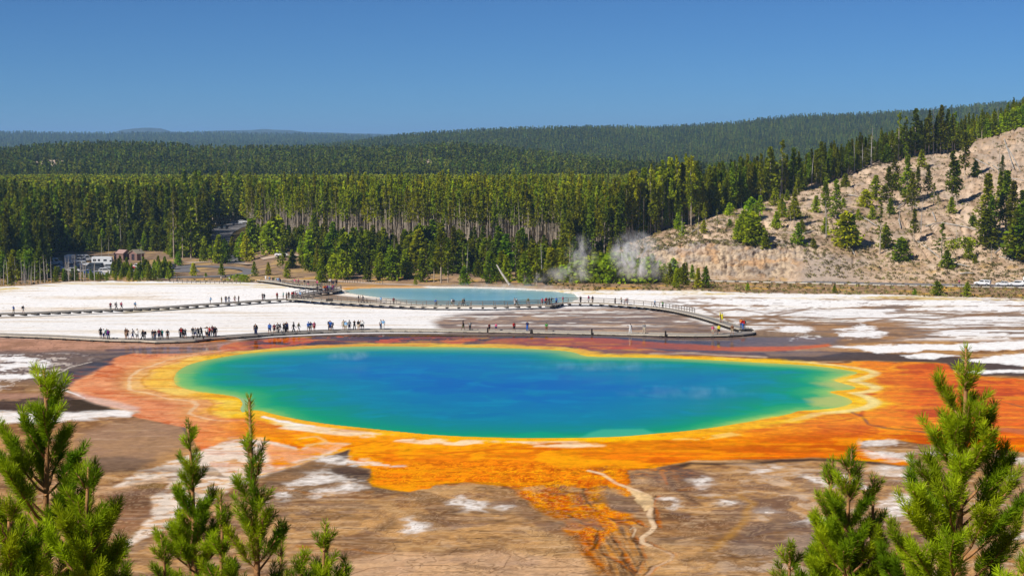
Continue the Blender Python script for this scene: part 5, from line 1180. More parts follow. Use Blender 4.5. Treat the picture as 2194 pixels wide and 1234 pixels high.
# log barriers along the near side of the road
k = 0
for i in range(30):
    u = 1480 + i * 26.0; v = np.interp(u, RR_[:, 0], RR_[:, 1]) + 3.2
    a = unproj(u, v, 0.45); b = unproj(u + 17, np.interp(u + 17, RR_[:, 0], RR_[:, 1]) + 3.2, 0.45)
    o = MB().tube([a, b], 0.22, 6).obj('log_barrier', M['edge']); tag(o, 'low pale log barrier on the roadside, %s from the left' % (ORD[i] if i < len(ORD) else 'last'), 'barrier', 'log barriers along the road')
# far side barrier line of dark posts
# parking and loop road
lot = [(100, 566), (330, 566), (440, 573), (545, 583)]
ribbon('parking_lot', drape([(60, 574), (200, 574), (330, 576), (420, 574)], 6, 0.05), lambda t: 30, M['asphalt'], 0.02, 0.0, 'grey asphalt of the parking lot')
ribbon('loop_road', drape([(380, 573), (440, 571), (520, 576), (538, 583), (500, 590), (440, 593), (380, 594), (330, 596)], 8, 0.08), 5.5, M['asphalt'], 0.05, 0.0, 'loop road curving round the little island')
ribbon('footpath', drape([(360, 601), (440, 603), (530, 604), (600, 600), (660, 601), (735, 603), (800, 607), (900, 611)], 8, 0.06), 4.5, M['gravel'], 0.02, 0.0, 'pale footpath leading to the boardwalk')
ribbon('gravel_verge', drape([(400, 563), (470, 560), (545, 566)], 8, 0.06), 5.5, M['gravel'], 0.0, 0.0, 'pale verge behind the loop road')
ribbon('side_road', [Vector(floor_pt(u, y)) + Vector((0, 0, 0.15)) for u, y in ((508, 520), (500, 540), (482, 560), (470, 590), (466, 625), (472, 650), (490, 676), (516, 696), (560, 712))], lambda t: 7 + 6 * t, M['asphalt'], 0.1, 0.0, 'upper road bending out of the forest')
ribbon('gravel_bank', [Vector(floor_pt(u, y)) + Vector((0, 0, 0.12)) for u, y in ((560, 522), (600, 524), (640, 526))], 9, M['gravel'], 0.1, 0.0, 'bare bank above the dry meadow')

# ================================================================== BOARDWALKS
def boardwalk(px, width, label, group='boardwalks', h=0.42, sup=2.6, rail=False, railside=(1, -1), n=6, railrange=(0, 1), widen=None):
    base = [Vector(unproj(u, v, 0)) for u, v in catmull(px, n)]
    # even spacing
    L = [0.0]
    for a, b in zip(base, base[1:]): L.append(L[-1] + (b - a).length)
    tot = L[-1]; k = max(2, int(tot / sup)); Ls = [tot * i / k for i in range(k + 1)]
    pts = [Vector((float(np.interp(s, L, [p.x for p in base])), float(np.interp(s, L, [p.y for p in base])), float(np.interp(s, L, [p.z for p in base])) + h)) for s in Ls]
    c = pts[len(pts) // 2]; t = thing('boardwalk', label, 'boardwalk', (0, 0, 0), 0, group)
    wf = (lambda q: width + widen[2] * sst(widen[0] - 0.008, widen[0], q) * sst(widen[1] + 0.008, widen[1], q)) if widen else width
    W = lambda i: (float(wf(i / k)) if callable(wf) else wf)
    nrm = []
    for i, p in enumerate(pts):
        d = pts[min(i + 1, k)] - pts[max(i - 1, 0)]; d.z = 0; d.normalize(); nrm.append(Vector((-d.y, d.x, 0)))
    ribbon('deck', pts, (lambda q: float(wf(q))) if callable(wf) else wf, M['deck'], 0.0, 0.06, None, None, t)
    for s in (1, -1):
        e = [p + m * s * (W(i) / 2 - 0.06) for i, (p, m) in enumerate(zip(pts, nrm))]
        ribbon('edge_beam', e, 0.16, M['edge'], 0.10, 0.24, None, None, t)
    sm = None
    for i in range(min(len(pts), 140)):
        mb = MB(); m = nrm[i]; p = pts[i]; w2 = W(i) / 2 + 0.15
        ang = math.atan2(m.y, m.x)
        if sm is None: sm = MB().box((0, 0, -0.27), (1, 0.55, 0.34)).mesh('support')
        o = link('support', sm, M['dark_timber'], t, p); o.rotation_euler.z = ang; o.scale = (2 * w2, 1, 1)
    if rail:
        i0, i1 = int(railrange[0] * k), int(railrange[1] * k)
        pm = MB().box((0, 0, 0.52), (0.13, 0.13, 1.04)).mesh('rail_post')
        for s in railside:
            e = [pts[i] + nrm[i] * s * (W(i) / 2 - 0.08) for i in range(i0, i1 + 1)]
            for p in e: link('rail_post', pm, M['post'], t, p)
            for z in (1.06, 0.58): ribbon('hand_rail' if z > 1 else 'middle_rail', e, 0.14 if z > 1 else 0.08, M['post'], z, 0.12, None, None, t)
    return t, pts
LOWER = [(-60, 717), (0, 721), (120, 725.5), (240, 731.5), (330, 733), (400, 731), (470, 727), (560, 720.5), (650, 715.5), (750, 712), (850, 711), (960, 712), (1100, 714), (1270, 717.5), (1400, 720.5), (1490, 722), (1560, 721), (1592, 719), (1603, 716.5), (1598, 714.5)]
RAMP = [(1598, 714.5), (1575, 708), (1545, 698), (1510, 687), (1470, 677), (1430, 669), (1390, 664), (1340, 660), (1290, 656.5), (1240, 655.5), (1200, 656), (1180, 661)]
UPPER = [(1180, 661.5), (1140, 662), (1060, 664), (980, 664), (900, 663), (830, 660), (760, 656), (690, 652), (650, 648.5), (620, 647.5)]
LEFTW = [(620, 647.5), (570, 650), (500, 655), (430, 659.5), (340, 666), (250, 670.5), (150, 674.5), (60, 678.5), (-60, 682)]
SPUR = [(636, 647), (640, 641), (660, 636), (690, 632.5), (712, 630.5), (722, 627.5), (712, 624.5), (680, 621.5), (640, 618), (600, 611), (560, 606)]
boardwalk(LOWER, 2.4, 'long lower boardwalk hugging the top edge of the blue spring', widen=(0.249, 0.292, 2.6), h=0.38)
boardwalk(RAMP, 2.3, 'boardwalk climbing from the sharp right-hand bend to the railed walk', h=0.75, rail=True, railside=(-1,), railrange=(0.50, 1))
boardwalk(UPPER, 2.8, 'railed boardwalk along the front of the turquoise pool', rail=True, h=0.9)
boardwalk(LEFTW, 2.2, 'plain upper boardwalk crossing the white terrace to the left edge', h=0.75)
boardwalk(SPUR, 2.6, 'dark railed boardwalk doubling back to the footpath', rail=True, railrange=(0, 0.55), h=0.8)
# platform bench, info boards, path fences
def bench(u, v, lb):
    p = unproj(u, v, 0.5); t = thing('bench', lb, 'bench', p)
    MB().box((0, 0, 0.45), (2.2, 0.4, 0.08)).obj('seat', M['dark_timber'], t)
    lm = MB().box((0, 0, 0.2), (0.12, 0.35, 0.42)).mesh('leg')
    for s in (-0.8, 0.8): link('leg', lm, M['dark_timber'], t, (s, 0, 0))
bench(425, 726, 'dark bench on the viewing platform among the dense crowd')
def sign(u, v, lb, off, rz=0.0, w=1.1, h=0.8):
    p = unproj(u, v, off); t = thing('information_sign', lb, 'sign', p, rz)
    pm = MB().box((0, 0, 0.45), (0.09, 0.09, 0.9)).mesh('sign_post')
    for s in (-0.35, 0.35): link('sign_post', pm, M['dark_timber'], t, (s * w, 0, 0))
    o = MB().box((0, 0, 0), (w, 0.06, h)).obj('panel', M['dark_timber'], t); o.location = (0, 0, 1.0); o.rotation_euler.x = R(-35)
sign(706, 652, 'dark information panel on the railing of the railed walk', 0.9, 0, 1.6, 0.7)
for u, v, lb in ((1268, 716, 'small dark post at the middle of the lower boardwalk edge'), (1426, 720.5, 'small dark post right of the grey clad visitor'), (1045, 713, 'small dark post on the boardwalk edge left of the red visitors')):
    p = unproj(u, v, 0.2); o = MB().box((p.x, p.y, p.z + 0.45), (0.3, 0.2, 0.9), taper=0.85).obj('marker_post', M['dark_timber']); tag(o, lb, 'post')
o = MB().box((0, 0, 0.25), (0.55, 0.4, 0.5), taper=0.7).box((0, 0.05, 0.55), (0.3, 0.25, 0.16), taper=0.6).obj('backpack', M['dark_timber']); o.location = unproj(1139, 713.5, 0.42); tag(o, 'dark backpack set down on the lower boardwalk beside the blue clad visitor', 'backpack')
ft = thing('path_fence', 'low timber fence beside the footpath left of the shrub', 'fence', (0, 0, 0))
fp = [unproj(u, v, 0) for u, v in catmull([(372, 606), (420, 607), (470, 608), (515, 608)], 5)]
pm = MB().box((0, 0, 0.5), (0.14, 0.14, 1.0)).mesh('post')
for p in fp: link('post', pm, M['post'], ft, p)
for z in (0.9, 0.5): ribbon('rail', fp, 0.08, M['post'], z, 0.1, None, None, ft)
ft = thing('path_fence', 'low timber fence on the bank behind the turquoise pool', 'fence', (0, 0, 0))
fp = [unproj(u, v, 0) for u, v in catmull([(735, 607), (760, 606), (790, 606), (820, 609)], 5)]
for p in fp: link('post', pm, M['post'], ft, p)
ribbon('rail', fp, 0.08, M['post'], 0.9, 0.1, None, None, ft)
for i, u in enumerate((483, 495, 507, 518, 529)):
    p = unproj(u, 594.5); o = MB().box((p.x, p.y, p.z + 0.4), (0.35, 0.35, 0.8)).obj('bollard', M['dark_timber']); tag(o, 'short dark bollard below the loop road, %s from the left' % ORD[i], 'bollard', 'bollards by the loop road')
for i in range(14):
    y = 700; u = 430 + i * 8; p = floor_pt(u, 700 + 0.0 * i); o = MB().box((p[0], p[1], p[2] + 0.5), (0.35, 0.35, 1.3)).obj('road_post', M['edge']); tag(o, 'small pale road post in front of the dark trees, %s from the left' % ORD[i], 'post', 'posts along the upper road')

# ================================================================== TOILET HUTS
M['hut_wall'] = simple('hut_boards', S(142, 112, 104), 0.85, 0.15, 0.08, 2); M['hut_roof'] = simple('hut_roof', S(176, 144, 134), 0.8, 0.2, 0.08, 2)
M['hut_dark'] = simple('hut_opening', S(58, 52, 60), 0.9, 0.1, 0.1, 2); M['roof_green'] = simple('grey_green_roof', S(156, 146, 124), 0.8, 0.2, 0.08, 2)
def hut(u, v, w, d, h, rz, roofmat, label, porch):
    p = unproj(u, v); t = thing('toilet_hut', label, 'hut', p, rz)
    MB().box((0, 0, h / 2), (w, d, h)).obj('wall', M['hut_wall'], t)
    rf = MB(); e = 0.35; rh = w * 0.30
    prof = [(-w / 2 - e, h - 0.1), (0, h + rh), (w / 2 + e, h - 0.1), (w / 2 + e, h + 0.06), (0, h + rh + 0.2), (-w / 2 - e, h + 0.06)]
    rf.prism([prof[0], prof[1], prof[2], prof[3], prof[4], prof[5]], -d / 2 - e, d / 2 + e); ro = rf.obj('roof', roofmat, t)
    MB().add([(-w / 2, -d / 2 + 0.001, h), (w / 2, -d / 2 + 0.001, h), (0, -d / 2 + 0.001, h + rh), (-w / 2, d / 2 - 0.001, h), (w / 2, d / 2 - 0.001, h), (0, d / 2 - 0.001, h + rh)], [(0, 1, 2), (5, 4, 3), (0, 3, 4, 1), (1, 4, 5, 2), (2, 5, 3, 0)]).obj('gable', M['hut_wall'], t)
    for k in range(12):
        MB().box((-w / 2 + (k + 0.5) * w / 12, -d / 2 - 0.02, h / 2), (w / 12 - 0.06, 0.05, h - 0.1)).obj('plank', M['hut_wall'], t)
    o = MB().box((w * 0.0 if porch else -w * 0.22, -d / 2 - 0.06, 1.05), (w * (0.36 if porch else 0.26), 0.08, 2.1)).obj('door', M['hut_dark'], t)
    MB().box((w * 0.12 if porch else -w * 0.14, -d / 2 - 0.12, 1.0), (0.06, 0.05, 0.16)).obj('handle', M['edge'], o)
    MB().tube([(w * 0.2, d * 0.2, h + 0.3), (w * 0.2, d * 0.2, h + rh + 0.7)], 0.09, 6).obj('vent_pipe', M['hut_dark'], ro)
    return t
hut(264, 556.5, 3.4, 3.0, 2.3, R(62), M['hut_roof'], 'small mauve brown toilet hut with pink tinted roof, left of the pair', False)
hut(252, 556.0, 2.0, 2.2, 2.2, R(0), M['hut_roof'], 'narrow gabled annex against the left side of the mauve hut', False)
hut(293, 557, 4.0, 3.2, 2.3, R(-35), M['roof_green'], 'toilet hut with grey green roof and dark doorway, right of the pair', True)

# ================================================================== VEHICLES
M['white_paint'] = simple('white_paint', (0.78, 0.78, 0.78), 0.3, 0.5, 0.03, 1); M['dark_paint'] = simple('dark_paint', (0.035, 0.045, 0.06), 0.3, 0.5, 0.05, 1)
M['silver_paint'] = simple('silver_paint', (0.42, 0.44, 0.47), 0.3, 0.5, 0.05, 1); M['blue_paint'] = simple('blue_paint', (0.03, 0.10, 0.30), 0.3, 0.5, 0.05, 1)
M['red_paint'] = simple('red_paint', (0.45, 0.03, 0.03), 0.3, 0.5, 0.05, 1); M['beige_paint'] = simple('beige_paint', (0.5, 0.46, 0.38), 0.35, 0.5, 0.05, 1)
M['glass'] = simple('dark_glass', (0.02, 0.025, 0.03), 0.08, 0.6, 0.02, 1); M['tyre'] = simple('tyre_rubber', (0.02, 0.02, 0.02), 0.9, 0.2, 0.1, 8); M['rim'] = simple('wheel_rim', (0.35, 0.35, 0.36), 0.35, 0.5, 0.05, 3, 0.6)
M['lamp_red'] = simple('tail_lamp', (0.4, 0.02, 0.02), 0.3, 0.5, 0.02, 1)
BODY = {
 'car':    (4.5, 1.78, [(-2.25,.35),(-2.25,.85),(-2.05,.98),(-1.75,1.02),(-1.15,1.42),(0.35,1.45),(1.05,1.02),(2.0,.86),(2.25,.66),(2.25,.35)], [((-1.62,1.03),(-1.1,1.37),(-0.30,1.40),(-0.30,1.03)),((-0.22,1.03),(-0.22,1.40),(0.30,1.40),(0.90,1.02))], (-1.4, 1.4), .33),
 'suv':    (4.7, 1.88, [(-2.35,.4),(-2.35,1.0),(-2.2,1.15),(-2.05,1.68),(-1.8,1.76),(0.35,1.74),(1.05,1.15),(2.1,1.02),(2.35,.8),(2.35,.4)], [((-2.05,1.18),(-1.92,1.62),(-1.1,1.65),(-1.1,1.18)),((-1.02,1.18),(-1.02,1.65),(0.30,1.65),(0.88,1.18))], (-1.45, 1.45), .38),
 'pickup': (4.9, 1.9, [(-2.45,.5),(-2.45,1.12),(-2.4,1.74),(-0.75,1.74),(-0.70,1.8),(0.45,1.78),(1.05,1.18),(2.25,1.08),(2.45,.85),(2.45,.5)], [((-2.30,1.22),(-2.25,1.62),(-0.85,1.62),(-0.85,1.22)),((-0.62,1.22),(-0.58,1.68),(0.38,1.68),(0.88,1.20))], (-1.5, 1.5), .42),
 'van':    (5.6, 2.05, [(-2.8,.4),(-2.8,2.2),(-2.6,2.4),(1.3,2.35),(2.1,1.35),(2.7,1.15),(2.8,.8),(2.8,.4)], [((-2.5,1.35),(-2.5,1.95),(-0.2,1.95),(-0.2,1.35)),((0.5,1.35),(0.5,2.0),(1.3,2.0),(1.85,1.38))], (-1.8, 1.8), .38),
 'rv':     (7.4, 2.35, [(-3.7,.5),(-3.7,3.0),(-3.5,3.15),(2.1,3.15),(2.9,2.9),(2.95,2.1),(3.05,1.6),(3.6,1.3),(3.7,.9),(3.7,.5)], [((-3.2,1.7),(-3.2,2.4),(-2.2,2.4),(-2.2,1.7)),((-1.6,1.7),(-1.6,2.4),(-0.9,2.4),(-0.9,1.7)),((0.2,1.7),(0.2,2.3),(1.3,2.3),(1.3,1.7)),((2.25,1.5),(2.25,2.05),(2.85,2.05),(2.95,1.5))], (-2.3, 2.5), .42),
}
VM = {}
def veh_meshes(k):
    if k in VM: return VM[k]
    L, W, prof, wins, ax, wr = BODY[k]
    me = MB().prism(prof, -W / 2, W / 2).mesh(k + '_body'); bm = bmesh.new(); bm.from_mesh(me)
    bmesh.ops.bevel(bm, geom=[e for e in bm.edges], offset=0.07, segments=2, affect='EDGES'); bm.to_mesh(me); bm.free()
    wm = []
    for q in wins:
        for s in (-1, 1):
            y = s * (W / 2 + 0.012); wm.append(MB().add([(x, y, z) for x, z in q] + [(x, y - s * 0.05, z) for x, z in q], [(0, 1, 2, 3), (7, 6, 5, 4), (0, 4, 5, 1), (1, 5, 6, 2), (2, 6, 7, 3), (3, 7, 4, 0)]).mesh('window'))
    fr = {'car': ((1.02, 1.03), (0.40, 1.42)), 'suv': ((1.02, 1.17), (0.42, 1.70)), 'pickup': ((1.02, 1.2), (0.52, 1.73)), 'van': ((2.08, 1.38), (1.36, 2.28)), 'rv': ((3.03, 1.62), (2.98, 2.08))}[k]
    (xa_, z0), (xb_, z1) = fr; w = W / 2 - 0.16
    wm.append(MB().add([(xa_ + .02, -w, z0 + .03), (xa_ + .02, w, z0 + .03), (xb_ + .02, w, z1), (xb_ + .02, -w, z1), (xa_ - .05, -w, z0), (xa_ - .05, w, z0), (xb_ - .05, w, z1 - .03), (xb_ - .05, -w, z1 - .03)], [(0, 1, 2, 3), (7, 6, 5, 4), (0, 4, 5, 1), (1, 5, 6, 2), (2, 6, 7, 3), (3, 7, 4, 0)]).mesh('windscreen'))
    ty = MB().tube([(0, -.11, 0), (0, .11, 0)], wr, 14).mesh('tyre'); rm = MB().tube([(0, -.125, 0), (0, .125, 0)], wr * .6, 10).mesh('rim')
    hl = MB().box((0, 0, 0), (.06, .34, .14)).mesh('headlight')
    VM[k] = (me, wm, ty, rm, hl); return VM[k]
def vehicle(k, p, rz, paint, label, cat, group, sc=1.0):
    L, W, prof, wins, ax, wr = BODY[k]; me, wm, ty, rm, hl = veh_meshes(k)
    t = thing({'rv': 'motorhome', 'van': 'parked_van', 'pickup': 'pickup_truck'}.get(k, 'parked_car'), label, cat, p, rz, group); t.scale = (sc,) * 3
    link('body', me, M[paint], t)
    for w in wm: link('windscreen' if w.name.startswith('windscreen') else 'window', w, M['glass'], t)
    for x in ax:
        for s in (-1, 1):
            o = link('wheel', ty, M['tyre'], t, (x, s * (W / 2 - .09), wr)); link('rim', rm, M['rim'], o)
    for s in (-1, 1):
        link('headlight', hl, M['edge'], t, (L / 2 - .0, s * (W / 2 - .35), .72 if k != 'rv' else 1.0)); link('tail_lamp', hl, M['lamp_red'], t, (-L / 2, s * (W / 2 - .3), .85))
    return t
def along_road(u):
    v = float(np.interp(u, RR_[:, 0], RR_[:, 1])); a = unproj(u, v, 0.27); b = unproj(u + 10, float(np.interp(u + 10, RR_[:, 0], RR_[:, 1])), 0.27); return a, math.atan2(b.y - a.y, b.x - a.x)
for k, u, pt, lb, ct in (('pickup', 2105, 'white_paint', 'white pickup truck with canopy driving ahead of the other vehicles', 'pickup truck'), ('car', 2149, 'white_paint', 'low white car between the pickup and the next white car', 'car'),
                     ('suv', 2177, 'white_paint', 'white car close behind the low one near the right edge', 'car'), ('rv', 2213, 'white_paint', 'tall white motorhome cut off by the right edge', 'motorhome')):
    p, a = along_road(u); vehicle(k, p, a + math.pi, pt, lb, ct, 'vehicles on the hillside road', 0.86)
PK = [('rv', 222, 570, 4, 'white_paint', 'long white motorhome with dark windows beside the mauve hut', 'motorhome'), ('van', 202, 579, 172, 'dark_paint', 'large dark camper van in front of the white motorhome', 'van'),
      ('rv', 150, 566, 95, 'white_paint', 'white motorhome seen end on among the pines, far left of the lot', 'motorhome'), ('van', 116, 568, 8, 'white_paint', 'white van almost hidden behind the leftmost snags', 'van'),
      ('suv', 160, 575, 20, 'silver_paint', 'silver car with its bonnet towards the dark camper van', 'car'), ('pickup', 168, 563, 200, 'white_paint', 'white pickup parked behind the silver car', 'pickup truck'),
      ('car', 156, 583, 10, 'white_paint', 'white car lowest of the parked cars left of the camper van', 'car'), ('suv', 228, 586, 8, 'white_paint', 'white car in front of the dark camper van', 'car'),
      ('car', 193, 588, 12, 'blue_paint', 'dark blue car beside the bushy pines below the camper van', 'car'), ('suv', 240, 577, 5, 'silver_paint', 'silver car right behind the white one in the lot', 'car'),
      ('car', 257, 576, 175, 'white_paint', 'white car parked in front of the mauve hut', 'car'), ('car', 276, 577, 5, 'red_paint', 'red car parked between two white ones', 'car'),
      ('suv', 294, 576, 178, 'white_paint', 'white car parked in front of the green roofed hut', 'car'), ('pickup', 360, 577, 178, 'dark_paint', 'black pickup in the tree shade right of the lot', 'pickup truck'),
      ('car', 40, 540, 20, 'white_paint', 'white car glimpsed through the forest at the left edge', 'car'), ('van', 181, 560, 15, 'silver_paint', 'grey van behind the silver car', 'van')]
PK += [('car', 128, 580, 6, 'white_paint', 'white car low among the leftmost parked vehicles', 'car'), ('suv', 141, 573, 185, 'silver_paint', 'silver car between the end-on motorhome and the low white car', 'car'), ('pickup', 180, 571, 12, 'white_paint', 'white pickup just left of the white motorhome nose', 'pickup truck'),
       ('car', 212, 591, 4, 'silver_paint', 'silver car nearest the meadow below the camper van', 'car'), ('car', 248, 589, 180, 'white_paint', 'white car nearest the meadow below the mauve hut', 'car'), ('suv', 268, 585, 176, 'dark_paint', 'black car between the meadow and the red car', 'car'),
       ('car', 312, 578, 8, 'white_paint', 'last white car at the right end of the parked row', 'car'), ('suv', 96, 572, 15, 'white_paint', 'white car peeking between the grey snags', 'car')]
for k, u, v, a, pt, lb, ct in PK: vehicle(k, unproj(u, v, 0.1), R(a), pt, lb, ct, 'vehicles in the parking lot', 1.0)
for k, u, y, a, pt, lb, ct in (('suv', 398, 660, 10, 'white_paint', 'white car upper left of the two parked by the upper road', 'car'), ('suv', 402, 640, 190, 'blue_paint', 'pale blue car below the white one by the upper road', 'car'), ('car', 420, 662, 5, 'beige_paint', 'cream car parked at the left end of the upper road', 'car'),
                           ('suv', 478, 668, 150, 'dark_paint', 'black car coming down the upper road', 'car'), ('car', 463, 628, 200, 'silver_paint', 'silver car lowest on the upper road', 'car'), ('pickup', 508, 690, 10, 'silver_paint', 'pale pickup at the forest gap at the top of the road', 'pickup truck'), ('car', 519, 700, 5, 'white_paint', 'white car entering the forest gap behind the pale pickup', 'car'),
                           ('car', 603, 523, 0, 'white_paint', 'white car half hidden behind the pines above the meadow', 'car'), ('car', 516, 545, 30, 'red_paint', 'dark red car among the pines left of the thin grey trunk', 'car'),
                           ('suv', 717, 500, 0, 'blue_paint', 'dark blue car hidden in the pines above the path', 'car'), ('car', 830, 497, 0, 'red_paint', 'dark red car hidden in the pines behind the turquoise pool', 'car')):
    vehicle(k, Vector(floor_pt(u, y)) + Vector((0, 0, 0.28 if y > 600 else 0.1)), R(a), pt, lb, ct, 'vehicles by the upper road and in the pines')

# ================================================================== PEOPLE
def skin_body(name, joints, edges, radii, sub=1):
    me = bpy.data.meshes.new(name); me.from_pydata([tuple(j) for j in joints], edges, [])
    o = bpy.data.objects.new('tmp_body', me); COL.objects.link(o)
    md = o.modifiers.new('skin', 'SKIN'); md.use_smooth_shade = True
    for i, r in enumerate(radii):
        v = me.skin_vertices[0].data[i]; v.radius = (r, r) if not isinstance(r, tuple) else r; v.use_root = (i == 0)
    s = o.modifiers.new('sub', 'SUBSURF'); s.levels = sub; s.render_levels = sub
    dg = bpy.context.evaluated_depsgraph_get(); ev = bpy.data.meshes.new_from_object(o.evaluated_get(dg)); ev.name = name
    bpy.data.objects.remove(o); ev.materials.clear(); return ev
def pose(name, lf=(0, 0), rf=(0, 0), lh=None, rh=None, lean=0.0, kn=0.0):
    """standing figure facing -y, 1.72 m tall; feet offsets, hand targets"""
    J = []; E = []; Rd = []
    def j(x, y, z, r, par=None):
        J.append((x, y + (-lean * max(0, z - 0.95)), z)); Rd.append(r)
        if par is not None: E.append((par, len(J) - 1))
        return len(J) - 1
    pel = j(0, 0, 0.95, (0.15, 0.115)); wa = j(0, 0, 1.10, (0.13, 0.10), pel); ch = j(0, 0, 1.30, (0.165, 0.115), wa); up = j(0, 0, 1.43, (0.13, 0.09), ch)
    nk = j(0, -0.01, 1.50, 0.055, up); hd = j(0, -0.015, 1.60, (0.080, 0.095), nk); tp = j(0, 0.0, 1.69, (0.072, 0.085), hd)
    for s, (fx, fy), hnd in ((-1, lf, lh), (1, rf, rh)):
        hip = j(s * 0.095, 0, 0.90, 0.095, pel); kne = j(s * 0.105 + fx * 0.4, fy * 0.5 - 0.03 - kn, 0.50, 0.062, hip)
        ank = j(s * 0.11 + fx, fy, 0.09, 0.042, kne); toe = j(s * 0.12 + fx, fy - 0.15, 0.035, 0.035, ank)
        sh = j(s * 0.19, 0, 1.41, 0.060, up); h3 = hnd or (s * 0.29, -0.06, 0.80)
        mid = Vector(((s * 0.19 + h3[0]) / 2 + s * 0.04, (h3[1]) / 2 + 0.05, (1.41 + h3[2]) / 2 - (0.08 if hnd and h3[2] > 1.1 else 0)))
        el = j(mid.x, mid.y, mid.z, 0.043, sh); wr = j(h3[0], h3[1], h3[2], 0.030, el)
        d = Vector((h3[0] - mid.x, h3[1] - mid.y, h3[2] - mid.z)).normalized(); hd_ = j(h3[0] + d.x * 0.09, h3[1] + d.y * 0.09, h3[2] + d.z * 0.09, 0.036, wr)
        for q in (-1, 1): j(h3[0] + d.x * 0.16 + q * 0.025, h3[1] + d.y * 0.16, h3[2] + d.z * 0.16 , 0.012, hd_)
    return skin_body(name, J, E, Rd, 1)
BODIES = [pose('body_stand'), pose('body_walk', (0, -0.28), (0, 0.30), (-0.27, 0.22, 0.86), (0.27, -0.25, 0.88), 0.05), pose('body_photo', (-.04, 0), (.06, -.05), (-0.09, -0.30, 1.50), (0.09, -0.30, 1.50)),
          pose('body_lean', (-.05, -.08), (.05, .08), (-0.16, -0.34, 1.06), (0.16, -0.34, 1.06), 0.22), pose('body_point', (-.06, 0), (.06, 0), (-0.55, -0.30, 1.40), (0.28, -.02, 0.82)), pose('body_hips', (-.1, 0), (.1, 0), (-0.22, -.10, 1.00), (0.22, -.10, 1.00))]
def cut(src, name, test, push):
    bm = bmesh.new(); bm.from_mesh(src); bm.normal_update()
    dele = [f for f in bm.faces if not test(f.calc_center_median())]
    bmesh.ops.delete(bm, geom=dele, context='FACES')
    for v in bm.verts: v.co = v.co + v.normal * push
    me = bpy.data.meshes.new(name); bm.to_mesh(me); bm.free()
    me.polygons.foreach_set('use_smooth', [True] * len(me.polygons)); return me
CL = []
for b in BODIES:
    CL.append(dict(shirt=cut(b, 'shirt', lambda c: 0.93 < c.z < 1.475 and abs(c.x) < 0.26 or (1.18 < c.z < 1.475 and abs(c.x) < 0.32), 0.022), shorts=cut(b, 'shorts', lambda c: 0.52 < c.z < 1.0 and abs(c.x) < 0.215, 0.028),
                   trousers=cut(b, 'trousers', lambda c: 0.10 < c.z < 1.0 and abs(c.x) < 0.215, 0.024), shoes=cut(b, 'shoe', lambda c: c.z < 0.10, 0.014), hair=cut(b, 'hair', lambda c: c.z > 1.60 and c.y > -0.085 or c.z > 1.68 or (c.z > 1.54 and c.y > 0.02), 0.016)))
hat_me = MB().tube([(0, 0, 1.66), (0, 0, 1.69)], [0.19, 0.17], 12).tube([(0, 0, 1.69), (0, 0, 1.79)], [0.11, 0.08], 10).mesh('hat')
pack_me = MB().box((0, 0.19, 1.22), (0.32, 0.19, 0.50), taper=0.82).box((0, 0.29, 1.13), (0.22, 0.08, 0.24), taper=0.8).mesh('backpack')
CM = {}
def cloth(n):
    C = {'black': (.012, .012, .016), 'dark': (.03, .03, .04), 'white': (.72, .72, .70), 'teal': (.02, .22, .20), 'purple': (.20, .02, .26), 'red': (.40, .02, .02), 'blue': (.03, .12, .42), 'lightblue': (.22, .42, .65), 'pink': (.55, .12, .20), 'yellow': (.60, .52, .03),
         'green': (.05, .25, .05), 'brown': (.16, .08, .04), 'grey': (.22, .22, .22), 'orange': (.60, .18, .03), 'olive': (.12, .12, .05), 'beige': (.45, .38, .28), 'navy': (.02, .03, .10), 'maroon': (.14, .015, .03), 'jeans': (.05, .09, .19), 'khaki': (.32, .26, .17)}
    if n not in CM: CM[n] = simple('cloth_' + n, C[n], 0.9, 0.1, 0.12, 6)
    return CM[n]
SKIN = [simple('skin_%d' % i, c, 0.6, 0.3, 0.05, 8) for i, c in enumerate(((.50, .28, .18), (.38, .20, .12), (.20, .10, .06)))]
HAIR = [simple('hair_%d' % i, c, 0.6, 0.3, 0.1, 12) for i, c in enumerate(((.015, .01, .008), (.08, .04, .02), (.30, .18, .07)))]
M['shoe'] = simple('shoe', (.05, .045, .04), 0.8, 0.2, 0.1, 5)
def person(p, rz, ps, top, low, legs, label, group, h=1.72, pack=False, hat=False, k=0):
    t = thing('person', label, 'person', p, rz, group); s = h / 1.76; t.scale = (s * 1.06, s * 1.06, s)
    link('body', BODIES[ps], SKIN[k % 7 // 3 if k % 7 < 6 else 2], t); c = CL[ps]
    link('shirt', c['shirt'], cloth(top), t); link(legs, c[legs], cloth(low), t); link('shoes', c['shoes'], M['shoe'], t); link('hair', c['hair'], HAIR[k % 3], t)
    if hat: link('hat', hat_me, cloth(hat), t)
    if pack: link('backpack', pack_me, cloth(pack), t)
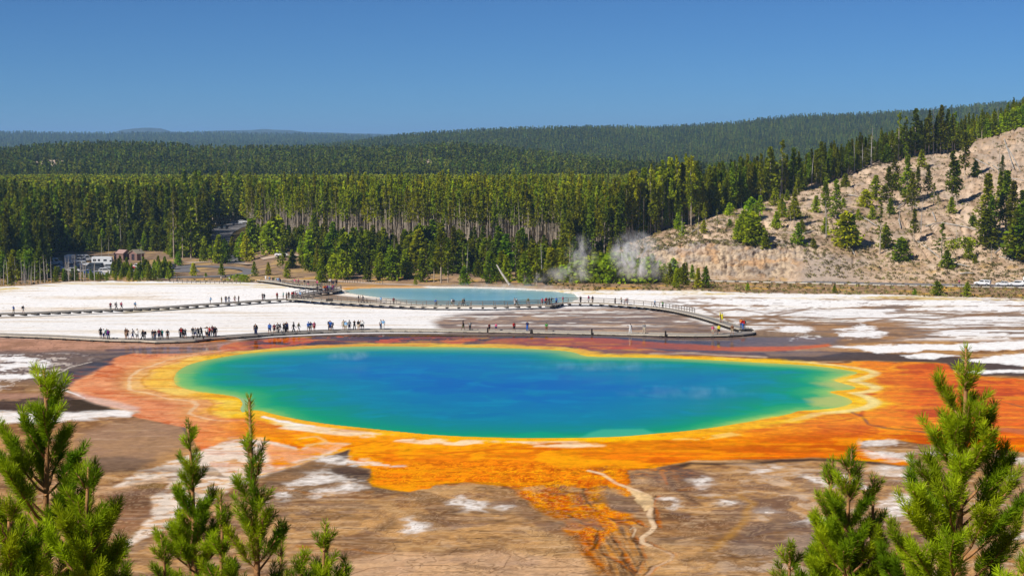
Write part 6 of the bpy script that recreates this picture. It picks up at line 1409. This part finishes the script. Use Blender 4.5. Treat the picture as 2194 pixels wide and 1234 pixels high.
# clusters: (place, deck height, scale fn, offset, list of (x, y in the enlarged view, top, lower, legs t/s, pose, extras, height))
def R1(x, y): return x / 3.856, 440 + y / 3.856
def R2(x, y): return 550 + x / 3.856, 440 + y / 3.856
def R3(x, y): return 1100 + x / 3.856, 440 + y / 3.856
CLU = [
 ('leftmost pair on the upper boardwalk', R1, LEFTW, [(107,908,'blue','khaki','t',4,{}),(190,905,'dark','grey','s',1,{'pack':'black'})]),
 ('group of three on the upper left boardwalk', R1, LEFTW, [(912,880,'maroon','dark','t',0,{}),(965,880,'grey','dark','t',1,{'pack':'dark'}),(1010,880,'pink','dark','s',1,{'pack':'maroon'})]),
 ('lone spot on the upper left boardwalk', R1, LEFTW, [(1125,872,'lightblue','khaki','s',1,{'pack':'navy'})]),
 ('file of six walking on the upper boardwalk', R1, LEFTW, [(1733,832,'lightblue','grey','s',3,{}),(1835,830,'olive','khaki','t',0,{}),(1865,825,'dark','navy','t',0,{}),(1890,822,'navy','jeans','t',1,{}),(1942,812,'beige','maroon','s',1,{}),(1977,808,'dark','black','t',0,{})]),
 ('leftmost four of the lower boardwalk', R1, LOWER, [(827,1110,'black','black','s',0,{}),(863,1110,'white','navy','s',0,{}),(888,1112,'teal','navy','s',5,{}),(903,1110,'purple','navy','t',4,{'pack':'purple'})]),
 ('row of six before the crowd on the lower boardwalk', R1, LOWER, [(1033,1112,'black','khaki','s',0,{}),(1046,1113,'brown','dark','s',0,{}),(1097,1113,'white','navy','s',1,{}),(1140,1115,'white','grey','s',5,{'hat':'beige'}),(1185,1112,'black','black','t',1,{}),(1203,1110,'dark','grey','t',3,{'pack':'dark'})]),
 ('five people left of the platform crowd', R1, LOWER, [(1268,1112,'dark','grey','t',0,{}),(1285,1115,'black','jeans','t',0,{}),(1313,1112,'maroon','jeans','s',0,{}),(1335,1112,'teal','navy','t',5,{}),(1383,1107,'dark','brown','t',0,{})]),
 ('dense crowd on the viewing platform', R1, LOWER, [(1473,1100,'black','dark','t',0,{}),(1487,1100,'red','dark','t',2,{}),(1498,1100,'teal','brown','s',0,{}),(1527,1098,'dark','dark','s',2,{}),(1577,1100,'black','grey','s',0,{}),(1607,1095,'grey','navy','s',5,{}),(1632,1092,'dark','black','t',3,{}),(1650,1090,'black','black','t',3,{}),(1685,1090,'dark','grey','s',4,{}),
   (1697,1094,'brown','dark','t',0,{}),(1705,1092,'white','dark','s',0,{}),(1722,1092,'red','navy','t',0,{}),(1735,1090,'maroon','dark','t',2,{}),(1757,1095,'pink','navy','s',0,{}),(1768,1093,'dark','dark','t',4,{}),(1776,1095,'black','maroon','t',0,{})]),
 ('dark clothed pair right of the platform', R1, LOWER, [(2112,1090,'black','dark','t',0,{}),(2121,1092,'dark','navy','t',3,{'pack':'black'})]),
 ('string of nine on the lower boardwalk left of the pool top', R2, LOWER, [(113,1060,'blue','navy','s',5,{}),(148,1062,'maroon','black','s',0,{}),(172,1060,'grey','black','t',0,{}),(195,1058,'dark','white','t',1,{}),(228,1058,'black','dark','t',2,{}),(242,1058,'black','black','t',0,{}),(252,1060,'navy','dark','s',3,{}),(310,1055,'black','dark','t',1,{'hat':'dark'}),(350,1055,'olive','white','s',1,{})]),
 ('trio in blue and pink on the lower boardwalk', R2, LOWER, [(428,1050,'blue','grey','s',5,{'hat':'blue'}),(448,1050,'navy','beige','s',0,{}),(473,1047,'pink','red','s',0,{})]),
 ('huddle of three above the deep green water', R2, LOWER, [(597,1043,'dark','black','t',3,{'pack':'dark'}),(610,1043,'blue','navy','s',0,{}),(624,1043,'lightblue','black','t',3,{'pack':'black'})]),
 ('row of seven above the middle of the spring', R2, LOWER, [(715,1042,'beige','khaki','s',0,{}),(740,1042,'lightblue','beige','t',5,{}),(768,1040,'grey','navy','s',0,{'hat':'grey'}),(805,1040,'black','black','t',2,{}),(843,1038,'black','beige','s',0,{}),(858,1038,'white','dark','s',2,{}),(877,1040,'white','black','s',5,{})]),
 ('couple standing on the pale terrace edge', R2, LOWER, [(1023,1033,'white','jeans','t',0,{}),(1045,1033,'lightblue','white','t',0,{})]),
 ('pair walking apart above the turquoise rim', R2, LOWER, [(1707,1035,'dark','olive','s',1,{'hat':'dark'}),(1763,1038,'grey','dark','t',0,{})]),
 ('two short visitors beside the dark marker post', R2, LOWER, [(1922,1030,'maroon','dark','s',0,{}),(1978,1033,'pink','navy','s',5,{})]),
 ('right half of the lower boardwalk', R3, LOWER, [(5,1045,'red','dark','s',5,{}),(115,1048,'navy','blue','t',0,{}),(273,1050,'green','brown','s',0,{}),(963,1068,'white','white','t',4,{}),(1083,1072,'grey','beige','t',5,{}),(1645,1080,'pink','beige','s',0,{}),(1697,1080,'yellow','black','s',5,{}),(1803,1068,'brown','khaki','s',5,{})]),
 ('group at the sharp bend of the boardwalk', R3, RAMP, [(1883,1062,'orange','jeans','t',0,{}),(1893,1060,'red','blue','t',3,{'pack':'red'}),(1905,1056,'teal','white','t',0,{})]),
 ('yellow clad pair on the climbing boardwalk', R3, RAMP, [(1710,998,'yellow','beige','s',0,{'hat':'yellow'}),(1725,1000,'yellow','yellow','s',4,{})]),
 ('pair on the crest of the climbing boardwalk', R3, RAMP, [(1170,845,'lightblue','dark','t',1,{}),(1232,857,'green','black','t',2,{})]),
 ('spread out walkers behind the right railing', R3, RAMP, [(408,815,'pink','beige','t',0,{}),(555,818,'black','dark','t',0,{}),(622,818,'pink','white','s',0,{}),(653,820,'dark','beige','t',0,{}),(840,825,'dark','dark','t',0,{}),(893,828,'beige','grey','s',3,{}),(930,830,'red','grey','s',1,{}),(945,832,'dark','jeans','s',0,{})]),
 ('cluster at the pool railing corner', R3, UPPER, [(10,848,'grey','white','s',0,{}),(28,850,'white','olive','t',1,{}),(122,848,'olive','grey','s',0,{'pack':'beige'}),(238,845,'pink','red','s',0,{}),(262,843,'red','navy','s',5,{}),(272,842,'maroon','beige','t',0,{}),(297,838,'dark','dark','t',0,{}),(315,838,'black','dark','t',2,{}),(355,836,'blue','navy','s',4,{})]),
 ('walkers in front of the turquoise pool', R2, UPPER, [(840,838,'grey','brown','t',0,{}),(857,838,'beige','dark','s',0,{}),(877,838,'grey','dark','t',1,{}),(1025,840,'lightblue','grey','s',0,{}),(1132,847,'maroon','black','t',0,{}),(1483,852,'blue','dark','t',3,{}),(1612,852,'white','olive','s',1,{}),(1627,852,'dark','grey','s',0,{}),(1700,855,'olive','dark','t',1,{}),(1713,856,'dark','black','t',1,{'pack':'grey'})]),
 ('scattered walkers on the left of the pool walk', R2, UPPER, [(268,795,'brown','dark','t',0,{}),(293,795,'red','dark','t',0,{}),(303,795,'maroon','grey','s',0,{}),(325,790,'pink','beige','s',0,{}),(335,790,'white','dark','s',0,{}),(360,785,'lightblue','navy','s',0,{}),(375,785,'grey','dark','t',0,{})]),
 ('walkers on the terrace left of the railed walk', R2, LEFTW, [(43,798,'black','maroon','t',0,{}),(60,798,'black','dark','t',5,{}),(168,797,'red','brown','t',0,{}),(220,797,'teal','dark','s',0,{}),(250,797,'grey','brown','t',5,{})]),
 ('crowd at the turn of the dark railed walk', R2, SPUR, [(555,735,'orange','white','s',0,{}),(565,728,'red','dark','t',0,{}),(575,722,'orange','pink','s',5,{}),(583,738,'white','navy','t',0,{}),(592,730,'purple','dark','t',0,{}),(600,738,'lightblue','white','s',4,{}),(608,726,'white','blue','s',0,{}),(617,735,'grey','dark','t',5,{}),(626,728,'pink','purple','s',0,{}),(633,722,'purple','beige','t',0,{}),(500,738,'dark','dark','t',0,{})]),
 ('file coming down from the footpath', R2, SPUR, [(310,685,'pink','beige','t',0,{}),(342,678,'pink','dark','t',1,{}),(393,690,'black','beige','s',0,{}),(427,690,'dark','pink','s',0,{}),(485,702,'maroon','grey','s',1,{}),(503,705,'pink','black','t',0,{})]),
 ('loose group where the boardwalk meets the footpath', R2, None, [(75,625,'white','white','s',0,{}),(107,632,'lightblue','grey','s',0,{}),(135,640,'black','dark','t',0,{}),(148,637,'green','beige','s',0,{}),(163,640,'white','dark','t',1,{}),(178,647,'lightblue','navy','s',0,{}),(190,645,'black','dark','t',0,{}),(195,655,'navy','grey','t',5,{})]),
 ('cluster under the pine beside the footpath', R2, None, [(590,668,'dark','dark','t',0,{}),(600,655,'white','black','t',0,{}),(612,650,'white','grey','s',0,{}),(622,662,'black','dark','t',5,{}),(635,668,'dark','navy','s',3,{}),(652,668,'black','grey','t',0,{}),(660,660,'dark','black','t',0,{})]),
 ('visitors on the hillside roadside', R3, None, [(2092,620,'red','dark','t',0,{}),(2102,618,'pink','grey','s',1,{})]),
 ('lone walkers along the hillside road', lambda x, y: (x, y), None, [(1663,602,'beige','navy','t',1,{}),(1790,600.5,'white','khaki','t',0,{}),(2055,611,'pink','dark','s',0,{})]),
 ('stragglers on the path by the fence', lambda x, y: (x, y), None, [(474,604,'beige','grey','s',0,{}),(492,604,'white','khaki','t',0,{}),(438,601,'beige','dark','t',0,{}),(379,603,'khaki','dark','t',0,{})]),
]
HTS = {id(LEFTW): 0.75, id(LOWER): 0.38, id(RAMP): 0.75, id(UPPER): 0.9, id(SPUR): 0.8}
rg = np.random.RandomState(950); kk = 0
LINES = {id(L_): np.array(catmull(L_, 6)) for L_ in (LEFTW, LOWER, RAMP, UPPER, SPUR)}
LNAME = {'t': 'trousers', 's': 'shorts'}
for place, fn, walk, pp in CLU:
    used = {}
    for n, (a, b, top, low, lg, ps, ex) in enumerate(sorted(pp)):
        u, v = fn(a, b)
        if walk is not None:
            L_ = LINES[id(walk)]; dv = HTS[id(walk)]
            c0 = [unproj(q[0], q[1], 0) for q in L_]
            # nearest place of the walk for this column
            if walk in (LOWER, LEFTW, UPPER):
                o_ = np.argsort(L_[:, 0]); vc = float(np.interp(u, L_[o_, 0], L_[o_, 1]))
            else:
                i = int(np.argmin((L_[:, 0] - u) ** 2 + ((L_[:, 1] - v - 3) * 2.2) ** 2)); vc = L_[i, 1]; u = u if walk is RAMP else (u + L_[i, 0]) / 2
            p = unproj(u, vc, 0); jy = rg.uniform(-0.7, 0.7)
            if 'platform' in place and 'dense' in place: jy = rg.uniform(0.2, 2.2)
            p = Vector((p.x, p.y + jy, p.z + dv + 0.01))
        else: p = unproj(u, v, 0.08)
        if ps == 1: rz = R(rg.choice([80, -80, 95, -95]))
        elif walk in (LOWER,): rz = R(rg.uniform(-45, 45))
        else: rz = R(rg.uniform(0, 360))
        h = rg.uniform(1.6, 1.84)
        if 'short visitors' in place: h = 1.35
        lb = 'person in %s top and %s %s%s, %s of the %s' % (top, low if low != 'jeans' else 'blue', LNAME[lg], ' with a pack' if ex.get('pack') else '', ORD[n], place)
        if len(lb.split()) > 16: lb = 'person in %s top and %s %s, %s of the %s' % (top, low if low != 'jeans' else 'blue', LNAME[lg], ORD[n], place)
        if len(lb.split()) > 16: lb = 'person in %s top, %s of the %s' % (top, ORD[n], place)
        if len(lb.split()) > 16: lb = '%s topped person, %s of the %s' % (top, ORD[n], place)
        lb = ' '.join(lb.split()[:16])
        person(p, rz, ps, top, low, LNAME[lg], lb, 'visitors: ' + place, h, ex.get('pack', False), ex.get('hat', False), kk); kk += 1
# ================================================================== NEAR PINES
def tuft_faces(V_, F_, p0, p1, dens, nl, nw, rg, base=0.15):
    """needles set round a shoot from p0 to p1, pointing forwards and out"""
    d = p1 - p0; L = d.length
    if L < 1e-4: return
    d = d / L; a = d.cross(Vector((0.3, 0.8, 0.52))); a.normalize(); b = d.cross(a); n = int(dens * L) + 3
    for i in range(n):
        t = base + (1 - base) * (i + rg.random_sample()) / n; an = rg.uniform(0, 6.283)
        out = a * math.cos(an) + b * math.sin(an); sp = rg.uniform(0.55, 1.0) if t < 0.93 else rg.uniform(0.15, 0.7)
        dr = (d * (1 - 0.45 * sp) + out * sp * 0.95); dr.normalize()
        q = p0 + d * (L * t) + out * 0.006; ln = nl * rg.uniform(0.75, 1.15)
        w = dr.cross(Vector((rg.normal(), rg.normal(), rg.normal()))); w.normalize(); w = w * nw
        i0 = len(V_); e = q + dr * ln + Vector((0, 0, 0.1 * ln))
        V_ += [tuple(q - w * 0.5), tuple(q + w * 0.5), tuple(e + w * 0.25), tuple(e - w * 0.25)]; F_.append((i0, i0 + 1, i0 + 2, i0 + 3))
def near_pine(u, vtop, y, vbase_extra, spread, label, seed, lean=0.0, whorls=None, leader=0.32, sparse=1.0, dens=620, nl=0.062, tw=1.0, skip=0, upward=0.9):
    rg = np.random.RandomState(seed)
    ztop = CH - (vtop - VH) / F * y * 1.0; zc = y * CP - (ztop - CH) * SP
    # exact: place the top on its pixel
    vtop += 14; k = (V0 - vtop) / F; ztop = CH + y * (k * CP - SP) / (CP + k * SP); zc = y * CP - (ztop - CH) * SP
    x = (u - U0) / F * zc; zb = float(np.interp(y, PY, PZ)) - 0.15; H = ztop - zb
    root = thing('near_pine', label, 'tree', (x - lean, y, zb), 0, None)
    pts = [Vector((lean * (t ** 1.3), 0, H * t)) for t in np.linspace(0, 1, 9)]
    r0 = 0.012 + 0.0095 * H
    bend = [Vector((0.02 * math.sin(6 * t + seed), 0.02 * math.cos(5 * t + seed), 0)) for t in np.linspace(0, 1, 9)]; bend[-1] = Vector((0, 0, 0))
    pts = [p + b for p, b in zip(pts, bend)]
    rad = [r0 * (1 - 0.93 * t) + 0.006 for t in np.linspace(0, 1, 9)]
    MB().tube(pts, rad, 7).obj('trunk', M['red_bark'], root, True)
    def at(t):
        f = t * 8; i = min(int(f), 7); return pts[i].lerp(pts[i + 1], f - i)
    V_, F_ = [], []
    tuft_faces(V_, F_, at(1 - leader * 1.1 / H), at(1.0), dens * 0.9, nl, 0.0044, rg, 0.0)
    me = bpy.data.meshes.new('leader_needles'); me.from_pydata(V_, [], F_); link('needles', me, M['near_needles'], root)
    z = H - leader; w = 0
    vis_floor = 0.0
    while z > H * 0.12:
        dist = H - z; nb = rg.randint(4, 7) if w > 0 else rg.randint(3, 5)
        if w < skip: nb = 1 if rg.rand() < 0.5 else 0
        zcam = zb + z
        kz = (V0 - 1300) / F; zlim = CH + y * (kz * CP - SP) / (CP + kz * SP)
        if zcam < zlim - 0.5: break
        for b in range(nb):
            if rg.rand() > sparse: continue
            an = b * 6.283 / max(nb, 1) + w * 1.1 + rg.uniform(-0.45, 0.45)
            L = min(0.08 + dist * spread * 0.60 * rg.uniform(0.65, 1.25), 0.85)
            el = upward * max(0.50, 1.12 - dist * 0.26) + rg.uniform(-0.12, 0.12)
            s = at((z + rg.uniform(-0.05, 0.05)) / H); dirv = Vector((math.cos(an) * math.cos(el), math.sin(an) * math.cos(el), math.sin(el)))
            side = Vector((-math.sin(an), math.cos(an), 0)); n = 5; P = []
            for q in range(n + 1):
                t = q / n; P.append(s + dirv * (L * t) + Vector((0, 0, 1)) * (0.22 * L * t * t) + side * rg.normal(0, 0.012))
            br = MB().tube(P, [0.011 * (1 - 0.6 * q / n) * (0.6 + L) for q in range(n + 1)], 5).obj('branch', M['red_bark'], root)
            V_, F_ = [], []
            tuft_faces(V_, F_, P[3] if L > 0.35 else P[1], P[5], dens * 1.25, nl, 0.0044, rg, 0.0)
            if L > 0.22:                                  # side shoots, longest in the middle of the bough
                ns = int(2 + L * 9 * tw)
                for q in range(ns):
                    t = 0.32 + 0.62 * (q + rg.rand()) / ns; f = t * n; i = min(int(f), n - 1); c = P[i].lerp(P[i + 1], f - i)
                    sg = 1 if q % 2 else -1; sl = rg.uniform(0.08, 0.20) * (1.2 - 0.6 * abs(t - 0.6)) * (0.75 + 0.5 * L)
                    dv = (dirv * 0.5 + side * sg * rg.uniform(0.25, 0.6) + Vector((0, 0, rg.uniform(0.55, 1.05)))).normalized()
                    e = c + dv * sl; tuft_faces(V_, F_, c, e, dens, nl, 0.0044, rg, 0.05 if sl < 0.2 else 0.15)
                    if sl > 0.22 and rg.rand() < 0.6:
                        dv2 = (dv + side * sg * 0.7 + Vector((0, 0, 0.3))).normalized(); m_ = c + dv * sl * 0.5; tuft_faces(V_, F_, m_, m_ + dv2 * sl * 0.6, dens, nl, 0.0044, rg, 0.05)
            me = bpy.data.meshes.new('bough_needles'); me.from_pydata(V_, [], F_); link('needles', me, M['near_needles'], br)
        z -= rg.uniform(0.17, 0.26) * (1.0 + 0.08 * dist); w += 1
    return root
near_pine(94, 779, 10.6, 0, 0.56, 'big bright young pine filling the lower left corner', 1001, lean=0.05, leader=0.18, dens=900, nl=0.052, tw=1.2)
near_pine(190, 985, 9.9, 0, 0.52, 'lower bushy pine top overlapping the right side of the corner pine', 1011, leader=0.14, dens=900, nl=0.052, tw=1.2)
near_pine(20, 1050, 9.4, 0, 0.5, 'low pine top at the very left edge', 1012, leader=0.14, dens=900, nl=0.050, tw=1.1)
near_pine(402, 889, 13.5, 0, 0.34, 'slender dense young pine with a pointed tip left of the bare leader', 1002, lean=-0.05, leader=0.22, dens=1000, nl=0.048, tw=1.3)
near_pine(534, 838, 12.0, 0, 0.27, 'open young pine with a long bare leader and lifted arms', 1003, lean=-0.04, leader=0.50, dens=800, nl=0.050, sparse=0.75, tw=0.7, upward=1.05)
near_pine(472, 1040, 12.2, 0, 0.30, 'low pine top tucked between the slender and the open pine', 1013, leader=0.3, dens=900, nl=0.050, tw=1.0)
near_pine(345, 1130, 12.5, 0, 0.35, 'small pine top left of the slender pine', 1014, leader=0.22, dens=900, nl=0.050, tw=0.9)
near_pine(697, 1106, 12.0, 0, 0.40, 'small bright pine top low in the picture right of the open pine', 1004, leader=0.20, dens=900, nl=0.050, tw=0.9)
near_pine(643, 1176, 11.6, 0, 0.45, 'lowest round pine top left of the small bright one', 1015, leader=0.12, dens=900, nl=0.050, tw=0.9)
near_pine(738, 1198, 12.0, 0, 0.40, 'single shoot of a pine peeking over the lower edge', 1016, leader=0.12, dens=900, nl=0.050, tw=0.6)
near_pine(606, 1116, 13.0, 0, 0.22, 'dark thin pine shoot leaning right of the open pine', 1017, leader=0.30, dens=900, nl=0.050, tw=0.5, sparse=0.5)
near_pine(1826, 946, 12.0, 0, 0.42, 'middle sized pine with several upright tops on the right', 1005, lean=0.03, leader=0.22, dens=900, nl=0.050, tw=1.1)
near_pine(1783, 970, 12.3, 0, 0.30, 'second upright top beside the middle sized right pine', 1018, leader=0.22, dens=900, nl=0.050, tw=1.0)
near_pine(1872, 1006, 12.1, 0, 0.32, 'third upright top nearest the tallest right pine', 1019, leader=0.22, dens=900, nl=0.050, tw=1.0)
near_pine(1694, 1148, 11.6, 0, 0.42, 'low pine tops left below the middle sized right pine', 1006, leader=0.18, dens=900, nl=0.050, tw=1.0)
near_pine(2070, 731, 10.2, 0, 0.46, 'tallest foreground pine near the right edge with brown leader', 1007, lean=0.0, leader=0.26, dens=900, nl=0.050, tw=1.15)
near_pine(1935, 1150, 11.0, 0, 0.45, 'low pine between the two large right pines', 1008, leader=0.14, dens=900, nl=0.050, tw=1.0)
near_pine(2196, 1165, 9.6, 0, 0.5, 'low pine top cut by the lower right corner', 1009, leader=0.14, dens=900, nl=0.050, tw=1.0)

# ================================================================== STEAM AND HAZE
def steam(name, u, v, dist, w, h, dpt, dens, seed, label, zb=None, nscale=0.36, lo=0.46):
    c = Vector(((u - U0) / F * dist, dist, 0)); z0 = float(floor_z(c.x, c.y)) if zb is None else zb
    bm = bmesh.new(); bmesh.ops.create_icosphere(bm, subdivisions=3, radius=1.0)
    for q in bm.verts: q.co = Vector((q.co.x * w / 2, q.co.y * dpt / 2, q.co.z * h / 2 + h / 2))
    me = bpy.data.meshes.new(name); bm.to_mesh(me); bm.free()
    m = bpy.data.materials.new(name); m.use_nodes = True; n = m.node_tree.nodes; l = m.node_tree.links; n.remove(n['Principled BSDF'])
    vo = n.new('ShaderNodeVolumePrincipled'); vo.inputs['Color'].default_value = (0.99, 0.99, 1.0, 1); vo.inputs['Anisotropy'].default_value = 0.0
    tc = n.new('ShaderNodeTexCoord'); t = n.new('ShaderNodeTexNoise'); t.inputs['Scale'].default_value = nscale; t.inputs['Detail'].default_value = 5; t.inputs['Roughness'].default_value = 0.62; t.inputs['Distortion'].default_value = 1.2
    mp = n.new('ShaderNodeMapping'); mp.inputs['Location'].default_value = (seed * 3.1, seed * 1.7, 0); mp.inputs['Scale'].default_value = (1, 1, 0.55)
    l.new(tc.outputs['Object'], mp.inputs['Vector']); l.new(mp.outputs[0], t.inputs['Vector'])
    mr = n.new('ShaderNodeMapRange'); mr.inputs['From Min'].default_value = lo; mr.inputs['From Max'].default_value = lo + 0.22; mr.inputs['To Max'].default_value = dens; l.new(t.outputs['Fac'], mr.inputs['Value'])
    sep = n.new('ShaderNodeMapping'); sep.inputs['Location'].default_value = (0, 0, -1.0); sep.inputs['Scale'].default_value = (2 / w, 2 / dpt, 2 / h)
    l.new(tc.outputs['Object'], sep.inputs['Vector']); ln = n.new('ShaderNodeVectorMath'); ln.operation = 'LENGTH'; l.new(sep.outputs[0], ln.inputs[0])
    fo = n.new('ShaderNodeMapRange'); fo.interpolation_type = 'SMOOTHSTEP'; fo.inputs['From Min'].default_value = 0.35; fo.inputs['From Max'].default_value = 1.0; fo.inputs['To Min'].default_value = 1; fo.inputs['To Max'].default_value = 0
    l.new(ln.outputs['Value'], fo.inputs['Value']); mu = n.new('ShaderNodeMath'); mu.operation = 'MULTIPLY'; l.new(mr.outputs[0], mu.inputs[0]); l.new(fo.outputs[0], mu.inputs[1]); l.new(mu.outputs[0], vo.inputs['Density'])
    l.new(vo.outputs[0], n['Material Output'].inputs['Volume'])
    o = link(name, me, m); o.location = (c.x, c.y, z0); tag(o, label, None, None, 'stuff'); return o
steam('steam', 1362, 620, 424, 17, 16, 8, 1.1, 1, 'thickest plume of white steam drifting before the green thicket')
steam('steam', 1410, 620, 428, 14, 9, 8, 0.35, 2, 'thin steam trailing right of the thickest plume')
steam('steam', 1245, 620, 420, 11, 15, 7, 0.40, 3, 'tall thin wisp of steam left of the thickest plume')
steam('steam', 1215, 625, 412, 16, 6, 8, 0.35, 4, 'low steam at the right end of the turquoise pool')
steam('steam', 1140, 620, 414, 12, 4, 6, 0.16, 5, 'faint steam along the far shore of the turquoise pool')
steam('steam', 1060, 630, 390, 50, 2.2, 26, 0.10, 6, 'veil of steam lying on the turquoise pool', zb=-6.5)
steam('steam', 745, 781, 222, 9, 1.6, 9, 0.10, 7, 'small pale wisp of steam over the left half of the deep blue spring', zb=0.05, nscale=0.5)
steam('steam', 1290, 800, 212, 26, 1.6, 12, 0.05, 8, 'faint steam drifting over the far right of the deep blue spring', zb=0.05, nscale=0.4)
steam('steam', 1480, 850, 190, 22, 1.4, 12, 0.05, 9, 'faint steam drifting over the near right of the deep blue spring', zb=0.05, nscale=0.4)
HZ_ = bpy.data.materials.new('haze'); HZ_.use_nodes = True; n = HZ_.node_tree.nodes; n.remove(n['Principled BSDF'])
vo = n.new('ShaderNodeVolumePrincipled'); vo.inputs['Color'].default_value = (0.34, 0.62, 1.0, 1); vo.inputs['Density'].default_value = 0.000065; vo.inputs['Anisotropy'].default_value = 0.0
HZ_.node_tree.links.new(vo.outputs[0], n['Material Output'].inputs['Volume'])
hz = MB().box((0, 21000, 100), (60000, 44000, 330)).obj('haze', HZ_); tag(hz, 'thin blue summer haze over the whole valley', None, None, 'stuff')
